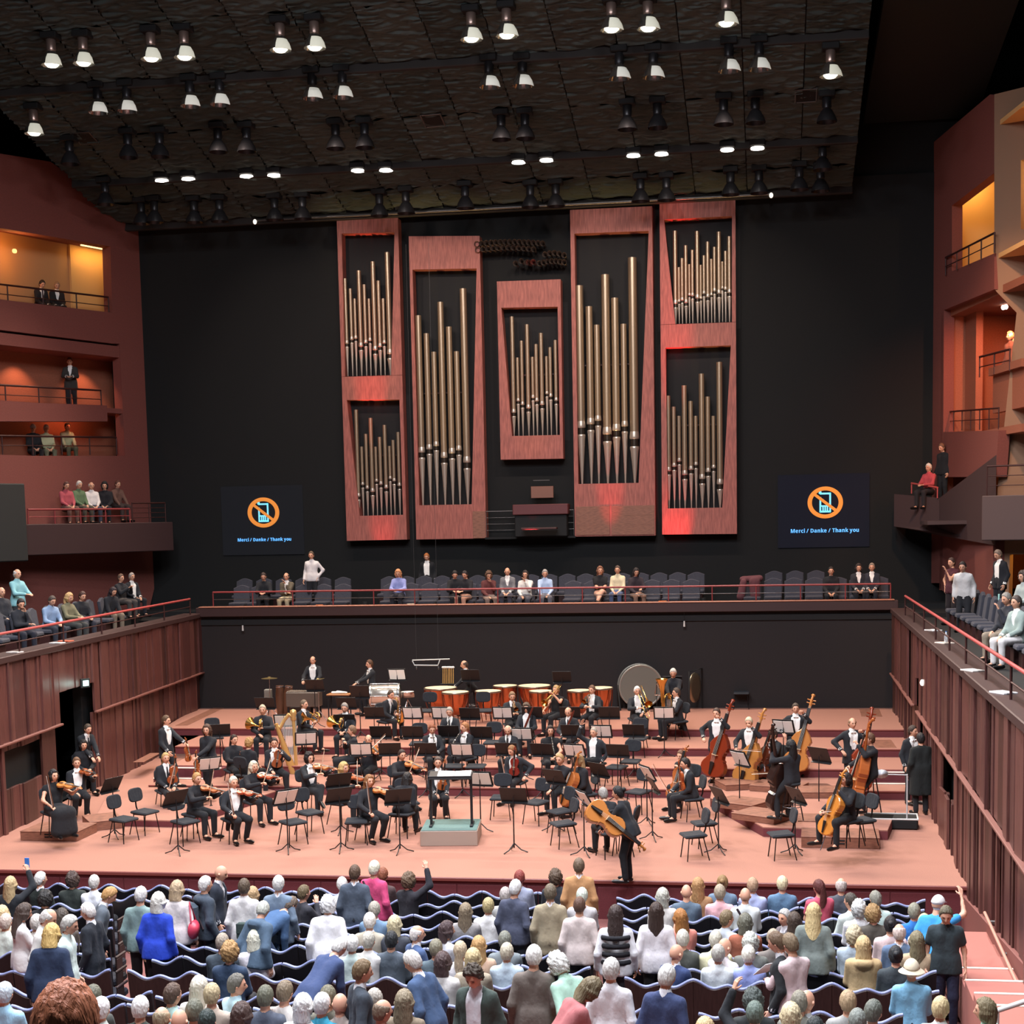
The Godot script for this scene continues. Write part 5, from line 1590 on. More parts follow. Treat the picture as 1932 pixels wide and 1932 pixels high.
# ---------------------------------------------------------------- instruments, stands, chairs
func along(a: Vector3, b: Vector3, up: Vector3) -> Transform3D:      # z from a to b, y near up
	var z := (b - a).normalized()
	var x := up.cross(z).normalized()
	return Transform3D(Basis(x, z.cross(x), z), a)
var inst := {}
func strung(kind: String) -> Dictionary:
	if inst.has(kind): return inst[kind]
	var L: float = {"violin": 0.36, "viola": 0.42, "cello": 0.76, "bass": 1.02}[kind]
	var wide: float = {"violin": 1.0, "viola": 1.0, "cello": 1.0, "bass": 1.05}[kind]
	var prof := [Vector2(0.0, 0.06), Vector2(0.02, 0.15), Vector2(0.07, 0.235), Vector2(0.15, 0.28), Vector2(0.24, 0.285), Vector2(0.33, 0.25), Vector2(0.39, 0.205), Vector2(0.41, 0.215), Vector2(0.44, 0.17), Vector2(0.52, 0.155), Vector2(0.59, 0.175), Vector2(0.62, 0.205), Vector2(0.64, 0.195), Vector2(0.72, 0.23), Vector2(0.80, 0.235), Vector2(0.89, 0.20), Vector2(0.955, 0.13), Vector2(1.0, 0.035)]
	if kind == "bass": prof = prof.slice(0, 13) + [Vector2(0.72, 0.22), Vector2(0.80, 0.185), Vector2(0.88, 0.135), Vector2(0.95, 0.075), Vector2(1.0, 0.04)]
	var pl := PackedVector2Array()
	for p: Vector2 in prof: pl.append(Vector2(p.y * wide, p.x) * L)
	for i in range(prof.size() - 1, -1, -1): pl.append(Vector2(-prof[i].y * wide, prof[i].x) * L)
	var th: float = L * (0.14 if kind in ["violin", "viola"] else 0.2)
	var t := Transform3D(Basis(Vector3.LEFT, Vector3.BACK, Vector3.UP), Vector3(0, -th, 0))   # outline y -> z, thickness -> y
	var d := {}
	var k := MB.new()
	k.prism(pl, th, t, L * 0.02)
	d.body = [k.mesh(), ""]
	k = MB.new()
	var nl: float = L * (0.40 if kind != "bass" else 0.52)
	k.tube([Vector3(0, -th * 0.3, L * 0.95), Vector3(0, 0.0, L + nl)], [L * 0.042, L * 0.032], 8, true, 0.8)
	d.neck = [k.mesh(), ""]
	k = MB.new()
	k.tube([Vector3(0, -L * 0.015, L + nl), Vector3(0, L * 0.005, L + nl * 1.28), Vector3(0, -L * 0.045, L + nl * 1.5)], [L * 0.036, L * 0.03, L * 0.026], 8)
	k.ball(Vector3(0, -L * 0.05, L + nl * 1.48), Vector3(0.05, 0.036, 0.036) * L, Basis(), 5)
	for s: float in [-1.0, 1.0]:
		for j in 2: k.tube([Vector3(0, -L * 0.01, L + nl * (1.1 + 0.14 * j)), Vector3(s * L * 0.1, 0, L + nl * (1.12 + 0.14 * j))], L * 0.014, 5)
	d.scroll = [k.mesh(), ""]
	k = MB.new()
	k.box(Vector3(0, L * 0.055, L * 0.98), Vector3(L * 0.085, L * 0.02, L * 0.76 + nl * 0.4), Basis(Vector3.RIGHT, 0.03), L * 0.008)
	d.fingerboard = [k.mesh(), "1a1412"]
	k = MB.new()
	k.box(Vector3(0, L * 0.045, L * 0.5), Vector3(L * 0.13, L * 0.09, L * 0.014), Basis(), L * 0.004)
	d.bridge = [k.mesh(), "d8b483"]
	k = MB.new()
	k.tube([Vector3(0, L * 0.03, L * 0.05), Vector3(0, L * 0.06, L * 0.33)], [L * 0.028, L * 0.06], 6, true, 0.4)
	d.tailpiece = [k.mesh(), "1a1412"]
	k = MB.new()
	for q in 4: k.tube([Vector3((q - 1.5) * L * 0.022, L * 0.06, L * 0.3), Vector3((q - 1.5) * L * 0.028, L * 0.094, L * 0.5), Vector3((q - 1.5) * L * 0.014, L * 0.035, L + nl)], 0.0022 if L > 0.5 else 0.0012, 4)
	d.string_set = [k.mesh(), "c9c2b4"]
	if L > 0.5:
		k = MB.new()
		k.tube([Vector3(0, -th * 0.5, 0.02), Vector3(0, -th * 0.5, -0.28 if kind == "cello" else -0.2)], 0.008, 6)
		d.endpin = [k.mesh(), "55565a"]
	inst[kind] = d
	return d
func place_strung(kind: String, xf: Transform3D, col: String, label: String, group := "") -> Node3D:
	var kname: String = {"bass": "double_bass"}.get(kind, kind)
	var o := node(kname, xf, label, {"bass": "double bass"}.get(kind, kind), group)
	var wm := mat(hx(col), 0.22)
	var d := strung(kind)
	for p in d: put(p, d[p][0], wm if d[p][1] == "" else mat(hx(d[p][1]), 0.4), o)
	return o
func bow(a: Vector3, b: Vector3, label: String, len_ := 0.74) -> void:
	var o := node("bow", along(a, b, Vector3(0.2, 1, 0.1)), label, "bow")
	var k := MB.new()
	k.tube([Vector3(0, 0.012, -0.03), Vector3(0, 0.004, len_ * 0.5), Vector3(0, 0.02, len_)], [0.0075, 0.006, 0.0055], 6)
	put("stick", k.mesh(), mat(hx("8a5a3c"), 0.35), o)
	k = MB.new()
	k.box(Vector3(0, -0.016, len_ * 0.5), Vector3(0.014, 0.006, len_ - 0.05))
	put("hair", k.mesh(), mat(hx("efe6d6"), 0.7), o)
	put("frog", boxm(Vector3(0, -0.005, 0.03), Vector3(0.014, 0.026, 0.05), 0.003), mat(hx("1a1412"), 0.4), o)

var gold_m: StandardMaterial3D
var silv_m: StandardMaterial3D
func wind(kind: String, mouth: Vector3, to: Vector3, label: String) -> void:
	var cat: String = {"horn": "french horn"}.get(kind, kind)
	var called: String = {"horn": "french_horn"}.get(kind, kind)
	var o := node(called, along(mouth, to, Vector3.UP), label, cat)
	var k := MB.new()
	var k2 := MB.new()
	var k3 := MB.new()
	var bell := func(z0: float, z1: float, r0: float, r1: float, at: Vector3, b: Basis) -> void:
		var pr := []
		for i in 9:
			var t := i / 8.0
			pr.append(Vector2(r0 + (r1 - r0) * pow(t, 3.2), lerpf(z0, z1, t)))
		pr.append(Vector2(r1 * 0.97, z1 - 0.004)); pr.append(Vector2(r0 + (r1 - r0) * 0.3, lerpf(z0, z1, 0.7)))
		k2.lathe(pr, 18, Transform3D(b * Basis(Vector3.RIGHT, PI / 2), at))
	match kind:
		"trumpet":
			k.tube([Vector3(0, 0, 0), Vector3(0, 0, 0.30), Vector3(0, -0.03, 0.335), Vector3(0, -0.10, 0.335), Vector3(0, -0.13, 0.30), Vector3(0, -0.13, 0.06), Vector3(0, -0.10, 0.03), Vector3(0, -0.03, 0.04), Vector3(0, 0.0, 0.1)], 0.008, 6)
			bell.call(0.1, 0.48, 0.009, 0.062, Vector3.ZERO, Basis())
			for i in 3: k3.tube([Vector3(0.012, -0.17, 0.15 + 0.028 * i), Vector3(0.012, 0.04, 0.15 + 0.028 * i)], 0.012, 8)
		"trombone":
			k.tube([Vector3.ZERO, Vector3(0, 0, 0.95), Vector3(0.04, 0, 1.02), Vector3(0.08, 0, 0.95), Vector3(0.08, 0, 0.0), Vector3(0.1, 0.06, -0.28), Vector3(0.12, 0.12, -0.2), Vector3(0.12, 0.12, 0.1)], 0.008, 6)
			bell.call(0.1, 0.58, 0.012, 0.11, Vector3(0.12, 0.12, 0), Basis())
			k3.box(Vector3(0.04, 0, 0.1), Vector3(0.08, 0.012, 0.012)); k3.box(Vector3(0.04, 0, 0.5), Vector3(0.08, 0.012, 0.012))
		"horn":
			var pts := []
			for i in 22: pts.append(Vector3(0.0, -0.05, 0.22) + Vector3(0.02 * sin(i * 0.3), 0.13 * sin(i * 0.42), 0.13 * cos(i * 0.42)))
			k.tube([Vector3.ZERO, Vector3(0, -0.02, 0.1)] + pts, 0.011, 6)
			bell.call(0.0, 0.34, 0.016, 0.155, Vector3(-0.03, -0.1, 0.24), Basis(Vector3.UP, -2.2))
			for i in 3: k3.tube([Vector3(0.04, 0.03, 0.18 + 0.035 * i), Vector3(-0.03, 0.03, 0.18 + 0.035 * i)], 0.015, 8)
		"tuba":
			var pts := [Vector3.ZERO, Vector3(0, -0.05, 0.08)]
			for i in 15:
				var an := i * TAU / 13.0
				pts.append(Vector3(0.02, -0.22 + 0.30 * cos(an), 0.2 + 0.16 * sin(an)))
			k.tube(pts, 0.026, 8)
			var p2 := []
			for i in 9:
				var an := PI + i * PI / 8.0
				p2.append(Vector3(-0.06, -0.42 + 0.16 * sin(an), 0.2 + 0.15 * cos(an)))
			k.tube([Vector3(-0.06, 0.1, 0.05)] + p2 + [Vector3(-0.06, -0.2, 0.35)], 0.045, 8)
			bell.call(-0.2, 0.62, 0.06, 0.22, Vector3(-0.06, 0.0, 0.35), Basis(Vector3.RIGHT, -PI / 2))
			for i in 4: k3.tube([Vector3(0.07, -0.1, 0.12 + 0.045 * i), Vector3(0.07, -0.34, 0.12 + 0.045 * i)], 0.018, 8)
		"flute":
			k.tube([Vector3(0, 0, -0.08), Vector3(0, 0, 0.6)], 0.011, 8)
			for i in 9: k3.ball(Vector3(0, 0.012, 0.16 + 0.045 * i), Vector3(0.009, 0.005, 0.009), Basis(), 4)
			k2.tube([Vector3(0, 0, 0.55), Vector3(0, 0, 0.62)], 0.0125, 8)
		"saxophone":
			k.tube([Vector3.ZERO, Vector3(0, 0.02, 0.12), Vector3(0, -0.04, 0.2), Vector3(0, -0.5, 0.26), Vector3(0, -0.6, 0.34), Vector3(0, -0.5, 0.42)], [0.012, 0.014, 0.018, 0.03, 0.04, 0.05], 10)
			bell.call(-0.02, 0.26, 0.05, 0.085, Vector3(0, -0.5, 0.42), Basis(Vector3.RIGHT, -1.4))
			for i in 7: k3.ball(Vector3(0.0, -0.1 - 0.06 * i, 0.245 + 0.012 * i), Vector3(0.02, 0.016, 0.02), Basis(), 4)
		_:      # clarinet, oboe, bassoon: a dark tube with silver keys
			var long := 0.62 if kind != "bassoon" else 1.25
			var w := 1.0 if kind != "bassoon" else 1.9
			k.tube([Vector3.ZERO, Vector3(0, 0, 0.06), Vector3(0, 0, long * 0.86), Vector3(0, 0, long * 0.95), Vector3(0, 0, long)], [0.008 * w, 0.014 * w, 0.015 * w, 0.02 * w, 0.033 * w], 10)
			for i in 8: k3.tube([Vector3(0.012 * w, 0.012 * w, long * (0.18 + 0.085 * i)), Vector3(-0.012 * w, 0.014 * w, long * (0.2 + 0.085 * i))], 0.004, 5)
			k2.tube([Vector3(0, 0, long * 0.45), Vector3(0, 0, long * 0.48)], 0.018 * w, 10)
	var dark := kind in ["clarinet", "oboe"]
	var mm := gold_m
	if dark: mm = mat(hx("17130f"), 0.3)
	elif kind == "bassoon": mm = mat(hx("5c2417"), 0.3)
	elif kind in ["flute"]: mm = silv_m
	if kind == "tuba": o.transform = o.transform * Transform3D(Basis.from_scale(Vector3.ONE * 0.75), Vector3.ZERO)
	put("tube", k.mesh(), mm, o)
	put("joint" if kind in ["flute", "clarinet", "oboe", "bassoon"] else "bell", k2.mesh(), silv_m if kind in ["flute", "clarinet", "oboe", "bassoon"] else gold_m, o)
	put("valves" if kind in ["trumpet", "horn", "tuba"] else "key_work", k3.mesh(), silv_m, o).set_meta("kind", "stuff")

var stand0: Node3D
var chair0: Node3D
func make_stand() -> Node3D:
	var o := node("music_stand")
	var bm := mat(hx("141416"), 0.45)
	var k := MB.new()
	k.box(Vector3(0, 0, 0), Vector3(0.52, 0.34, 0.012), Basis(), 0.004)
	var dt := Transform3D(Basis(Vector3.RIGHT, -0.55), Vector3(0, 1.06, 0.02))
	put("desk", k.mesh(), bm, o, dt)
	put("lip", boxm(Vector3(0, -0.165, -0.03), Vector3(0.52, 0.012, 0.06), 0.003), bm, o, dt)
	k = MB.new()
	k.tube([Vector3(0, 0.08, 0), Vector3(0, 1.03, 0)], [0.014, 0.010], 8)
	put("pole", k.mesh(), bm, o)
	k = MB.new()
	k.tube([Vector3(0, 0.16, 0.01), Vector3(0, 0.05, 0.14), Vector3(0, 0.01, 0.27)], 0.011, 6)
	var lm := k.mesh()
	for i in 3: put("leg", lm, bm, o, Transform3D(Basis(Vector3.UP, i * TAU / 3 + 0.5), Vector3.ZERO))
	return o
func make_chair() -> Node3D:
	var o := node("orchestra_chair")
	var fab := cloth(hx("202328"))
	var met := mat(hx("1a1a1b"), 0.35, 0.5)
	var k := MB.new()
	k.box(Vector3(0, 0.455, 0.02), Vector3(0.44, 0.055, 0.43), Basis(Vector3.RIGHT, 0.05), 0.022)
	put("seat", k.mesh(), fab, o)
	k = MB.new()
	var p := PackedVector2Array()
	for i in 20:
		var an := TAU * i / 20
		p.append(Vector2(signf(cos(an)) * pow(absf(cos(an)), 0.6) * 0.2, signf(sin(an)) * pow(absf(sin(an)), 0.6) * 0.145))
	k.prism(p, 0.045, Transform3D(Basis(Vector3.RIGHT, -0.18), Vector3(0, 0.79, -0.245)), 0.015)
	put("backrest", k.mesh(), fab, o)
	k = MB.new()
	k.tube([Vector3(0, 0.44, -0.17), Vector3(0, 0.55, -0.215), Vector3(0, 0.74, -0.235)], 0.016, 6)
	put("back_post", k.mesh(), met, o)
	for s: float in [-1.0, 1.0]:
		k = MB.new()
		k.tube([Vector3(s * 0.17, 0.43, 0.15), Vector3(s * 0.215, 0.0, 0.20)], 0.011, 6)
		put("leg", k.mesh(), met, o)
		k = MB.new()
		k.tube([Vector3(s * 0.17, 0.43, -0.12), Vector3(s * 0.215, 0.0, -0.22)], 0.011, 6)
		put("leg", k.mesh(), met, o)
	k = MB.new()
	k.tube([Vector3(-0.17, 0.42, 0.15), Vector3(-0.17, 0.42, -0.14), Vector3(0.17, 0.42, -0.14), Vector3(0.17, 0.42, 0.15)], 0.011, 6)
	put("seat_frame", k.mesh(), met, o)
	return o
var used := {}
func again(proto: Node3D, at: Transform3D, label: String, cat: String, group: String) -> Node3D:
	var o := proto
	if used.has(proto):
		o = proto.duplicate()
		o.name = proto.name
		add_child(o, true)
	used[proto] = true
	o.transform = at
	meta(o, label, cat, group)
	return o

# the level (0 stage, 1-4 risers) on which a point seen at (u, v) and hgt above that level stands
func stage_pt(u: float, v: float, hgt: float, lvl := -1) -> Vector3:
	if lvl >= 0: 
		var p := py(u, v, 0.2 * lvl + hgt)
		return Vector3(p.x, 0.2 * lvl, p.z)
	var best := Vector3.ZERO
	for L in 5:
		var p := py(u, v, 0.2 * L + hgt)
		var front: float = 9.0 if L == 0 else STEP[L - 1]
		var back: float = STEP[L] if L < 4 else -17.6
		if p.z <= front and p.z > back - 0.02: return Vector3(p.x, 0.2 * L, minf(p.z, front - 0.25))
		if L == 0 or p.z <= front + 0.4: best = Vector3(p.x, 0.2 * L, clampf(p.z, back + 0.1, front - 0.25))
	return best

# head-top pixel | facing | pose | hair style and colour | top | bottom | instrument | short name | look
const BAND := [
	"100 1452 0 50|sit la=violin ra=bowlow rh=grip hy=10|long 15110f|sleeveless|skirt|violin c07a3a|long-dressed violinist|long-haired violinist in a long black dress at the far left edge of the stage|0.2",
	"144 1429 0 35|sit la=violin ra=lap rh=grip legs=tuck|short 6b4a30|tails|trousers|violin 8c4420|left edge violinist|brown-haired man in a tailcoat holding up a violin at the far left edge|0.0",
	"165 1366 0 60|walk lean=22 la=reach ra=reach|short 4a3a2c|jacket|trousers|none|doorway man|man in a dark suit bending forward in the black doorway of the left wall|0",
	"157 1396 0 40|sit la=read ra=read lean=12|bob 1d1512|sweater|trousers|none|woman below the doorway|dark-haired woman in black reading a sheet below the man in the left doorway|0",
	"313 1350 0 75|walk la=reach ra=swing hy=10|short 5a4028|tails|trousers|violin 9a5028|walking violinist|man in a tailcoat walking in from the left along the risers carrying a violin|1",
	"390 1367 0 -20|walk la=reach ra=down hy=20|bob 4a3020|sweater|trousers|violin 9a5028|walking woman|brown-haired woman in black walking on the lower riser, violin in hand|1",
	"312 1420 0 40|sit la=lap ra=lap lh=grip rh=grip legs=out|tail c09a62|jacket|trousers|vrest 9a4a22|blond upright-bow violinist|blond violinist in a dark jacket with violin on the knee and bow upright|0",
	"371 1458 0 60|sit la=violin ra=bow rh=grip lean=6|short b98a55|sweater|trousers|violin b06030|fair violinist in black|violinist with short fair hair playing in black beside the empty front left chairs|0",
	"440 1465 0 45|sit la=violin ra=bowlow rh=grip legs=tuck|short d9cdb8|tails|trousers|violin b8502a|white-haired front violinist|white-haired violinist in a tailcoat at the very front of the left strings|0",
	"441 1386 0 40|sit la=read ra=read hy=15|tail 2c1c14|sweater|trousers|viola a05a30|downward-looking violist|dark-haired woman in black looking down behind the blond-haired players on the left|0",
	"470 1393 0 160|sit la=reach ra=lap lean=8|wild a57c48|sweater|trousers|none|tousled blond woman|woman seen from behind with tousled long blond hair among the left strings|0",
	"478 1436 0 50|sit la=violin ra=bow rh=grip|long d8c9ae|sweater|trousers|violin b8502a|long pale-haired violinist|violinist with long pale hair right behind the white-haired front violinist|0",
	"517 1392 0 20|sit la=neck ra=lap lh=grip rh=grip legs=wide|short 30211a|tails|trousers|viola 8e4a26|violist by the harp|dark-haired man in tailcoat and white shirt holding a viola just left of the harp|0",
	"495 1330 0 10|sit la=wind ra=windlow lh=grip|short b9a58a|sweater|trousers|horn|short-haired horn player|short-haired woman in black holding a golden french horn on the left risers|3",
	"573 1320 0 70|sit la=wind ra=windlow lh=grip hy=10|buzz 6a5844|jacket|trousers|horn|horn player behind harp|close-cropped man in a grey suit facing right with a horn behind the harp|3",
	"650 1326 0 0|sit la=windlow ra=windlow hp=12|short 8d857c|jacket|trousers|horn|grey-haired horn player|grey-haired man in a dark suit bending over his stand right of the harp|3",
	"737 1302 0 55|sit lean=14 la=wind ra=windlow lh=grip|short 4a3a2e|jacket|trousers|saxophone|saxophone player|man in a grey suit leaning over a shining saxophone below the silver drum|3",
	"664 1369 0 -70|sit la=flute ra=flute lh=grip rh=grip hy=-5|short 7a5a40|sweater|trousers|flute|flute player|flute player in black turned to the left below the horn section|1",
	"695 1386 0 -10|sit la=violin ra=bow rh=grip lh=grip tw=12|fringe 3a2c22|sweater|trousers|viola a0602f|grey-clad violist|man in a dark grey pullover playing the viola behind two front violinists|0",
	"758 1414 0 40|sit la=violin ra=bow rh=grip lean=8|tail 35221a|sweater|trousers|violin c07038|dark-haired violinist|dark-haired violinist in black left of the conductor's podium|0",
	"583 1420 0 55|sit la=violin ra=bow rh=grip legs=cross|curly 201612|tails|trousers|violin b56a34|cross-legged violinist|curly dark-haired violinist in a tailcoat with crossed legs in front of the harp|0",
	"648 1438 0 65|sit la=violin ra=bow rh=grip lean=6|bob c8a468|sweater|trousers|violin a85428|blond bobbed violinist|blond violinist in black turned to the right in the front violins|0",
	"696 1462 0 45|sit la=violin ra=bowlow rh=grip legs=tuck|long 8a5c34|sweater|trousers|violin b86a30|auburn violinist|violinist with long auburn hair in black trousers at the front left of the podium|0",
	"768 1458 0 170|sit lean=30 la=lap ra=lap|bob 1c1411|sweater|trousers|none|bent black-haired player|black-haired player bent forward beside an empty chair left of the podium|0",
	"590 1238 0 0|stand la=drum ra=drum lh=grip rh=grip|fringe 2a2018|tails|trousers|none|white-waistcoated percussionist|bald percussionist in tailcoat and white waistcoat standing at the rear left|4",
	"697 1245 0 -55|perch la=reach ra=drum|short 5a3c26|tails|trousers|none|silver drum percussionist|brown-haired percussionist in a tailcoat standing behind the silver drum|4",
	"876 1246 0 -70|perch lean=14 la=reach ra=drum lh=grip rh=grip|fringe 4a3a30|tails|trousers|none|timpanist|balding timpanist in a tailcoat leaning to the left over the copper drums|4",
	"848 1334 0 0|sit la=windlow ra=windlow hp=10|short 9c9488|jacket|trousers|clarinet|grey-haired clarinettist|grey-haired man in a grey suit seated in the third row left of centre|2",
	"815 1366 0 20|sit la=windlow ra=windlow hp=16|short 8a4e30|tails|trousers|oboe|red-haired oboist|red-haired man in a tailcoat bending over in the second row|1",
	"877 1363 0 -35|sit la=windlow ra=windlow hy=-15|short a06a40|tails|trousers|oboe|fair oboist|fair-haired man in a tailcoat looking left in the second row|1",
	"958 1368 0 0|sit la=windlow ra=windlow hp=14|fringe b5aa9c|jacket|trousers|clarinet|bald clarinettist|bald man with glasses in a grey suit in the second row right of centre|1",
	"966 1305 0 20|sit la=wind ra=wind lh=grip hp=12|short 8a6a4c|jacket|trousers|trumpet|reading trumpeter|man in a dark suit reading below the middle copper drums|3",
	"993 1327 0 0|sit la=windlow ra=windlow|curly 5c4838|open|trousers|bassoon|curly bassoonist|curly-haired man with an open jacket and white shirt in the third row|2",
	"1049 1293 0 -30|sit la=high ra=reach lh=grip rh=grip|short a98a60|sleeveless|trousers|trombone|bare-armed trombonist|bare-armed fair woman playing a trombone in front of the copper drums|3",
	"1072 1334 0 -10|sit la=windlow ra=windlow hp=14|fringe 6a4a3a|jacket|trousers|bassoon|bald bassoonist|bald man in a grey suit in the third row below the trombonist|2",
	"1038 1369 0 15|sit la=windlow ra=windlow|long 2a1a14|sleeveless|trousers|clarinet|wavy-haired clarinettist|woman with long dark wavy hair in a black top in the second row|1",
	"826 1428 0 15|sit la=knee ra=lap lh=grip legs=tuck|short 56453a|tails|trousers|vrest 9a5228|violist behind the podium|man with glasses in a tailcoat seated right behind the conductor's desk|0",
	"966 1406 0 -15|sit lean=8 la=rest ra=lap lh=grip hy=-20 hp=14|short 8c6038|open|trousers|vrest 7a2018|red viola player|brown-haired man in open jacket and white shirt looking down right of the podium|0",
	"1056 1422 0 -40|sit lean=12 la=reach ra=lap hy=20|short b08c5c|sweater|trousers|none|blond talking woman|blond woman in grey leaning to her neighbour right of centre|0",
	"1092 1424 0 -60|sit lean=10 la=lap ra=lap|long a5855a|sweater|trousers|cello a56030|fair talking woman|fair long-haired woman behind the blond one, leaning in to talk|0",
	"1120 1372 0 -20|sit la=hip ra=raise legs=cross rh=flat|buzz a39888|open|trousers|none|waving man|grey-haired man in an open dark jacket raising his hand in the right strings|1",
	"1117 1293 0 -15|sit la=wind ra=wind hy=-10|short 6a4c36|open|trousers|trumpet|open-jacketed trumpeter|brown-haired man with open jacket and white shirt beside the rightmost copper drums|3",
	"1202 1295 0 20|sit la=windlow ra=wind lh=grip|short ece6da|open|trousers|trombone|white-haired trombonist|white-haired man in a dark jacket in front of the large bass drum|3",
	"1276 1298 0 -60|sit la=wind ra=windlow hy=-10|short 4c3c30|tails|trousers|tuba|tuba player|dark-haired man facing left with a large tuba|3",
	"1270 1261 0 0|perch la=reach ra=reach hp=16|short d8cfc0|sweater|trousers|none|white-haired percussionist|white-haired percussionist behind a stand between bass drum and gong|4",
	"1285 1415 0 -35|sit lean=16 la=neck ra=lap|tail 6a4630|sweater|trousers|cello a0582c|bending cellist|woman bending over a cello next to the reddish double bass|0",
	"1293 1430 0 -70|sit la=lap ra=bowlow rh=grip lean=10|short 241a16|jacket|trousers|vrest 9c4a22|left-facing violist|dark-haired man in a dark jacket facing left with a violin on his knee|0",
	"1166 1483 0 -105|stand lean=18 la=reach ra=reach lh=grip rh=grip|bun 120e0d|blouse|trousers|hcello b8743a|cello-carrying woman|black-haired cellist in black holding her cello level at the front of the stage|0",
	"1138 1486 0 -150|sit lean=26 la=lap ra=reach|short 9a948c|blouse|trousers|none|bent grey-haired player|grey-haired player bending down behind the cellist with the level cello|0",
	"1352 1336 0 -10|stand la=high ra=rest lh=grip rh=grip hy=-10|short 4a3428|tails|trousers|bass 7e2f18|bassist nearest the brass|dark-haired man in a tailcoat with the reddish brown bass nearest the brass|1",
	"1413 1353 0 -15|stand la=high ra=bowlow lh=grip rh=grip hp=10|short d8c8a4|tails|trousers|bass b5783c|pale-haired bassist|pale-haired man bowing a honey brown double bass|0",
	"1459 1376 0 -50|sit la=neck ra=lap lh=grip|short 3a2c24|tails|trousers|cello 5a2a1a|cellist among the basses|dark-haired man in a tailcoat seated among the double basses|0",
	"1501 1327 0 5|stand la=high ra=rest lh=grip|short 4a3c30|tails|trousers|bass bf7a3e|tall rear bassist|tall man in a tailcoat standing at the back with a golden brown bass|1",
	"1492 1396 0 -130|perch la=high ra=bowlow lh=grip rh=grip|long 100c0b|sweater|trousers|bass 2c1c18|dark bass woman|black-haired woman in black seen from behind with a very dark bass|0",
	"1608 1354 0 25|stand la=neck ra=rest lh=grip|fringe 8a6a50|tails|trousers|bass 84331c|bald bassist|bald man in tailcoat and white bow tie behind a dark red bass|1",
	"1641 1383 0 -70|perch la=high ra=bowlow lh=grip rh=grip hy=-10|short 6a4a34|sweater|trousers|bass a5582a|left-facing bassist|man with glasses in black facing left with an orange brown bass|0",
	"1596 1458 0 -55|sit la=neck ra=bowlow lh=grip rh=grip legs=wide|bob 2a1c16|sweater|trousers|cello c47c34|front right cellist|cellist in black with an orange brown cello on the front right boxes|0",
	"1722 1369 0 40|stand la=hip ra=down hy=20|short 3c2c22|tails|trousers|none|white-tied doorway man|man in tailcoat and white shirt facing the long-coated man at the right doorway|0",
	"1737 1383 0 -165|stand la=down ra=down|short 1c1614|coat|trousers|none|long-coated man|man in a long black coat seen from behind at the right doorway|0",
]
var band := []       # [position, short name]
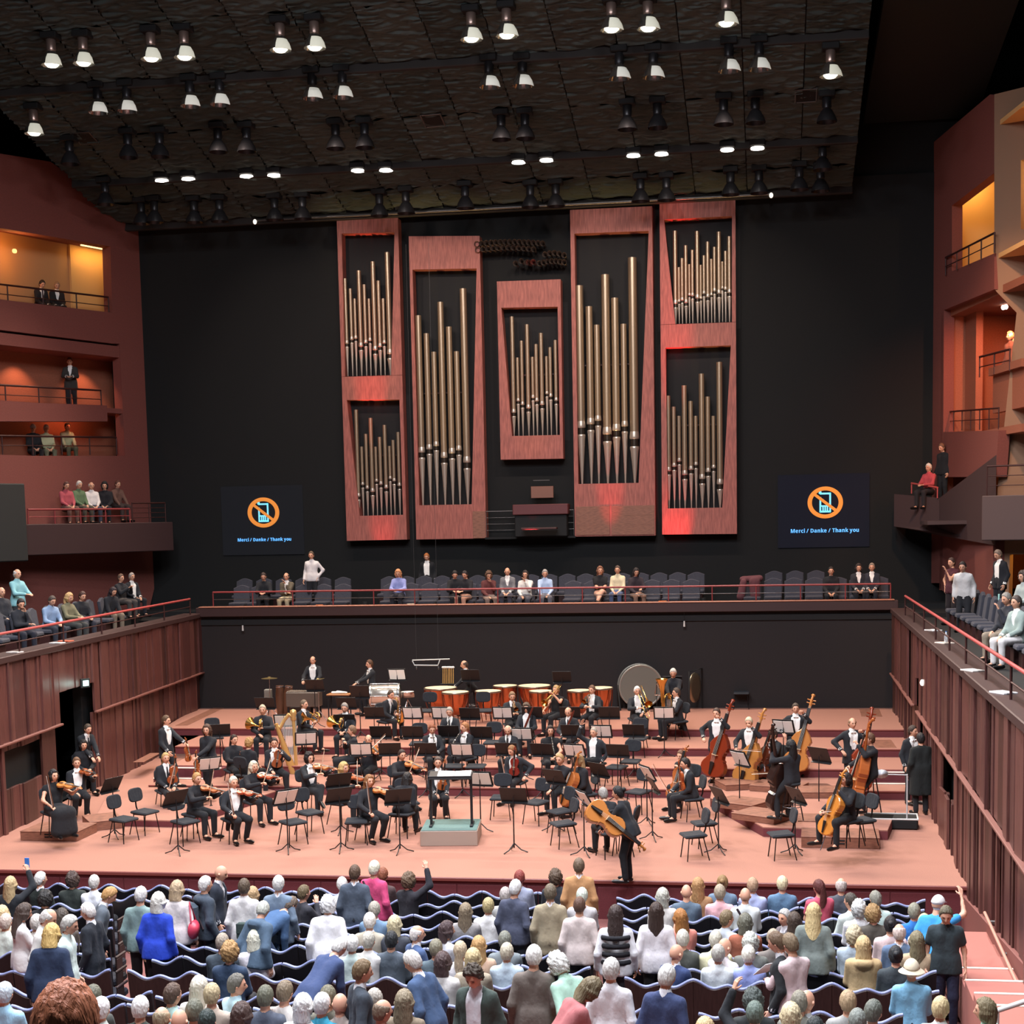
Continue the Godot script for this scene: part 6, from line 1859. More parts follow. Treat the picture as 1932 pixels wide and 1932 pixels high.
func build_band() -> void:
	gold_m = mat(hx("d9a85a"), 0.22, 0.95)
	silv_m = mat(hx("d4d4d2"), 0.2, 0.95)
	chair0 = make_chair()
	stand0 = make_stand()
	var rows := []
	for line: String in BAND:
		var f := line.split("|")
		want(f[1], f[3], f[4])
		rows.append(f)
	run_jobs()
	for f in rows:
		var q: PackedStringArray = f[0].split(" ")
		var yaw := deg_to_rad(q[3].to_float())
		var hr: PackedStringArray = f[2].split(" ")
		var r: Dictionary = figs[fig_key(f[1], f[3], f[4])].r
		var hc: Vector3 = r.hc
		var off := Basis(Vector3.UP, yaw) * Vector3(hc.x, 0, hc.z)
		var lift: float = f[8].to_float() if "." in f[8] else 0.0
		var p := stage_pt(q[0].to_float(), q[1].to_float(), hc.y + 0.128 + lift, -1 if "." in f[8] else f[8].to_int())
		if "." in f[8]: p.y += lift
		p = Vector3(p.x - off.x, p.y, p.z - off.z)
		for i in 2:
			var u: float = q[0].to_float()
			if u > 1340 and u < 1665 and i == 0 and p.y < 0.1 and p.z > -7.5:
				p.y = 0.34
				var hp := py(u, q[1].to_float(), p.y + hc.y + 0.128)
				p = Vector3(hp.x - off.x, p.y, hp.z - off.z)
		var xf := Transform3D(Basis(Vector3.UP, yaw), p)
		var black := "191a1d"
		var sk := "d9a283"
		person(xf, f[1], hr[0], hr[1] if hr.size() > 1 else "222222", f[3], {"sleeveless": "141416", "sweater": "1c1c20", "open": "25272b", "coat": "141715"}.get(f[3], "1f2125"), f[4], black, sk, f[7], "players of the orchestra", "f0ece4", "23252a" if f[3] == "jacket" else "")
		band.append([p, f[6]])
		if r.o.base == "sit": again(chair0, xf * Transform3D(Basis(), Vector3(0, 0.0, -0.02)), "black orchestra chair under the %s" % f[6], "chair", "chairs of the orchestra")
		if r.o.base == "perch" and not "hcello" in f[5]: stool(xf, f[6])
		var ins: PackedStringArray = f[5].split(" ")
		var col: String = ins[1] if ins.size() > 1 else "8a4a24"
		var W0: Vector3 = r.W0 + r.H0.basis.z * 0.07
		var W1: Vector3 = r.W1 + r.H1.basis.z * 0.07
		var L := func(v: Vector3) -> Vector3: return xf * v
		var mouth: Vector3 = r.hc + r.hb * Vector3(0, -0.066, 0.105)
		match ins[0]:
			"violin", "viola":
				var a: Vector3 = r.sh + r.tb * Vector3(0.075, 0.065, 0.07)
				if r.o.la in ["reach", "read"]: a = W0 + r.tb * Vector3(0.03, -0.42, 0.05)
				elif r.o.la == "neck": a = r.pel + Vector3(0.02, 0.1, 0.2)
				var b: Vector3 = W0 + Vector3(0, 0.03, 0)
				place_strung(ins[0], xf * along(a, b, r.tb * (Vector3(-0.3, 1, 0.1) if a.y > 0.8 else Vector3(0, 0, 1))), col, "%s %s held by the %s" % ["reddish brown" if ins[0] == "viola" else "shiny brown", ins[0], f[6]], "violins and violas of the orchestra")
				if "bow" in r.o.ra:
					var on: Vector3 = a + (b - a).normalized() * 0.23 + r.tb * Vector3(-0.02, 0.06, 0)
					if r.o.ra == "bowlow": on = W1 + r.tb * Vector3(-0.12, 0.5, 0.12)
					bow(L.call(W1), L.call(on), "bow in the hand of the %s" % f[6])
			"vrest":
				var a: Vector3 = r.pel + Vector3(0.06, 0.10, 0.24)
				place_strung("viola", xf * along(a, a + Vector3(0.06, 0.5, 0.06), Vector3(0.1, 0, 1)), col, "brown viola resting on the knee of the %s" % f[6], "violins and violas of the orchestra")
				bow(L.call(W1), L.call(W1 + Vector3(0.05, 0.6, 0.35)), "bow held upright by the %s" % f[6])
			"cello":
				var a := Vector3(0.02, 0.26, 0.56)
				place_strung("cello", xf * along(a, Vector3(0.13, 1.28, 0.22), Vector3(0.05, 0.3, 1)), col, "cello leaning against the %s" % f[6])
				if "bow" in r.o.ra: bow(L.call(W1), L.call(W1 + Vector3(0.5, 0.12, 0.2)), "cello bow of the %s" % f[6], 0.7)
			"hcello":
				place_strung("cello", Transform3D(Basis(), Vector3.ZERO) * along(pz(1112, 1518, p.z + 0.32), pz(1190, 1580, p.z + 0.30), Vector3(0.1, 0.6, 0.8)), col, "orange brown cello carried by the %s" % f[6])
			"bass":
				var a := Vector3(-0.10, 0.2, 0.42)
				var b := Vector3(0.30, 1.62, 0.22)
				if r.o.la != "high": b = Vector3(0.34, 1.7, 0.2)
				place_strung("bass", xf * along(a, b, Vector3(-0.25, 0.3, 1)), col, "%s double bass of the %s" % [{"7e2f18": "reddish brown", "b5783c": "honey brown", "bf7a3e": "golden brown", "2c1c18": "very dark", "84331c": "dark red"}.get(col, "orange brown"), f[6]], "double basses")
				if "bow" in r.o.ra: bow(L.call(W1), L.call(W1 + Vector3(0.5, 0.02, 0.18)), "bass bow of the %s" % f[6], 0.7)
			"none": pass
			"flute": wind("flute", L.call(mouth + r.hb * Vector3(0.04, 0.02, 0.02)), L.call(mouth + r.hb * Vector3(-0.6, 0.0, 0.08)), "silver flute at the lips of the %s" % f[6])
			"tuba": wind("tuba", L.call(mouth + Vector3(0, 0, 0.03)), L.call(mouth + Vector3(0.12, -0.02, 0.5)), "large golden tuba on the lap of the %s" % f[6])
			"horn": wind("horn", L.call(mouth + Vector3(0.0, -0.12, 0.05)), L.call(mouth + Vector3(0.0, -0.25, 0.4)), "golden french horn of the %s" % f[6])
			_:
				var to := mouth + Vector3(0.02, -0.34, 0.36)
				if ins[0] == "trumpet": to = mouth + Vector3(0.0, -0.2, 0.5)
				if ins[0] == "trombone": to = mouth + Vector3(0.0, -0.5, 0.8)
				if ins[0] == "bassoon": mouth = r.pel + Vector3(0.2, 0.72, 0.22); to = r.pel + Vector3(-0.14, -0.1, 0.30)
				if ins[0] == "saxophone": to = mouth + Vector3(0, -0.1, 0.5)
				wind(ins[0], L.call(mouth), L.call(to), "%s %s of the %s" % [{"trumpet": "golden", "trombone": "golden", "saxophone": "shining", "bassoon": "dark red"}.get(ins[0], "black"), ins[0], f[6]])

func near_names(p: Vector3) -> Array:
	var l := band.duplicate()
	l.sort_custom(func(a, b): return a[0].distance_squared_to(p) < b[0].distance_squared_to(p))
	return [l[0][1], l[1][1], l[2][1]]
var said := {}
func unique(s: String, alt: Array) -> String:
	var t := s
	for a in alt:
		if not said.has(t): break
		t = s + ", " + a
	said[t] = true
	return t
func stool(xf: Transform3D, who: String) -> void:
	var o := node("high_stool", xf, "black high stool under the %s" % who, "stool", "stools of the basses")
	var k := MB.new()
	k.lathe([Vector2(0, 0.70), Vector2(0.15, 0.70), Vector2(0.17, 0.72), Vector2(0.165, 0.755), Vector2(0, 0.765)], 18)
	put("seat", k.mesh(), cloth(hx("1b1b1e")), o)
	for i in 4:
		k = MB.new()
		var an := TAU * (i + 0.5) / 4
		k.tube([Vector3(cos(an) * 0.1, 0.70, sin(an) * 0.1), Vector3(cos(an) * 0.22, 0.0, sin(an) * 0.22)], 0.013, 6)
		put("leg", k.mesh(), mat(hx("2a2a2c"), 0.3, 0.6), o)
	k = MB.new()
	var pts := []
	for i in 17: pts.append(Vector3(cos(TAU * i / 16) * 0.175, 0.28, sin(TAU * i / 16) * 0.175))
	k.tube(pts, 0.009, 6, false)
	put("foot_ring", k.mesh(), mat(hx("8a8a8a"), 0.3, 0.8), o)

func build_stage_things() -> void:
	# empty chairs: pixel of the seat's middle, facing
	var n := 0
	for q: Array in [[232, 1545, 70], [272, 1531, 70], [348, 1549, 60], [552, 1550, 50], [583, 1532, 55], [673, 1548, 10], [768, 1513, 30], [946, 1504, 0], [1012, 1513, -30], [1058, 1530, -50], [1064, 1553, -60], [1180, 1566, -100], [1207, 1388, -10], [1160, 1452, -20], [1205, 1493, -30], [1310, 1574, -70], [1330, 1552, -70], [1475, 1573, -75], [1626, 1547, -60], [890, 1452, 0], [850, 1450, 0], [1190, 1436, -10], [800, 1345, 0], [912, 1340, 10], [1080, 1272, 0], [930, 1400, 0], [790, 1402, 5], [1400, 1300, 0], [415, 1386, 30]]:
		var p := stage_pt(q[0], q[1], 0.46)
		if q[0] == 1626: p.y = 0.22; p = Vector3(py(1626, 1547, 0.68).x, 0.22, py(1626, 1547, 0.68).z)
		var nn := near_names(p)
		again(chair0, Transform3D(Basis(Vector3.UP, deg_to_rad(q[2])), p), unique("empty black chair between the %s and the %s" % [nn[0], nn[1]], ["nearer the audience", "turned sideways", "third one"]), "chair", "chairs of the orchestra")
	# music stands: pixel of the desk's middle, the way its front faces, height of the desk
	for q: Array in [[443, 1366, 200, 1.1], [487, 1331, 180, 1.1], [528, 1362, 190, 1.1], [592, 1293, 180, 1.15], [678, 1305, 180, 1.25], [749, 1272, 180, 1.2], [640, 1332, 180, 1.1], [643, 1362, 185, 1.1], [576, 1393, 200, 1.1], [567, 1344, 190, 1.1], [714, 1340, 180, 1.1], [780, 1343, 180, 1.1], [718, 1381, 185, 1.1], [778, 1381, 180, 1.1], [700, 1402, 190, 1.1], [742, 1409, 190, 1.1], [846, 1380, 180, 1.1], [833, 1344, 180, 1.1], [887, 1274, 180, 1.2], [886, 1346, 180, 1.1], [948, 1344, 180, 1.1], [908, 1382, 180, 1.1], [803, 1413, 180, 1.1], [880, 1407, 180, 1.1], [955, 1413, 175, 1.1], [1008, 1341, 180, 1.1], [984, 1384, 180, 1.1], [1030, 1406, 170, 1.1], [1080, 1377, 175, 1.1], [1083, 1415, 165, 1.1], [1060, 1277, 180, 1.15], [1088, 1332, 180, 1.1], [1137, 1375, 175, 1.1], [1153, 1340, 180, 1.1], [1195, 1378, 175, 1.1], [1254, 1342, 180, 1.1], [1268, 1288, 180, 1.2], [1165, 1416, 170, 1.1], [1220, 1457, 120, 1.1], [1128, 1452, 140, 1.1], [1044, 1465, 150, 1.1], [1101, 1505, 120, 1.1], [1230, 1480, 110, 1.1], [1355, 1500, 120, 1.1], [1395, 1430, 130, 1.2], [1545, 1424, 140, 1.2], [1500, 1500, 120, 1.1], [1478, 1370, 160, 1.2], [212, 1480, 250, 1.1], [332, 1505, 240, 1.1], [540, 1502, 230, 1.1], [640, 1500, 220, 1.1], [752, 1502, 210, 1.1], [905, 1468, 170, 1.1], [968, 1500, 175, 1.1], [640, 1472, 215, 1.1], [395, 1440, 220, 1.1]]:
		var p := stage_pt(q[0], q[1], q[3])
		var nn := near_names(p)
		var o := again(stand0, Transform3D(Basis(Vector3.UP, deg_to_rad(q[2])) * Basis.from_scale(Vector3(1.0, q[3] / 1.06, 1.0)), p), unique("music stand between the %s and the %s" % [nn[0], nn[1]], ["nearer the audience", "farther back", "third one", "fourth one"]), "music stand", "music stands of the orchestra")
		n += 1
		if n % 3 == 0 and o.get_node_or_null("sheet") == null:
			var s := node("sheet_music", o.transform * Transform3D(Basis(Vector3.RIGHT, -0.55), Vector3(0, 1.065, 0.005)), unique("sheet music by the %s and the %s" % [nn[0], nn[1]], ["nearer the audience", "farther back", "third"]), "sheet music", "sheet music on the stands")
			put("page", boxm(Vector3(-0.115, -0.01, -0.014), Vector3(0.22, 0.29, 0.004), 0.0, Basis(Vector3.UP, 0.04)), mat(hx("f2efe6"), 0.8), s)
			put("page", boxm(Vector3(0.115, -0.01, -0.014), Vector3(0.22, 0.29, 0.004), 0.0, Basis(Vector3.UP, -0.04)), mat(hx("f2efe6"), 0.8), s)
	# harp
	var hp := stage_pt(553, 1474, 0.0, 0)
	var h := node("harp", Transform3D(Basis(Vector3.UP, 0.25), hp), "tall golden concert harp standing among the left strings", "harp")
	var gm := mat(hx("d6ab6a"), 0.3, 0.45)
	var k := MB.new()
	k.tube([Vector3(0.10, 0.06, 0), Vector3(0.06, 1.55, 0)], [0.045, 0.038], 12)
	k.lathe([Vector2(0.04, 1.50), Vector2(0.075, 1.54), Vector2(0.055, 1.6), Vector2(0.085, 1.68), Vector2(0.07, 1.76), Vector2(0, 1.79)], 14, Transform3D(Basis(), Vector3(0.06, 0, 0)))
	put("column", k.mesh(), gm, h)
	k = MB.new()
	k.tube([Vector3(0.05, 1.60, 0), Vector3(-0.05, 1.66, 0), Vector3(-0.16, 1.52, 0), Vector3(-0.27, 1.34, 0), Vector3(-0.36, 1.42, 0)], [0.05, 0.045, 0.04, 0.05, 0.04], 8)
	put("neck", k.mesh(), gm, h)
	k = MB.new()
	k.tube([Vector3(-0.36, 1.44, 0), Vector3(-0.14, 0.7, 0), Vector3(0.06, 0.10, 0)], [0.06, 0.11, 0.16], 10, true, 0.75)
	put("soundbox", k.mesh(), mat(hx("b98a4e"), 0.35), h)
	put("base", boxm(Vector3(0.06, 0.06, 0), Vector3(0.34, 0.12, 0.30), 0.03), gm, h)
	for i in 26:
		k = MB.new()
		var t := (i + 0.5) / 26.0
		var a := Vector3(-0.36, 1.42, 0).lerp(Vector3(0.06, 0.16, 0), t) + Vector3(0.07, 0, 0)
		k.tube([a, Vector3(a.x + 0.006, lerpf(1.36, 1.62, clampf((a.x + 0.3) / 0.3, 0, 1)), 0)], 0.0035, 4, false)
		put("string", k.mesh(), mat(hx("dfe4dc"), 0.5), h)
	# timpani
	var copper := mat(hx("c4704a"), 0.25, 0.9)
	var ti := 0
	for q: Array in [[831, 1297, 62], [859, 1305, 52], [921, 1303, 50], [953, 1293, 46], [1008, 1293, 62], [1020, 1303, 44], [1093, 1302, 46], [1133, 1297, 46]]:
		var c := py(q[0], q[1], 0.8 + 0.86)
		var rr: float = q[2] * (26.6 - c.z) / 2900.0 * 0.5
		var o := node("timpani", Transform3D(Basis(Vector3.UP, 0.5 * ti), Vector3(c.x, 0.8, c.z)), "copper kettledrum with a cream head, %s from the left" % ORD[ti], "kettledrum", "kettledrums")
		k = MB.new()
		k.lathe([Vector2(0.0, 0.22), Vector2(rr * 0.35, 0.23), Vector2(rr * 0.68, 0.36), Vector2(rr * 0.88, 0.56), Vector2(rr * 0.97, 0.8), Vector2(rr, 0.83)], 28)
		put("bowl", k.mesh(), copper, o)
		k = MB.new()
		k.lathe([Vector2(rr * 1.0, 0.81), Vector2(rr * 1.045, 0.82), Vector2(rr * 1.045, 0.86), Vector2(rr * 0.98, 0.862)], 28)
		put("hoop", k.mesh(), mat(hx("9a8a78"), 0.3, 0.8), o)
		k = MB.new()
		k.lathe([Vector2(rr * 0.98, 0.86), Vector2(0, 0.862)], 28)
		put("head", k.mesh(), mat(hx("ecd2a8"), 0.6), o)
		for i in 6:
			k = MB.new()
			var an := TAU * i / 6
			k.tube([Vector3(cos(an) * rr * 1.03, 0.83, sin(an) * rr * 1.03), Vector3(cos(an) * rr * 0.95, 0.42, sin(an) * rr * 0.95), Vector3(cos(an) * rr * 0.7, 0.02, sin(an) * rr * 0.7)], 0.014, 6)
			put("strut", k.mesh(), mat(hx("7a3d28"), 0.35, 0.6), o)
		ti += 1
	build_percussion()

func build_percussion() -> void:
	var k := MB.new()
	var bp := stage_pt(1208, 1338, 0.0, 4)
	var o := node("bass_drum", Transform3D(Basis(Vector3.UP, 0.2), bp), "large upright bass drum with a grey rim behind the trombones", "drum")
	var ax := Transform3D(Basis(Vector3.RIGHT, PI / 2), Vector3(0, 0.68, -0.2))
	k.lathe([Vector2(0.60, 0.0), Vector2(0.60, 0.42)], 40, ax)
	put("shell", k.mesh(), mat(hx("2b2623"), 0.4), o)
	k = MB.new()
	for z: float in [0.0, 0.42]: k.lathe([Vector2(0.60, z - 0.03), Vector2(0.635, z - 0.02), Vector2(0.635, z + 0.02), Vector2(0.60, z + 0.03), Vector2(0.57, z)], 40, ax)
	put("hoop", k.mesh(), mat(hx("8f8b80"), 0.35, 0.3), o)
	k = MB.new()
	k.lathe([Vector2(0.60, 0.425), Vector2(0, 0.425)], 40, ax); k.lathe([Vector2(0, 0.0), Vector2(0.6, 0.0)], 40, ax)
	put("head", k.mesh(), mat(hx("6c685c"), 0.6), o)
	k = MB.new()
	for s: float in [-1.0, 1.0]: k.tube([Vector3(s * 0.6, 0.0, 0.25), Vector3(s * 0.64, 0.7, 0.0), Vector3(s * 0.6, 0.0, -0.25)], 0.025, 6)
	put("stand_frame", k.mesh(), M.dark, o)
	# silver drum lying on its stand, small chrome drum
	var sp_ := stage_pt(728, 1352, 0.0, 4)
	o = node("side_drum", Transform3D(Basis(Vector3.UP, 0.12), sp_), "big silver drum lying on a chrome stand at the rear left", "drum")
	ax = Transform3D(Basis(Vector3.BACK, PI / 2), Vector3(0.42, 0.62, 0))
	k = MB.new()
	k.lathe([Vector2(0, 0), Vector2(0.3, 0), Vector2(0.3, 0.84), Vector2(0, 0.84)], 32, ax)
	put("shell", k.mesh(), mat(hx("d9d4c8"), 0.22, 0.75), o)
	k = MB.new()
	for y: float in [0.02, 0.82]: k.lathe([Vector2(0.3, y - 0.03), Vector2(0.33, y - 0.03), Vector2(0.33, y + 0.03), Vector2(0.3, y + 0.03)], 32, ax)
	put("hoop", k.mesh(), silv_m, o)
	for i in 8:
		k = MB.new()
		var an := TAU * i / 8
		k.tube([ax * Vector3(cos(an) * 0.325, 0.0, sin(an) * 0.325), ax * Vector3(cos(an) * 0.325, 0.84, sin(an) * 0.325)], 0.011, 6)
		put("tension_rod", k.mesh(), silv_m, o)
	for s: float in [-1.0, 1.0]:
		k = MB.new()
		k.tube([Vector3(s * 0.3, 0.0, 0.3), Vector3(s * 0.3, 0.4, 0.1), Vector3(s * 0.3, 0.4, -0.1), Vector3(s * 0.3, 0.0, -0.3)], 0.016, 6)
		put("stand_frame", k.mesh(), silv_m, o)
	sp_ = stage_pt(770, 1352, 0.0, 4)
	o = node("snare_drum", Transform3D(Basis(), sp_), "small chrome snare drum on a stand beside the big silver one", "drum")
	k = MB.new()
	k.lathe([Vector2(0, 0.56), Vector2(0.2, 0.56), Vector2(0.2, 0.7), Vector2(0.21, 0.71), Vector2(0.19, 0.72)], 24)
	put("shell", k.mesh(), silv_m, o)
	k = MB.new()
	k.lathe([Vector2(0.19, 0.715), Vector2(0, 0.716)], 24)
	put("head", k.mesh(), mat(hx("efe9dc"), 0.6), o)
	for i in 3:
		k = MB.new()
		var an := TAU * i / 3
		k.tube([Vector3(0, 0.5, 0), Vector3(cos(an) * 0.25, 0.0, sin(an) * 0.25)], 0.012, 6)
		put("leg", k.mesh(), silv_m, o)
	# cymbal on a stand, gong edge on, triangle, tables
	var cyl := mat(hx("c9b27a"), 0.3, 0.9)
	for q: Array in [[508, 1280, 1.15, 0.23, 0.0, "flat bronze cymbal on a stand at the far left of the percussion"], [600, 1283, 1.2, 0.19, 0.25, "small tilted cymbal before the percussionist with a white waistcoat"]]:
		var p := stage_pt(q[0], q[1], q[2], 4)
		o = node("cymbal", Transform3D(Basis(), p), q[5], "cymbal")
		k = MB.new()
		k.lathe([Vector2(q[3], 0.0), Vector2(q[3] * 0.5, 0.02), Vector2(q[3] * 0.22, 0.028), Vector2(0.03, 0.05), Vector2(0.0, 0.052)], 28, Transform3D(Basis(Vector3.BACK, q[4]), Vector3(0, q[2], 0)))
		put("plate", k.mesh(), cyl, o)
		k = MB.new()
		k.tube([Vector3(0, 0.02, 0), Vector3(0, q[2] + 0.06, 0)], 0.012, 6)
		for i in 3: k.tube([Vector3(0, 0.35, 0), Vector3(cos(i * 2.1) * 0.28, 0.0, sin(i * 2.1) * 0.28)], 0.01, 6)
		put("stand_frame", k.mesh(), silv_m, o)
	var gp := stage_pt(1313, 1340, 0.0, 4)
	o = node("gong", Transform3D(Basis(Vector3.UP, 1.25), gp), "large gong seen almost edge-on in its frame at the rear right", "gong")
	k = MB.new()
	k.lathe([Vector2(0, 0.0), Vector2(0.3, 0.015), Vector2(0.42, 0.0), Vector2(0.43, -0.05)], 32, Transform3D(Basis(Vector3.RIGHT, PI / 2), Vector3(0, 0.65, 0)))
	put("plate", k.mesh(), mat(hx("a79a80"), 0.3, 0.85), o)
	k = MB.new()
	k.tube([Vector3(-0.5, 0, 0), Vector3(-0.5, 1.15, 0), Vector3(0.5, 1.15, 0), Vector3(0.5, 0, 0)], 0.02, 8)
	put("stand_frame", k.mesh(), M.dark, o)
	var tp := stage_pt(1243, 1302, 0.62, 4)
	o = node("triangle", Transform3D(Basis(Vector3.UP, 0.1), tp), "steel triangle hanging on a stand beside the bass drum", "triangle")
	k = MB.new()
	k.tube([Vector3(-0.12, 0.48, 0), Vector3(0.12, 0.48, 0), Vector3(-0.06, 0.80, 0), Vector3(-0.11, 0.52, 0)], 0.012, 6)
	put("rod", k.mesh(), mat(hx("c98a70"), 0.25, 0.9), o)
	k = MB.new()
	k.tube([Vector3(-0.06, 0.02, -0.03), Vector3(-0.06, 0.84, -0.03)], 0.011, 6); k.tube([Vector3(-0.25, 0.02, -0.03), Vector3(0.13, 0.02, -0.03)], 0.012, 6)
	put("stand_frame", k.mesh(), M.dark, o)
	tp = stage_pt(640, 1310, 0.72, 4)
	o = node("table", Transform3D(Basis(), tp), "small wooden percussion table between two music stands", "table")
	put("table_top", boxm(Vector3(0, 0.72, 0), Vector3(0.66, 0.04, 0.36), 0.01), mat(hx("a9764a"), 0.5), o)
	for i in 4: put("leg", boxm(Vector3((-0.28 if i % 2 else 0.28), 0.35, (-0.14 if i < 2 else 0.14)), Vector3(0.03, 0.7, 0.03), 0.004), M.dark, o)
	var tw := node("towel", Transform3D(Basis(), tp + Vector3(0, 0.74, 0)), "white towel lying on the small percussion table", "towel")
	k = MB.new()
	k.join(nets([[Vector3(-0.18, 0.03, 0), Vector3(0.1, 0.035, 0.03), 0.055, 0.045, Vector3.UP, 1.6], [Vector3(-0.05, 0.05, -0.03), Vector3(0.2, 0.03, 0), 0.05, 0.04, Vector3.UP, 1.5]], 0.012, 0.02))
	put("cloth", k.mesh(), cloth(hx("efece4")), tw)
	# xylophone-like chest with dark lid and two dark wooden horns before it
	tp = stage_pt(574, 1322, 0.5, 4)
	o = node("percussion_chest", Transform3D(Basis(), tp), "dark grey keyboard percussion chest in front of the white-waistcoated percussionist", "percussion")
	put("body", boxm(Vector3(0, 0.55, 0), Vector3(0.95, 0.42, 0.45), 0.02), mat(hx("5a4f45"), 0.4), o)
	for i in 12: put("bar", boxm(Vector3(-0.42 + i * 0.076, 0.775, 0), Vector3(0.06, 0.025, 0.42 - 0.012 * i), 0.006), mat(hx("7d7164"), 0.35), o)
	for i in 4: put("leg", boxm(Vector3((-0.42 if i % 2 else 0.42), 0.17, (-0.17 if i < 2 else 0.17)), Vector3(0.05, 0.34, 0.05), 0.006), M.dark, o)
	for q: Array in [[529, 1330, 0.0], [540, 1330, 0.12]]:
		var p := stage_pt(q[0], q[1], 0.3, 4)
		o = node("conga", Transform3D(Basis(Vector3.BACK, -q[2]), p), "%s tall dark wooden drum at the left of the percussion" % ("upright" if q[2] == 0.0 else "slightly tilted"), "drum", "tall wooden drums")
		k = MB.new()
		k.lathe([Vector2(0.09, 0.0), Vector2(0.13, 0.4), Vector2(0.135, 0.6), Vector2(0.11, 0.85), Vector2(0.118, 0.86), Vector2(0.0, 0.87)], 18)
		put("shell", k.mesh(), mat(hx("5d3d2b"), 0.35), o)
		k = MB.new()
		k.lathe([Vector2(0.112, 0.82), Vector2(0.122, 0.82), Vector2(0.122, 0.86), Vector2(0.112, 0.86)], 18)
		put("hoop", k.mesh(), silv_m, o)
	tp = stage_pt(506, 1310, 0.6, 4)
	o = node("speaker_box", Transform3D(Basis(Vector3.UP, 0.1), tp), "small pale grey box on a stand under the flat cymbal", "box")
	put("body", boxm(Vector3(0, 0.62, 0), Vector3(0.2, 0.26, 0.2), 0.015), mat(hx("8b8a80"), 0.5), o)
	put("pole", boxm(Vector3(0, 0.25, 0), Vector3(0.04, 0.5, 0.04), 0.004), M.dark, o)
	tp = stage_pt(838, 1290, 0.9, 4)
	o = node("mallet_holder", Transform3D(Basis(), tp + Vector3(0, 0, -0.5)), "stand with golden sticks topped with white felt behind the leftmost kettledrum", "mallets")
	for i in 7:
		k = MB.new()
		var x := -0.14 + 0.05 * i
		k.tube([Vector3(x, 0.85, 0), Vector3(x + 0.01, 1.28, 0.01 * (i % 3))], 0.014, 6)
		put("stick", k.mesh(), mat(hx("d8a85e"), 0.4), o)
		k = MB.new()
		k.ball(Vector3(x + 0.01, 1.32, 0.01 * (i % 3)), Vector3(0.04, 0.035, 0.04), Basis(), 5)
		put("felt_head", k.mesh(), cloth(hx("f0ece2")), o)
	put("tray", boxm(Vector3(0, 0.84, 0), Vector3(0.42, 0.03, 0.2), 0.008), M.dark, o)
	k = MB.new()
	k.tube([Vector3(0, 0, 0), Vector3(0, 0.83, 0)], 0.018, 6); k.tube([Vector3(-0.2, 0.01, 0), Vector3(0.2, 0.01, 0)], 0.016, 6)
	put("pole", k.mesh(), M.dark, o)
	# hanging microphone frame and small hanging microphones
	var a := pz(778, 1247, -16.0)
	o = node("microphone_frame", Transform3D(Basis(), a), "white metal microphone frame hanging above the kettledrums", "microphone")
	var wd := 74.0 * 42.6 / 2900.0
	k = MB.new()
	k.tube([Vector3(0, 0.02, 0), Vector3(wd, 0.05, 0)], 0.018, 6)
	put("upper_bar", k.mesh(), mat(hx("c9ccc8"), 0.4), o)
	k = MB.new()
	k.tube([Vector3(0.0, 0.0, 0), Vector3(0.06, -0.12, 0), Vector3(wd * 0.68, -0.13, 0), Vector3(wd * 0.74, 0.03, 0)], 0.02, 6)
	put("lower_bar", k.mesh(), mat(hx("c9ccc8"), 0.4), o)
	for x: float in [0.12, wd * 0.7]:
		k = MB.new()
		k.tube([Vector3(x, 0.03, 0), Vector3(x + 0.02, 11.6, 0)], 0.004, 4)
		put("wire", k.mesh(), mat(hx("3a3a3a"), 0.6), o)
		k = MB.new()
		k.ball(Vector3(x, -0.2, 0.02), Vector3(0.018, 0.06, 0.018), Basis(), 5)
		put("capsule", k.mesh(), mat(hx("555555"), 0.4), o)
	for q: Array in [[458, 1185, "left"], [1291, 1177, "right"]]:
		a = pz(q[0], q[1], ZB + 0.12)
		o = node("wall_microphone", Transform3D(Basis(), a), "tiny white microphone hanging before the rear stage wall on the %s" % q[2], "microphone")
		k = MB.new()
		k.tube([Vector3(0, -0.08, 0), Vector3(0, 0.08, 0)], [0.03, 0.022], 8)
		put("capsule", k.mesh(), mat(hx("d8d5cc"), 0.5), o)
		k = MB.new()
		k.tube([Vector3(0, 0.08, 0), Vector3(0, 0.55, 0)], 0.005, 5)
		put("cable", k.mesh(), M.dark, o)
	# microphone stand with white pad, wind-shield on a boom by the basses, open black case
	a = stage_pt(1663, 1462, 0.9, 1)
	o = node("paddle_stand", Transform3D(Basis(), a), "white paddle-shaped pad on a boom stand beside the right basses", "stand")
	k = MB.new()
	k.tube([Vector3(0.5, 0.9, 0), Vector3(0.1, 0.91, 0)], 0.014, 6); k.tube([Vector3(0.5, 0, 0), Vector3(0.5, 0.92, 0)], 0.016, 6); k.tube([Vector3(0.3, 0.01, 0), Vector3(0.7, 0.01, 0)], 0.016, 6)
	put("boom", k.mesh(), mat(hx("b8b8b6"), 0.4), o)
	k = MB.new()
	k.ball(Vector3(0, 0.92, 0), Vector3(0.14, 0.09, 0.03), Basis(), 7)
	put("pad", k.mesh(), mat(hx("d8dade"), 0.6), o)
	a = py(1695, 1560, 0.0)
	o = node("instrument_case", Transform3D(Basis(Vector3.UP, -0.05), a), "open black instrument case with a pale rim on the floor at the right", "case")
	put("tray", boxm(Vector3(-0.2, 0.1, 0), Vector3(1.15, 0.2, 0.62), 0.03), M.dark, o)
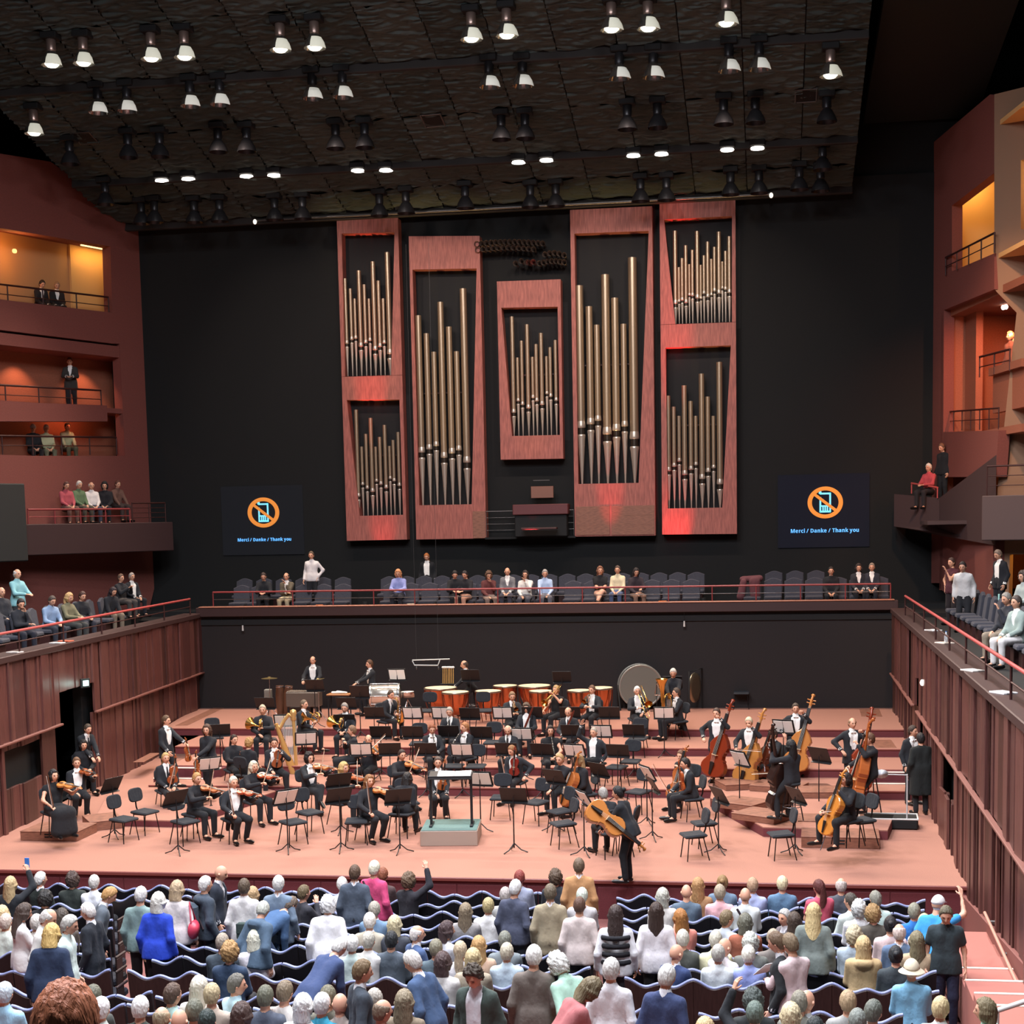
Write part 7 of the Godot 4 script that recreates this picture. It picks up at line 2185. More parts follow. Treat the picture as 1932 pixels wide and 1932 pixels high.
	for s: float in [-1.0, 1.0]:
		put("rim", boxm(Vector3(-0.2, 0.21, s * 0.3), Vector3(1.15, 0.03, 0.03), 0.006), mat(hx("c8c8c4"), 0.4), o)
		put("rim", boxm(Vector3(-0.2 + s * 0.57, 0.21, 0), Vector3(0.03, 0.03, 0.62), 0.006), mat(hx("c8c8c4"), 0.4), o)
	# exit sign above the left doorway, small lamp above the right one
	a = pw(148, 1289, LA, LB) + Vector3(0.18, 0, 0)
	o = node("exit_sign", Transform3D(Basis(Vector3.UP, 1.1), a), "small glowing pale green exit sign above the left doorway", "sign")
	put("housing", boxm(Vector3(0, 0, -0.03), Vector3(0.26, 0.22, 0.06), 0.01), M.dark, o)
	put("panel", boxm(Vector3(0, 0, 0.008), Vector3(0.16, 0.13, 0.012), 0.003), glow(hx("c9f2ea"), 1.6), o)
	omni(a + Vector3(0.25, 0, 0.1), hx("c9f2ea"), 0.12, 0.05)
	a = pw(1751, 1288, RA, RB) + Vector3(-0.12, 0, 0)
	o = node("door_lamp", Transform3D(Basis(), a), "small bright lamp above the right doorway", "lamp")
	k = MB.new()
	k.ball(Vector3.ZERO, Vector3(0.05, 0.07, 0.05), Basis(), 6)
	put("bulb", k.mesh(), glow(hx("fff6ec"), 2.0), o)
# ---------------------------------------------------------------- stalls
const ROWS := [[1.9, -0.70], [2.69, -0.67], [3.48, -0.64], [4.27, -0.61], [5.06, -0.58], [5.85, -0.55], [6.64, -0.52], [7.43, -0.49], [9.2, -0.20], [10.0, -0.10], [10.8, 0.0], [11.6, 0.1], [12.4, 0.2]]   # z of the seats and height of their floor
const WORD := ["first", "second", "third", "fourth", "fifth", "sixth", "seventh", "eighth", "ninth", "tenth", "eleventh", "twelfth", "thirteenth"]
func make_seat(side: float, shell: Material) -> Node3D:     # faces -z; its top edge rises to one side
	var o := node("stalls_seat")
	var pts := []
	for i in 13:
		var x := -0.228 + 0.456 * i / 12.0
		var t := (x * side + 0.228) / 0.456         # 0 at the low joint, 1 at the high one
		var y := 0.80 + 0.018 * cos(t * PI * 2.0) - 0.018 + 0.085 * smoothstep(0.35, 1.0, t) + 0.02 * (1.0 - smoothstep(0.0, 0.35, t))
		pts.append(Vector2(x, y))
	var p := PackedVector2Array()
	for q in pts: p.append(q)
	p.append(Vector2(0.225, 0.06)); p.append(Vector2(-0.225, 0.06))
	var k := MB.new()
	k.prism(p, 0.05, Transform3D(Basis(Vector3.RIGHT, 0.16), Vector3(0, 0.015, 0.12)), 0.008)
	put("back_shell", k.mesh(), shell, o)
	k = MB.new()
	var up := PackedVector2Array()
	for q: Vector2 in pts: up.append(q * Vector2(0.93, 1) - Vector2(0, 0.025))
	up.append(Vector2(0.2, 0.40)); up.append(Vector2(-0.2, 0.40))
	k.prism(up, 0.07, Transform3D(Basis(Vector3.RIGHT, 0.16), Vector3(0, 0.015, 0.055)), 0.02)
	put("back_pad", k.mesh(), M.seat, o)
	k = MB.new()
	var tp := []
	var bs := Transform3D(Basis(Vector3.RIGHT, 0.16), Vector3(0, 0.015, 0.12))
	for q: Vector2 in pts: tp.append(bs * Vector3(q.x, q.y + 0.004, 0.02))
	k.tube(tp, 0.022, 6)
	put("edge_piping", k.mesh(), M.pipe, o)
	put("cushion", boxm(Vector3(0, 0.42, -0.11), Vector3(0.43, 0.11, 0.42), 0.03), M.seat, o)
	k = MB.new()
	k.box(Vector3(0.222, 0.58, -0.08), Vector3(0.035, 0.04, 0.34), Basis(), 0.01); k.box(Vector3(0.222, 0.28, -0.02), Vector3(0.03, 0.56, 0.2), Basis(), 0.006)
	put("armrest", k.mesh(), M.shellb, o)
	return o
func build_stalls() -> void:
	var k := MB.new()
	k.box(Vector3(-4, -0.95, 0.9), Vector3(24, 0.5, 1.2))
	for i in ROWS.size():
		var z: float = ROWS[i][0]
		var d := 0.79 if i != 7 else 1.0
		k.box(Vector3(-4.2, ROWS[i][1] - 0.3, z + (0.0 if i != 7 else 0.15)), Vector3(22.4 if i < 8 else 19.0, 0.6, d + 0.02))
	k.box(Vector3(-4.2, -0.75, 8.5), Vector3(22.4, 0.8, 0.7))
	k.box(Vector3(-4.2, -0.75, 14.5), Vector3(22.4, 2.0, 3.4))
	struct_("floor_stalls", k.mesh(), tri_mat(M.stage.albedo_texture, Vector3.ONE, 0.85, true, hx("84504a")), "stepped red brown floor of the stalls")
	var protos := {}
	for sh in 2:
		for s: float in [-1.0, 1.0]:
			var o := make_seat(s, M.shell if sh == 0 else M.shellb)
			protos["%d%d" % [sh, int(s)]] = o
	var count := 0
	for r in 10:
		var z: float = ROWS[r][0]
		var vy := 1690.0 + 22.0 * r
		var blocks := []
		if r < 2: blocks = [[-14, 1125, "left"], [1167, 1742, "right"]]
		elif r < 8: blocks = [[-14, 226, "far left"], [259 + 42 * (7 - r), 1120, "centre"], [1170 + 2 * r, 1738 + 4 * r, "right"]]
		elif r == 8: blocks = [[-30, 305, "left"], [310, 1000, "centre"], [1030, 1290, "centre right"], [1320, 1700, "right"]]
		else: blocks = [[-30, 330, "left"], [340, 800, "centre"]]
		for b in blocks:
			var zz := z - (0.04 * r if b[2] == "right" and r < 8 else 0.0)
			var x0: float = pz(b[0], vy, zz).x
			var x1: float = pz(b[1], vy, zz).x
			var n := int(round((x1 - x0) / 0.456))
			for i in n:
				var side := 1 if (i + r) % 2 == 0 else -1
				var o := again(protos["%d%d" % [1 if r >= 7 else 0, side]], Transform3D(Basis(), Vector3(x0 + (i + 0.5) * (x1 - x0) / n, ROWS[r][1], zz)), "%s stalls seat, %s row from stage, %s block, %s from its left end" % ["brown-backed" if r >= 7 else "navy", WORD[r], b[2], ORD[mini(i, 39)]], "seat", "seats of the stalls")
				count += 1
	print("stalls seats ", count)
	# stairs along the right wall with pale nosings, skirting and handrails
	var ys := [1758, 1781, 1804, 1827, 1850, 1874, 1896]
	for i in ys.size():
		var z := 3.4 + 0.85 * i
		var p := pz(1838, ys[i], z)
		var o := node("stair_step", Transform3D(Basis(), Vector3(5.4, p.y, z)), "reddish stair step with a pale nosing beside the right wall, %s up from the stage" % WORD[i], "step", "steps of the right aisle")
		put("tread", boxm(Vector3(0, -0.3, 0.42), Vector3(0.74, 0.6, 0.86), 0.008), mat(hx("a8685c"), 0.8), o)
		if i > 2: put("nosing", boxm(Vector3(0, 0.004, 0.01), Vector3(0.73, 0.025, 0.05), 0.006), M.step, o)
	k = MB.new()
	var wt := Transform3D(Basis(Vector3(0, 0, -1), Vector3.UP, Vector3(-1, 0, 0)), Vector3(5.80, 0, 0))
	k.prism(PackedVector2Array([Vector2(-0.35, -0.15), Vector2(-0.35, -1.2), Vector2(-11.0, -1.2), Vector2(-11.0, 1.2), Vector2(-7.0, 0.55)]), 0.07, wt * Transform3D(Basis(), Vector3(0, 0, -0.02)), 0.01)
	struct_("baseboard_right", k.mesh(), mat(hx("7d4a42"), 0.6), "smooth red brown skirting beside the right stairs")
	k = MB.new()
	var h0 := Vector3(5.7, pw(1858, 1722, Vector3(5.7, 0, 0), Vector3(5.7, 0, 1)).y, pw(1858, 1722, Vector3(5.7, 0, 0), Vector3(5.7, 0, 1)).z)
	var h1 := pw(1932, 1884, Vector3(5.7, 0, 0), Vector3(5.7, 0, 1))
	var h := node("handrail", Transform3D(Basis(), h0), "slim wooden handrail on the right wall above the stairs", "handrail")
	k.tube([Vector3.ZERO, h1 - h0, (h1 - h0) * 1.4], 0.025, 8)
	put("rail", k.mesh(), mat(hx("b98a76"), 0.4), h)
	for t: float in [0.1, 0.5, 0.95]: put("bracket", boxm((h1 - h0) * t + Vector3(0.05, -0.03, 0), Vector3(0.12, 0.05, 0.05), 0.01), M.steel, h)
	var g0 := pz(1878, 1908, 9.6)
	var g1 := pz(1950, 1884, 9.6)
	h = node("handrail", Transform3D(Basis(), g0), "white metal handrail at the foot of the picture's right corner above the pink landing", "handrail")
	k = MB.new()
	k.tube([Vector3.ZERO, g1 - g0], 0.03, 8)
	put("rail", k.mesh(), mat(hx("d9d6d2"), 0.35), h)
	k = MB.new()
	k.tube([Vector3(0.02, 0, 0), Vector3(0.02, -0.8, 0)], 0.025, 8)
	put("post", k.mesh(), mat(hx("d9d6d2"), 0.35), h)

# u v of the head's top, seated or standing, turn (0 faces the stage) | pose | hair | top | bottom colour | label
const CROWD := [
	"19 1653 S 0|ra=raise la=lap rh=grip|long c8ad80|sweater 22252a|1c1c20|long blond-haired listener raising a blue phone at the far left",
	"76 1644 S -15|hy=-20|short e2dfda|jacket 2c332f|1c1c20|white-haired man in a dark green jacket near the left end of the second row",
	"136 1645 S 10||curly 4a3a33|sweater 2b322e|1c1c20|listener with dark curly hair holding up a white phone in the second row",
	"177 1650 S 0||short cfcac2|shirt eef0f2|1c1c20|grey-haired man in a white shirt in the second row beside the curly-haired one",
	"85 1680 S 10|la=read ra=read hp=10|curly 2a2725|sweater 17191c|1c1c20|listener with dark curls in black holding a white programme in the third row",
	"205 1672 T -60|hp=25 lean=12|short b98d58|jacket 5e666e|3a3c42|short auburn-haired man in a grey suit standing turned to the right, looking down",
	"44 1703 T -50|la=read ra=read hp=15|long 4e4038|sweater e6e2de|2a2d2c|woman with long brown hair and white cardigan standing at the left edge with papers",
	"10 1723 S 0||short cdb9aa|shirt dfe6d8|1c1c20|grey-pink-haired listener in pale green at the left edge",
	"3 1708 S 0||bob d3b98c|shirt c8b8a0|1c1c20|blond head cut by the left edge above the pale green shirt",
	"90 1712 T -75|hp=25 lean=6|fringe d6d0c8|shirt dcd8d0|8f8a86|old white-haired man in a light beige shirt standing behind the blond woman in navy",
	"68 1724 S 0||short c9c2b8|shirt d9d2c8|1c1c20|grey-haired listener hidden behind the man in light beige",
	"116 1714 S 20||bob 4d443c|sweater 6a6058|1c1c20|dark-haired listener between the two old men on the left",
	"130 1725 T -80|hp=15|short c7c4bb|shirt cfe0da|8a949a|grey-haired man with glasses in a mint shirt, profile to the right",
	"96 1742 T 10|lean=8 hp=20|bob c9a866|sweater 22304a|b9a8a4|woman with a blond bob in navy seen from behind above the red-haired head",
	"165 1702 T 85|hp=10|short e4dfd9|jacket 1f242c|26282e|white-haired man in a black suit standing turned to the left",
	"265 1672 T 0|hp=8|short d9d6d0|blazer 7d9592|2a2426|tall white-haired man in a teal grey jacket seen from behind",
	"298 1683 T -5|ra=down la=down lean=6|bob e6e2d8|sweater 2444c0|1f1a1e|woman with a white bob in a royal blue jacket",
	"333 1661 T 0|hp=10|bob b59c7c|blouse e6dcd8|1d1a1c|woman with light brown hair and a white blouse carrying a red handbag",
	"416 1633 T -85|hp=15|bald|jacket 262c38|c9c2a8|bald man in a navy jacket and beige trousers walking to the right",
	"387 1652 T -40||short dddad4|hoodie 3c4652|2a2c30|white-haired person with a dark rucksack behind the bald walking man",
	"460 1657 T 5||short 5d4d3d|shirt e4e0dc|33343a|brown-haired man in a long white shirt with a dark green bag",
	"476 1672 S 0||long b99a72|sweater d8d0c8|1c1c20|blond long-haired listener right beside the man with the green bag",
	"525 1651 T 0||short d9d5cf|jacket 6f8092|3a4048|white-haired man in a grey blue jacket in front of the one bending over",
	"547 1690 T -40|lean=58 la=reach ra=reach hp=10|short 6a5a4c|jacket 4c6a90|3a4a66|man in a mid blue suit bending far forward",
	"573 1669 S -40|ra=chin|short 6a5a40|sweater 33333a|1c1c20|brown-haired listener turned right with a hand at the head in the first row",
	"495 1699 T -25|lean=16 hp=30 hy=25|short b7b8ac|hoodie 4f6478|3c4658|grey-haired man in a slate blue hooded top bending down",
	"618 1690 T 10|lean=10 hp=10|curly e9e7e6|coat e4e2e4|d0ccd0|person all in white with white hair and a long white coat",
	"645 1654 S 20|hp=20|short d5d1cb|shirt e3dfe0|1c1c20|white-haired listener in a white jacket in front of the person in white",
	"669 1631 T 0||short 5c4636|jacket 4c5664|2c2f36|short-haired man in a slate suit at the stage edge beside the pink sweater",
	"706 1623 T -15||short e2dcc4|sweater d04a78|40404a|blond-white woman in a bright pink sweater with a thin strap",
	"722 1636 S -10||short 8a5038|sweater 4a3838|1c1c20|red-brown head just right of the pink sweater",
	"771 1646 S -30|ra=raise|curly 6a5642|sweater 26262c|1c1c20|curly brown-haired listener with a raised hand in the first row",
	"706 1700 S 0||short a8a294|jacket 6f8ba6|1c1c20|grey-haired man in a pale blue jacket in the third row left of centre",
	"697 1721 S 0||short ece6dc|jacket b2aa98|1c1c20|white-haired man in a beige jacket in the fifth row",
	"744 1727 S 0||bob cabd98|sweater 42464e|1c1c20|woman with a blond-grey bob in dark clothing in the fifth row",
	"738 1756 S 0||short 25282b|sweater 56606a|1c1c20|black-haired man in slate grey left of the centre",
	"695 1757 S -10|la=read ra=read|short bdb8aa|shirt e0dcd8|1c1c20|grey-brown-haired listener with a white programme beside the black-haired man",
	"664 1763 S 0||short e6e4de|shirt c6d6cf|1c1c20|white-haired man in a pale mint shirt behind the person in white",
	"787 1744 S -50|hy=-15|fringe e8e0da|jacket 4a5f86|1c1c20|bald man in a blue jacket turning his face to the right",
	"640 1768 T -30|lean=48 la=reach ra=reach hp=14|short dad6cf|jacket 3f4e74|39406a|white-haired man in a navy suit bending forward over the last row",
	"480 1754 S 10|hp=12|bob d2d0bc|blouse ece6ea|1c1c20|pale-haired woman in a white top left of the hooded man",
	"433 1775 S 0||curly b08a5a|sweater 33455e|1c1c20|listener with curly blond-brown hair in navy in the last row",
	"419 1760 S 0||short a59888|sweater 45505a|1c1c20|grey-brown head behind the curly blond-brown one",
	"683 1809 T -60|hp=5|short 7b664a|jacket 3f4750|2b2e36|brown-haired man in a dark slate suit facing right in the cross aisle",
	"778 1792 T 70|hp=16 lean=16|short d9d3cb|jacket 445a7c|34445e|white-haired man in a blue suit leaning to the left in the cross aisle",
	"893 1818 T 165|hp=24|wild 4f453b|open 3f4c46|2a2e30|man with tousled brown hair and dark green coat facing the camera",
	"500 1858 S 0||short 6d6d5c|sweater 59606e|1c1c20|dark olive-haired listener behind the last row left of centre",
	"537 1849 S -15||short 84745e|blouse e6e0d8|1c1c20|brown-haired listener in a white patterned top behind the last row",
	"571 1874 S 0||bob e8e6e2|blouse ece8e4|1c1c20|white-haired woman in white in the rear stalls beside the one with a cyan scarf",
	"607 1872 S -10||short e2e1dd|shirt 3fa6c4|1c1c20|white-haired listener with a cyan scarf in the rear stalls",
	"618 1858 S 0||short 74705c|sweater 6a685c|1c1c20|dark olive head behind the two white-haired women",
	"641 1874 S 0||bald|shirt b8aaa0|1c1c20|bald pinkish head left of the man in the slate suit",
	"706 1864 S 10||short b7b0a4|sweater 77797a|1c1c20|grey head just right of the man in the slate suit",
	"721 1883 S -30|hy=-15|fringe 7c6a58|sweater 3c3c42|1c1c20|thin brown-haired man turned right below the blue suit",
	"762 1866 S 0||long 94866e|sweater 8a7c68|1c1c20|long brown-haired woman in front of the man in the blue suit",
	"446 1836 S -40|hy=-30|short 6e6b62|shirt bfe0ea|1c1c20|short dark-haired man in a pale cyan shirt facing right",
	"455 1890 S -20||bob 54423c|shirt a6c6ea|1c1c20|dark-haired woman in light blue at the bottom left of centre",
	"822 1771 S 0||short 87826e|sweater 5a6a72|1c1c20|short olive-grey-haired man in the seventh row",
	"843 1737 S -40|hy=-20|bob 4b3a3a|blouse e2e4e8|1c1c20|dark bobbed woman in white with her face to the right",
	"868 1774 S 0||tail c3b193|blouse e4e2e2|1c1c20|woman with a blond ponytail and white blouse in the seventh row",
	"835 1795 S -10||bob 52403e|blouse e8e4de|1c1c20|dark bobbed woman in a white blouse in the last row",
	"903 1765 S 5||long c29a66|sweater c8a890|1c1c20|woman with long auburn-blond hair right of the ponytail",
	"892 1788 S 0||long cdb98c|sweater a89c88|1c1c20|blond long-haired woman in the last row beside the centre aisle",
	"878 1703 S 0||long 8b7b64|sweater 93908e|1c1c20|woman with long light brown hair and grey top in the fourth row",
	"921 1693 S 0||short b3a376|shirt e4e4e2|1c1c20|fair-haired man in a white shirt left of the man in the navy sweater",
	"980 1641 S 0||short 8c4038|sweater 9aa0b4|1c1c20|red-haired head in the first row near the centre",
	"1048 1640 S 10||curly 5c4a3a|sweater 33363c|1c1c20|curly brown-haired listener in dark clothing by the tan jacket",
	"1092 1618 T 5||short 6e5a48|blazer b9895c|6a4a34|grey-brown-haired man in a tan orange jacket at the centre of the first row",
	"953 1673 S 0||short b5aca6|sweater a8a8a4|1c1c20|grey head behind the white-haired man in the navy sweater",
	"972 1659 T -20|hp=10|short e0dedc|sweater 484d60|30343e|white-haired man in a slate navy sweater seen from behind",
	"1038 1667 T 0||short 6e6250|blazer a3967c|8a7c66|brown-grey-haired man in a beige suit seen from behind at the centre",
	"1098 1674 S 0||short d5dccc|sweater c4c0c0|1c1c20|pale-haired listener behind the pink blouse",
	"1093 1690 T 0||buzz 63483a|blouse d9cac4|2a282a|person with very short hair and a pale pink blouse seen from behind",
	"1161 1707 T 5|hp=8|long 3e302c|blouse e8e8ea|2a2a30|woman with long dark hair and a black and white striped top",
	"1238 1702 T 0||long 3f2f28|blouse ece8ea|26221f|woman with very long dark hair over a white top",
	"1250 1675 S 0||bob bdbcae|shirt e0dcd4|1c1c20|woman with a grey helmet of hair in the second row right of the aisle",
	"952 1756 S 5||short 7f8074|sweater 7a8488|1c1c20|dark olive-grey head right of the ponytails",
	"956 1778 S 0||short c7bfa8|shirt c2d4de|1c1c20|grey-beige-haired man in a pale blue shirt near the centre aisle",
	"1007 1782 T 0|hp=6|short e8e4dc|blazer 746a62|6a625c|white-haired man in a brown-grey jacket seen from behind in the cross aisle",
	"1053 1797 T 50|lean=26 hp=20|curly e4e4dc|shirt a8cdb8|8a8a8a|white curly-haired person in mint green bending to the left",
	"1113 1842 T -60|lean=36 hp=20 la=reach ra=reach|bob 716348|tee b26a6a|4a4048|woman with an olive-brown bob and dusty pink top bending forward",
	"1153 1806 T -10||short d9d6cf|shirt e2e0e2|c8c4c4|white-haired man in a white shirt seen from behind below the striped top",
	"1258 1819 T -20|hp=14|short d5d2cb|jacket 39456a|2e3654|white-haired man in a navy suit turned slightly right in the cross aisle",
	"1284 1714 S 20|la=chin|long a8713c|tee d9897a|1c1c20|auburn-haired woman in a salmon top holding a hand up",
	"1295 1669 S 0||bald|sweater 5b6c7c|1c1c20|bald man in a slate jacket in the second row of the right block",
	"1317 1655 S 0||long b0875a|sweater a07c58|1c1c20|listener with long tan hair in the first row of the right block",
	"1363 1650 S 0||bun 8e7048|sweater 687e92|1c1c20|listener with a blond bun and a grey blue jacket in the first row",
	"1358 1668 S 0||short a89a84|shirt e8b4b8|1c1c20|grey-haired listener in a pink patterned top with a red collar",
	"1406 1675 S 0||bald|shirt dfe4e0|1c1c20|bald man in a white shirt with a dark strap",
	"1420 1655 S 0||short b8977a|shirt b2bce0|1c1c20|light brown-haired listener in lilac in the first row of the right block",
	"1476 1652 S 0||short ddd0a8|sweater 5c7c98|1c1c20|fair-haired man in a slate blue shirt in the first row",
	"1545 1658 S 20|hy=15|tail 5e2c28|tee d25a70|1c1c20|woman with a dark red ponytail and pink top in the first row",
	"1587 1655 S 0||fringe c9bdb4|sweater 4c5058|1c1c20|bald man in a dark jacket right of the red ponytail",
	"1371 1716 S -35|hy=-20|short 7d6b50|shirt c9d2da|1c1c20|brown-haired listener in a pale striped blouse turning right",
	"1406 1723 S 0||bob 6d6c5e|sweater a8644c|1c1c20|listener with a dark grey bob and a rust-coloured scarf",
	"1480 1714 S 120|hy=20|short b9b6b0|jacket 6a6266|1c1c20|grey-haired man with glasses turned back towards the camera",
	"1499 1720 S 0||long 4c3e34|sweater 55504c|1c1c20|long dark-haired listener beside the man turned back",
	"1535 1703 T -5|hp=12 lean=6|long d0b884|sweater 77807a|22222a|woman with long blond hair, grey green jacket and pale scarf",
	"1350 1755 S 0||short c9c6b4|shirt e4e2b8|1c1c20|pale grey-haired listener with a yellowish collar",
	"1367 1770 S -30|hy=-15|bald|shirt e6e2e4|1c1c20|bald pink-faced man in a white shirt in the seventh row",
	"1288 1753 S 0||short c3c0b4|sweater 4e524c|1c1c20|grey-haired listener left of the yellowish collar",
	"1416 1760 S 0||curly bfc2b8|sweater 73766f|1c1c20|grey curly-haired listener in the sixth row of the right block",
	"1276 1783 S -30|hy=-15|bald|jacket 33436c|1c1c20|bald man in a navy jacket in the last row by the centre aisle",
	"1355 1781 S 0||short b3b0a6|shirt dfe6e6|1c1c20|grey-haired man in a white shirt in the last row of the right block",
	"1412 1789 S 0||short e9e6d6|shirt a2b0ea|1c1c20|cream-haired listener in a lavender shirt in the last row",
	"1466 1757 T 75|hp=14|short 6a5440|jacket 26292b|24262a|brown-haired woman in a black jacket standing turned to the left",
	"1491 1760 T 40|la=read ra=read hp=15|short 7d6a52|blouse e0c8c8|b09a98|brown-haired woman in pale pink holding papers",
	"1459 1752 S 10||short a89c88|sweater 77706a|1c1c20|grey-brown head behind the woman in the black jacket",
	"1421 1865 S 0||curly 4d5550|sweater 2c3030|1c1c20|big dark grey-green curls in the rear stalls on the right",
	"1424 1888 S 0|la=raise|short 6c7a70|sweater 23262a|1c1c20|grey-green-haired listener with a raised hand at the bottom right of centre",
	"1508 1868 S 0||short 8d8878|sweater 8a8a80|1c1c20|olive-grey-haired listener in the rear stalls below the long skirt",
	"1522 1868 S -30||bald|shirt cfd6d8|1c1c20|bald head right beside the olive-grey-haired one",
	"1492 1891 S 0||bob d9c9a2|shirt cfe0e6|1c1c20|blond-white-haired woman in pale blue at the bottom right",
	"1538 1917 S 0||short 2e3432|sweater 3a4a4a|1c1c20|dark head at the very bottom right of the blond woman",
	"1330 1918 S 0||long d4b98a|sweater b89a70|1c1c20|blond head at the very bottom right of the navy suit",
	"1652 1680 S 15|hy=10|short 8b897c|shirt cfe6dc|1c1c20|grey-haired listener in pale mint in the second row of the right block",
	"1621 1698 S 0||curly c9cac6|shirt ecebec|1c1c20|grey curly-haired man in a white shirt in the third row of the right block",
	"1605 1684 S 30|hy=25|short 4c443c|sweater d9e4dc|1c1c20|dark-haired listener with the face turned left behind the white shirt",
	"1647 1707 S 10||curly a07f52|sweater 57524a|1c1c20|listener with wavy auburn hair in the third row of the right block",
	"1680 1727 S 0||bun 221d1e|blouse e2c8c4|1c1c20|black-haired woman with a white hair clip",
	"1697 1741 S 0||fringe d8c4ba|jacket 5f7490|1c1c20|balding man in a slate blue jacket in the right block",
	"1725 1703 S 0||short 8d8c7a|shirt 2f76c4|1c1c20|grey-olive-haired listener in royal blue at the right end",
	"1744 1723 S 0||short c9bd94|shirt e9e7e9|1c1c20|fair-haired man in a white shirt at the right end of the fourth row",
	"1730 1756 S 5||long 82785c|sweater c0a888|1c1c20|woman with long olive-brown hair and beige top at the right end",
	"1612 1747 S -20||curly c6b99a|sweater b0c0cc|1c1c20|blond wavy-haired listener beside the tan hood",
	"1629 1765 S 0||long d2b684|hoodie c9ad80|1c1c20|listener in a tan hooded coat in the seventh row of the right block",
	"1690 1783 S 0||bun 23262a|sweater 3e464a|1c1c20|black-haired woman with a white pin and striped collar in the right block",
	"1720 1802 S 0||hat dccfb4|shirt 86bfe0|1c1c20|listener in a cream hat and light blue shirt in the last row",
	"1770 1688 T -30|lean=20 ra=raise|cap e4e2de|tee 3f9ade|3a4a6a|man with a white cap and bright blue shirt bending near the right stairs",
	"1785 1707 T 175|hp=20|short 6c6450|tee 2f3a3e|2a2c44|man in a dark grey T-shirt walking towards the camera in the right aisle",
	"1600 1867 S 0||short b59a78|sweater a0a09c|1c1c20|tan-haired man in grey in the rear stalls on the right",
	"1648 1885 S -20|hy=-10|short 6e7268|shirt c8d0d4|1c1c20|short dark-grey-haired man in a pale shirt in the rear right stalls",
	"1618 1902 S 0||short 878c84|sweater 7c848a|1c1c20|grey head at the bottom right between two men",
	"1775 1879 S -20||short d2bd8e|shirt e6eae4|1c1c20|blond short-haired man in white in the rear stalls by the right aisle",
	"1859 1882 S 60|hy=20|bob 7c6f52|shirt b8dcc8|1c1c20|brown-haired woman in pale green facing left at the bottom right corner",
	"190 1880 S 0||short e6e2de|shirt d2d8d0|1c1c20|white head right beside the big red-haired one",
	"264 1878 S 0||short e8e6e1|sweater 3e4640|1c1c20|white-haired listener in dark green with a white collar at the bottom left",
	"325 1854 S -20|hy=-10|short 5f4c40|shirt c2e4da|1c1c20|brown-haired man with a mint collar in the rear stalls on the left",
	"375 1840 S 0||long e0d8c6|blouse e2dace|1c1c20|pale long-haired woman in a cream striped top",
	"399 1854 S 0||short c2b08a|sweater b8a898|1c1c20|fair head right beside the pale long-haired woman",
	"304 1897 S 0||fringe 9c8c70|sweater 56565e|1c1c20|balding olive-brown head at the bottom left",
	"366 1884 S 0||short 6e6e5e|sweater 5c5a62|1c1c20|dark olive head below the pale long-haired woman",
	"390 1907 S 0||short 2f3a36|sweater 44424c|1c1c20|black-green head at the bottom below the olive one",
	"338 1914 S 0||bald|shirt b8a8a0|1c1c20|bald pink head at the very bottom left",
	"175 1857 S 0||short 6a6858|sweater 4a4c48|1c1c20|dark olive head above the white one at the left",
	"8 1852 S 0||short c9d4dc|shirt a4cfe6|1c1c20|listener in light blue cut by the left edge near the bottom",
]
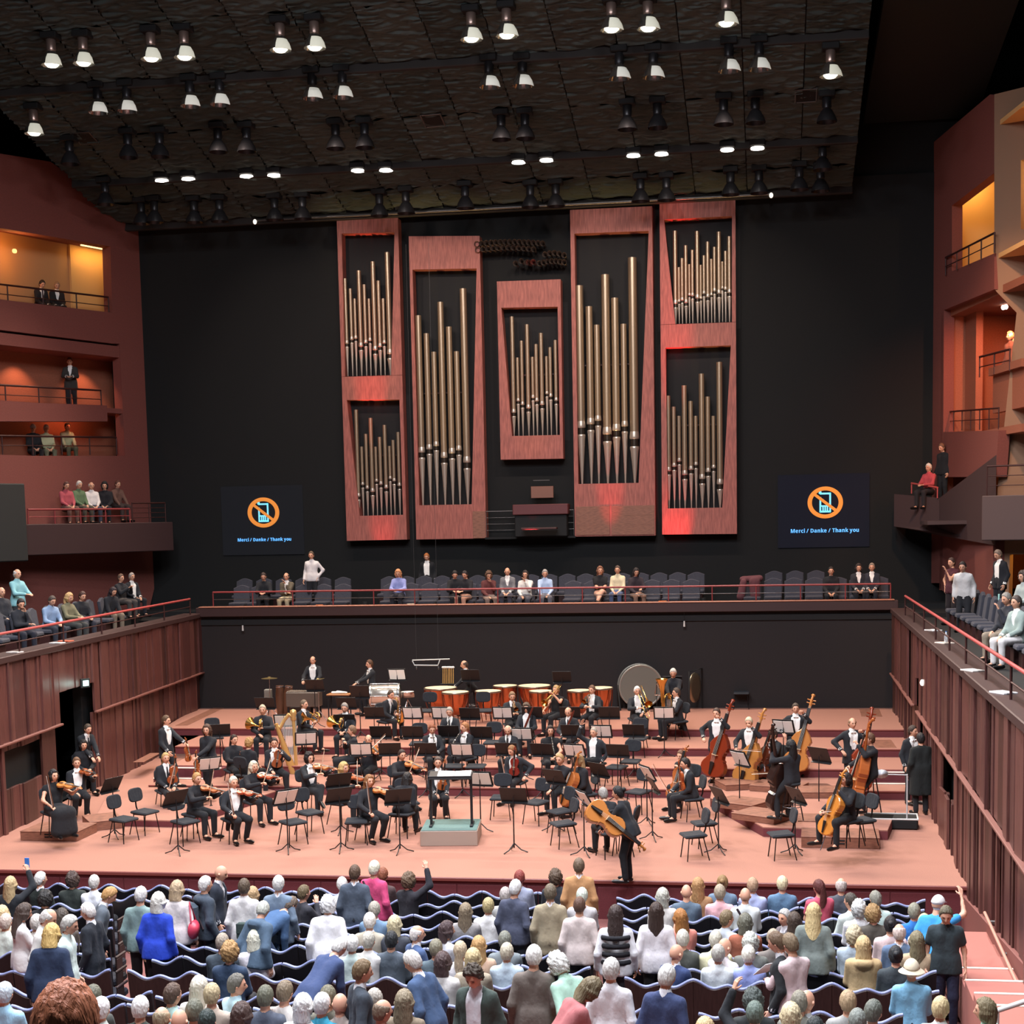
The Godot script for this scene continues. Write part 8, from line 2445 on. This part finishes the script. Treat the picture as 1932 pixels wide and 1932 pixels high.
func build_crowd() -> void:
	var rows := []
	for line: String in CROWD:
		var f := line.split("|")
		var q: PackedStringArray = f[0].split(" ")
		var top: PackedStringArray = f[3].split(" ")
		var pose: String = ("sit " if q[2] == "S" else "stand ") + f[1]
		if q[2] == "S" and not "la=" in f[1]: pose += " la=lap"
		var bot := "short" if false else "trousers"
		want(pose, top[0], bot)
		rows.append([f, q, top, pose, bot])
	run_jobs()
	for e in rows:
		var f: PackedStringArray = e[0]
		var q: PackedStringArray = e[1]
		var r: Dictionary = figs[fig_key(e[3], e[2][0], e[4])].r
		var yaw := PI + deg_to_rad(q[3].to_float())
		var hc: Vector3 = r.hc
		var off := Basis(Vector3.UP, yaw) * Vector3(hc.x, 0, hc.z)
		var u := q[0].to_float()
		var v := q[1].to_float()
		var top_h := hc.y + 0.125 + (0.015 if f[2] != "bald" else 0.0)
		var best := 1e9
		var at := Vector3.ZERO
		for i in ROWS.size():
			if q[2] == "S" and i == 8 and u > 300 and u < 500 and v < 1850: pass
			var p := py(u, v, ROWS[i][1] + top_h)
			var want_z: float = ROWS[i][0] - (0.04 * i if u > 1165 and i < 8 else 0.0) - 0.10
			var sz := want_z + (0.0 if q[2] == "S" else 0.0)
			var lim := 0.16 if q[2] == "S" else 0.4
			var pos := p - off
			var err: float = absf((pos.z) - sz)
			if q[2] == "T" and i == 7: err = minf(err, absf(pos.z - 8.4))
			if err < best:
				best = err
				if q[2] == "S": pos.z = clampf(pos.z, sz - lim, sz + lim)
				at = Vector3(pos.x, ROWS[i][1], pos.z)
				if q[2] == "S":
					var pp := pz(u, v, at.z + off.z)
					at.x = pp.x - off.x
					at.y = ROWS[i][1] + clampf(pp.y - (ROWS[i][1] + top_h), -0.04, 0.04)
		if best > 0.45: print("far from a row: ", f[5], " ", best)
		var hr := f[2].split(" ")
		var o := person(Transform3D(Basis(Vector3.UP, yaw), at), e[3], hr[0], hr[1] if hr.size() > 1 else "222222", e[2][0], e[2][1], e[4], f[4], "dca68a", f[5], "listeners in the stalls", "e8e8ec")
		if "thin strap" in f[5] or "dark strap" in f[5] or "black and white striped" in f[5] or "carrying a red handbag" in f[5] or "with a dark rucksack" in f[5] or "with a dark green bag" in f[5] or "programme" in f[5] or "papers" in f[5] or "blue phone" in f[5] or "white phone" in f[5]: extras(o, f[5], r)
	# the big red-haired head in the lower left corner belongs to somebody in the gallery below the camera
	want("sit la=lap", "sweater", "trousers")
	run_jobs()
	var r0: Dictionary = figs[fig_key("sit la=lap", "sweater", "trousers")].r
	var hp := pz(112, 1846, CAM.z - 3.75)
	var gy: float = hp.y - r0.hc.y - 0.15
	person(Transform3D(Basis(Vector3.UP, PI), Vector3(hp.x, gy, hp.z + 0.0)), "sit la=lap", "short", "b06a48", "sweater", "3c3840", "trousers", "1c1c20", "dca68a", "large head of short red-brown hair in the lower left corner, close to the camera", "", "e8e8ec")
	var gs := gseat("gallery_seat")
	gs.transform = Transform3D(Basis(Vector3.UP, PI), Vector3(hp.x, gy, hp.z))
	meta(gs, "seat under the big red-haired head in the lower left corner", "seat", "")
	var k := MB.new()
	k.box(Vector3(-3, gy - 0.1, 25.5), Vector3(22, 0.2, 8.0))
	struct_("floor_balcony", k.mesh(), M.dark, "dark balcony floor below the camera")

func extras(o: Node3D, label: String, r: Dictionary) -> void:
	var xf := o.transform
	if "strap" in label or "rucksack" in label:
		var s: float = 0.018 if "strap" in label else 0.026
		var k := MB.new()
		var t := Transform3D(r.tb, r.pel)
		var pts := []
		for i in 9:
			var f := i / 8.0
			pts.append(t * Vector3(lerpf(0.12, -0.16, f), lerpf(0.50, 0.05, f), -0.155 + 0.05 * absf(f - 0.5)))
		k.tube(pts, s, 6, true, 0.4, r.tb.z)
		put("strap", k.mesh(), cloth(hx("3a2a30")), o)
	if "rucksack" in label:
		var b := node("rucksack", xf * Transform3D(r.tb, r.pel + r.tb * Vector3(0, 0.24, -0.24)), "dark grey blue rucksack on the back of the white-haired person behind the bald walking man", "rucksack")
		put("bag", boxm(Vector3.ZERO, Vector3(0.3, 0.42, 0.17), 0.06), cloth(hx("3d4a55")), b)
		put("pocket", boxm(Vector3(0, -0.08, -0.09), Vector3(0.24, 0.2, 0.06), 0.025), cloth(hx("35506e")), b)
	if "black and white striped" in label:
		for i in 4:
			var k := MB.new()
			var pts := []
			for j in 13:
				var an := TAU * j / 12
				pts.append(r.pel + r.tb * Vector3(sin(an) * 0.205, 0.06 + 0.11 * i, cos(an) * 0.15))
			k.tube(pts, 0.034, 8, false, 0.5, r.tb.y.cross(Vector3(1, 0, 0)))
			put("black_stripe", k.mesh(), cloth(hx("1d1d22")), o)
	if "handbag" in label:
		var b := node("handbag", xf * Transform3D(Basis(), r.pel + Vector3(-0.27, 0.1, -0.05)), "round red handbag hanging beside the woman in the white blouse", "handbag")
		var k := MB.new()
		k.ball(Vector3.ZERO, Vector3(0.07, 0.14, 0.17), Basis(), 8)
		put("bag", k.mesh(), mat(hx("c03c50"), 0.4), b)
		k = MB.new()
		k.tube([Vector3(0, 0.1, -0.1), Vector3(0.05, 0.4, 0.0), Vector3(0, 0.1, 0.1)], 0.012, 6)
		put("strap", k.mesh(), mat(hx("a83448"), 0.4), b)
	if "green bag" in label:
		var b := node("bag", xf * Transform3D(Basis(), r.pel + Vector3(-0.1, 0.08, -0.22)), "dark green bag on the hip of the man in the long white shirt", "bag")
		put("bag", boxm(Vector3.ZERO, Vector3(0.34, 0.26, 0.1), 0.03), cloth(hx("47554f")), b)
		put("flap", boxm(Vector3(0, 0.05, -0.05), Vector3(0.33, 0.15, 0.02), 0.008), cloth(hx("3c4944")), b)
	if "programme" in label or "papers" in label:
		var m: Vector3 = (r.W0 + r.W1) * 0.5 + r.tb * Vector3(0, 0.1, 0.12)
		var b := node("paper", xf * Transform3D(r.tb * Basis(Vector3.RIGHT, -0.9), m), "white paper held by the %s" % label.left(label.find(" holding") if " holding" in label else (label.find(" with a white") if " with a white" in label else label.find(" standing"))), "paper")
		put("sheet", boxm(Vector3.ZERO, Vector3(0.21, 0.29, 0.008), 0.002), mat(hx("f4f3f0"), 0.7), b)
	if "phone" in label:
		var w: Transform3D = r.H1
		var b := node("phone", xf * Transform3D(Basis(), w.origin + w.basis.z * 0.1 + Vector3(0, 0.03, 0.03)), "%s phone held up in the second row at the left" % ("blue" if "blue" in label else "white"), "phone")
		put("case", boxm(Vector3.ZERO, Vector3(0.08, 0.16, 0.012), 0.004), mat(hx("3f7fd0" if "blue" in label else "e6e6e6"), 0.35), b)

# ---------------------------------------------------------------- listeners in the galleries and boxes
const BOXES := [   # u v of the head's top, where, pose, hair, top, bottom, label
	"497 1080 choir 10|sit la=read ra=read hp=12|short 3a2c26|sweater 1b1c20|1c1c20|dark-clothed listener with a white paper at the left end of the choir gallery",
	"540 1080 choir 0|sit la=chin ra=fold|fringe 4a3a30|jacket 5a5040|b8a988|listener in an olive jacket and pale skirt left of the standing man",
	"587 1040 choirT 0|stand la=hip|short 5c4a38|shirt d9d3d0|1e1e22|man in a white shirt standing in the choir gallery on the left",
	"751 1072 choir 0|sit la=read ra=read hp=15|bob c98a5c|sweater 8a92c4|23232a|red-blond listener in a lilac blue top in the choir gallery",
	"805 1052 choirB 0|stand hp=15|tail b06a34|open 16171a|16171a|red-haired person in black with white collar standing at the rear of the choir gallery",
	"858 1076 choir 15|sit la=read ra=read hp=20|short 1c1816|sweater 17181b|17181b|black-haired man in black bending over a programme in the choir gallery",
	"877 1076 choir -15|sit la=read ra=read hp=18|tail 20191a|sweater 1c1b1f|c09078|dark-haired woman beside the man bending over a programme",
	"922 1077 choir 20|sit la=chin ra=lap hp=18|curly 5c4230|sweater 5a2c2a|8a7468|brown-haired listener in maroon in the choir gallery",
	"957 1070 choir 0|sit hp=10|bald|jacket 6b6a6c|3a3a46|bald man in a grey jacket in the middle of the choir gallery",
	"991 1076 choir 0|sit la=chin ra=lap|long 2c211d|blouse d4d0c8|4a4a52|dark-haired woman in white with a hand at her mouth",
	"1028 1074 choir 10|sit la=lap ra=knee hp=8|short 9c9690|shirt a8bcd8|6a6a72|grey-haired man in a pale blue shirt in the choir gallery",
	"1132 1068 choir 15|sit la=fold ra=fold legs=cross|bob 7a5038|tee 17181b|d6a68c|brown-haired woman in a black T-shirt with bare legs",
	"1165 1064 choir -5|sit|short 4a3a30|shirt d6c8a4|4a5878|dark-haired man in a cream shirt in the choir gallery",
	"1200 1071 choir 20|sit la=read ra=lap hp=15|long 241c1a|sweater 2c2228|8a6a58|long dark-haired woman right of the cream shirt",
	"1568 1070 choir 0|sit|short 241d1a|sweater 15161a|15161a|black-haired listener in black alone at the right of the choir gallery",
	"1620 1063 choir 5|sit|bob 2c221e|jacket 24252b|1c1c22|dark-haired woman in a dark jacket at the right end of the choir gallery",
	"1645 1062 choir -5|sit|short 8a7a6a|jacket 2a2a32|24242a|man in a dark suit at the right end of the choir gallery",
	"33 1091 left2 70|stand la=read ra=read|fringe c9c2ba|shirt 7fb0b4|2a2a2c|bald man in a teal shirt at the left side gallery",
	"40 1155 left 50|sit la=chin ra=fold hp=20|short 2a221f|sweater 25262b|20202a|dark-clothed listener with a hand on the chin in the left side gallery",
	"98 1130 left 60|sit la=read ra=read lean=12 hp=15|short 4a3c34|shirt 8298b4|2a2c36|listener in a light blue shirt bending down in the left side gallery",
	"130 1123 left 75|sit la=read ra=read hp=15|bob c29a68|shirt 6f6a50|3a3a38|blond child in khaki in the left side gallery",
	"155 1117 left 60|sit la=read ra=read lean=10 hp=10|short 4a2c22|sweater 1f2024|33323a|brown-haired listener in black beside the blond child",
	"213 1107 left 60|sit lean=20 hp=12 la=knee ra=knee|long 35282a|sweater 222226|7a6a58|long dark-haired listener leaning forward in the left side gallery",
	"229 1109 left2 70|sit la=phone ra=phone|short 6a5040|sweater 242428|4a4440|listener holding a camera in front of the face in the left gallery",
	"249 1096 left2 60|sit|short a89c92|open 1d1e24|1d1e24|grey-haired man in a black suit at the far end of the left gallery",
	"4 1140 left2 60|sit|bald|sweater 2a2a2e|20202a|listener's head and arm cut by the left edge in the left gallery",
	"79 528 boxA 60|sit lean=10 hp=15|short 2c2018|jacket 201c1e|201c1e|dark-haired listener in the top box of the left tower, the left of two",
	"107 531 boxA 40|sit lean=8 hp=12|short a07a58|jacket 26201f|201c1e|fair-haired listener in the top box of the left tower, the right of two",
	"131 674 boxB 20|stand la=read ra=read hp=10|short 5c3a28|jacket 33302c|201c1e|man in a dark suit standing in the middle box of the left tower",
	"62 800 boxC 40|sit hp=10|cap d6cfc4|sweater 1c1a1c|1c1a1c|dark-clothed listener with a pale cap in the left tower",
	"87 801 boxC 40|sit hp=12|short d8cfc2|shirt b8b68e|6a6a52|white-haired listener in a pale green shirt in the left tower",
	"127 797 boxC 50|sit lean=14 la=knee ra=knee|short 2c201b|shirt a8aa82|55543e|dark-haired listener in an olive shirt leaning forward in the left tower",
	"125 908 boxD 50|sit hp=12|tail 5c3a30|shirt a84a52|6a4a40|dark-haired woman in pink in the lowest box of the left tower",
	"149 907 boxD 60|sit hp=10|short d2c8bc|shirt 5c7050|4a4438|white-haired listener in green in the lowest box",
	"172 909 boxD 40|sit|fringe d0c4b8|shirt e0d6d0|3a3c4a|white-haired man in a white shirt in the lowest box",
	"197 909 boxD 20|sit|curly 191415|sweater 17151a|17151a|woman with black curly hair in black in the lowest box",
	"222 906 boxD 60|sit lean=8 la=knee ra=knee|short 5a3326|shirt 6a4a3e|3a2c28|brown-haired listener at the right end of the lowest box",
	"1777 836 boxE -50|stand hp=16|short 6a4c38|sweater 14161a|14161a|man in black standing in the right projecting box",
	"1752 874 boxE -40|sit la=read ra=read|short e0d8c8|shirt b0444a|201c1e|white-haired listener in red seated in the right projecting box",
	"1906 625 boxF -60|stand|bob b89068|sweater 5a3a30|3a2a28|blurred person on the upper floor of the right tower recess",
	"1795 1090 right -50|stand la=chin ra=hip|short 3a2620|sleeveless 4a2028|241c1e|woman in maroon with a hand at her chin in the right side gallery",
	"1816 1098 right -20|stand lean=16|short 2a201c|blouse d3cfca|1c1c20|dark-haired woman in a white blouse in the right side gallery",
	"1883 1069 right2 -60|stand hp=18|short 7a6a5c|open 1c1d22|1c1d22|man in a black suit standing in the right side gallery",
	"1899 1152 right -60|sit la=chin ra=lap hp=10|short 8c8478|sweater 25262c|8a7c6a|grey-haired listener propping the chin in the right side gallery",
	"1917 1178 right -60|sit la=lap ra=lap|short 4c4038|jacket 8c9a92|d4d0cc|man with glasses in a sage jacket in the right side gallery",
	"1930 1106 right2 -60|sit|curly 4a3c34|shirt a8b0aa|2a2a2e|listener cut by the right edge behind the railing",
]
func build_box_people() -> void:
	var e := Vector3(-17.3, 0, -21.1)
	var lt := Transform3D(Basis((LB - LA).normalized(), Vector3.UP, (LB - LA).normalized().cross(Vector3.UP)), LA)
	var e2 := Vector3(7.35, 0, -21.1)
	var d2 := Vector3(0.174, 0, 0.985)
	var dA := Vector3(0.373, 0, -0.928)
	var zA := dA.cross(Vector3.UP)
	var z2 := d2.cross(Vector3.UP)
	var rows := []
	for line: String in BOXES:
		var f := line.split("|")
		var top: PackedStringArray = f[3].split(" ")
		want(f[1] + " far=1", top[0], "trousers")
		rows.append([f, f[0].split(" "), top])
	run_jobs()
	for w in rows:
		var f: PackedStringArray = w[0]
		var q: PackedStringArray = w[1]
		var u := q[0].to_float()
		var v := q[1].to_float()
		var r: Dictionary = figs[fig_key(f[1] + " far=1", w[2][0], "trousers")].r
		var hc: Vector3 = r.hc
		var yaw := deg_to_rad(q[3].to_float())
		var off := Basis(Vector3.UP, yaw) * Vector3(hc.x, 0, hc.z)
		var h: Vector3
		match q[2]:
			"choir": h = pz(u, v, -18.45)
			"choirT": h = pz(u, v, -18.9)
			"choirB": h = pz(u, v, -20.3)
			"left": h = pw(u, v, LA - lt.basis.z * 1.0, LB - lt.basis.z * 1.0)
			"left2": h = pw(u, v, LA - lt.basis.z * 1.9, LB - lt.basis.z * 1.9)
			"right": h = pw(u, v, Vector3(7.0, 0, 0), Vector3(7.15, 0, -17))
			"right2": h = pw(u, v, Vector3(8.0, 0, 0), Vector3(8.15, 0, -17))
			"boxA", "boxB", "boxC": h = pw(u, v, e - zA * 0.75, e + dA - zA * 0.75)
			"boxD": h = pw(u, v, e + zA * 0.45, e + dA + zA * 0.45)
			"boxE": h = pz(u, v, -19.6)
			"boxF": h = pw(u, v, e2 - z2 * 1.0, e2 + d2 - z2 * 1.0)
		var p := h - Vector3(off.x, hc.y + 0.135, off.z)
		var lo: float = {"choir": 3.48, "choirT": 3.48, "choirB": 3.64, "left": 3.4, "left2": 3.62, "right": 3.4, "right2": 3.62}.get(q[2], p.y)
		if absf(p.y - lo) < 0.2 or q[2] == "choir": p.y = lo + clampf(p.y - lo, -0.02, 0.1)
		else: p.y = lo if p.y < lo else minf(p.y, lo + 0.3)
		var hr := f[2].split(" ")
		person(Transform3D(Basis(Vector3.UP, yaw), p), f[1] + " far=1", hr[0], hr[1] if hr.size() > 1 else "222222", w[2][0], w[2][1], "trousers", f[4], "cf9a7c", f[5], "listeners in the galleries")
	# things left on the choir gallery, on ledges and seats
	var c := pz(1417, 1082, -18.5)
	var o := node("coat", Transform3D(Basis(), Vector3(c.x, 3.95, -18.55)), "maroon coat thrown over a choir gallery seat on the right", "coat")
	var k := MB.new()
	k.join(nets([[Vector3(-0.25, 0.5, -0.1), Vector3(0.25, 0.52, -0.1), 0.09, 0.1], [Vector3(-0.22, 0.42, 0.05), Vector3(-0.3, 0.0, 0.1), 0.1, 0.12, Vector3.BACK, 1.6], [Vector3(0.1, 0.42, 0.05), Vector3(0.12, 0.02, 0.08), 0.16, 0.15, Vector3.BACK, 1.8]], 0.035, 0.06))
	put("cloth", k.mesh(), cloth(hx("5a3034")), o)
	for q: Array in [[775, 1137, "c8b49a", "pale programme lying on the choir gallery ledge left of centre"], [1250, 1132, "d0743c", "orange programme lying on the choir gallery ledge right of centre"], [603, 1138, "d0743c", "orange programme lying on the choir gallery ledge on the left"]]:
		c = pz(q[0], q[1], ZB + 0.02)
		var b := node("programme", Transform3D(Basis(Vector3.UP, 0.4), Vector3(c.x, 3.885, ZB + 0.04)), q[3], "programme")
		put("cover", boxm(Vector3(0, 0.01, 0), Vector3(0.21, 0.02, 0.15), 0.004), mat(hx(q[2]), 0.7), b)
	for q: Array in [[128, 1209, "e06848", "orange programme lying on the left gallery ledge"], [112, 1213, "e4ded8", "white programme beside the orange one on the left gallery ledge"], [32, 1226, "d8ccc4", "pale programme on the left gallery ledge near the edge"]]:
		c = pw(q[0], q[1], LA, LB)
		var b := node("programme", Transform3D(Basis(Vector3.UP, 1.4), Vector3(c.x - 0.05, 3.69, c.z)), q[3], "programme")
		put("cover", boxm(Vector3(0, 0.012, 0), Vector3(0.21, 0.024, 0.30), 0.004), mat(hx(q[2]), 0.7), b)
	for q: Array in [[1768, 1190, "e8e6e2", "white programme on the right gallery ledge"], [1782, 1214, "e0d0c0", "pale note on the right gallery ledge by the bottle"], [1893, 1308, "f2f2f2", "white papers on the right gallery ledge near the edge"], [1835, 1266, "d8d2c8", "crumpled white sheet on the right gallery floor"]]:
		c = py(q[0], q[1], 3.69)
		var b := node("programme", Transform3D(Basis(Vector3.UP, 0.5), Vector3(clampf(c.x, 5.75, 6.1), 3.69, c.z)), q[3], "programme")
		put("cover", boxm(Vector3(0, 0.012, 0), Vector3(0.24, 0.024, 0.34), 0.004), mat(hx(q[2]), 0.7), b)
	c = py(1796, 1214, 3.69)
	var bt := node("bottle", Transform3D(Basis(), Vector3(6.0, 3.69, c.z)), "small clear water bottle standing on the right gallery ledge", "bottle")
	k = MB.new()
	k.lathe([Vector2(0, 0), Vector2(0.034, 0), Vector2(0.036, 0.15), Vector2(0.014, 0.2), Vector2(0.014, 0.23), Vector2(0, 0.23)], 14)
	put("body", k.mesh(), mat(hx("cfd6dc"), 0.15), bt)
	put("cap", boxm(Vector3(0, 0.235, 0), Vector3(0.03, 0.02, 0.03), 0.005), mat(hx("3f6fae"), 0.4), bt)
	var st := pw(1884, 1150, Vector3(7.6, 0, 0), Vector3(7.7, 0, -17))
	var cane := node("light_stick", Transform3D(Basis(Vector3.RIGHT, 0.12), st), "pale turquoise stick standing upright beside the man in the black suit", "stick")
	k = MB.new()
	k.tube([Vector3(0, -0.35, 0), Vector3(0, 0.35, 0)], 0.022, 8)
	put("shaft", k.mesh(), mat(hx("b8ece0"), 0.4), cane)
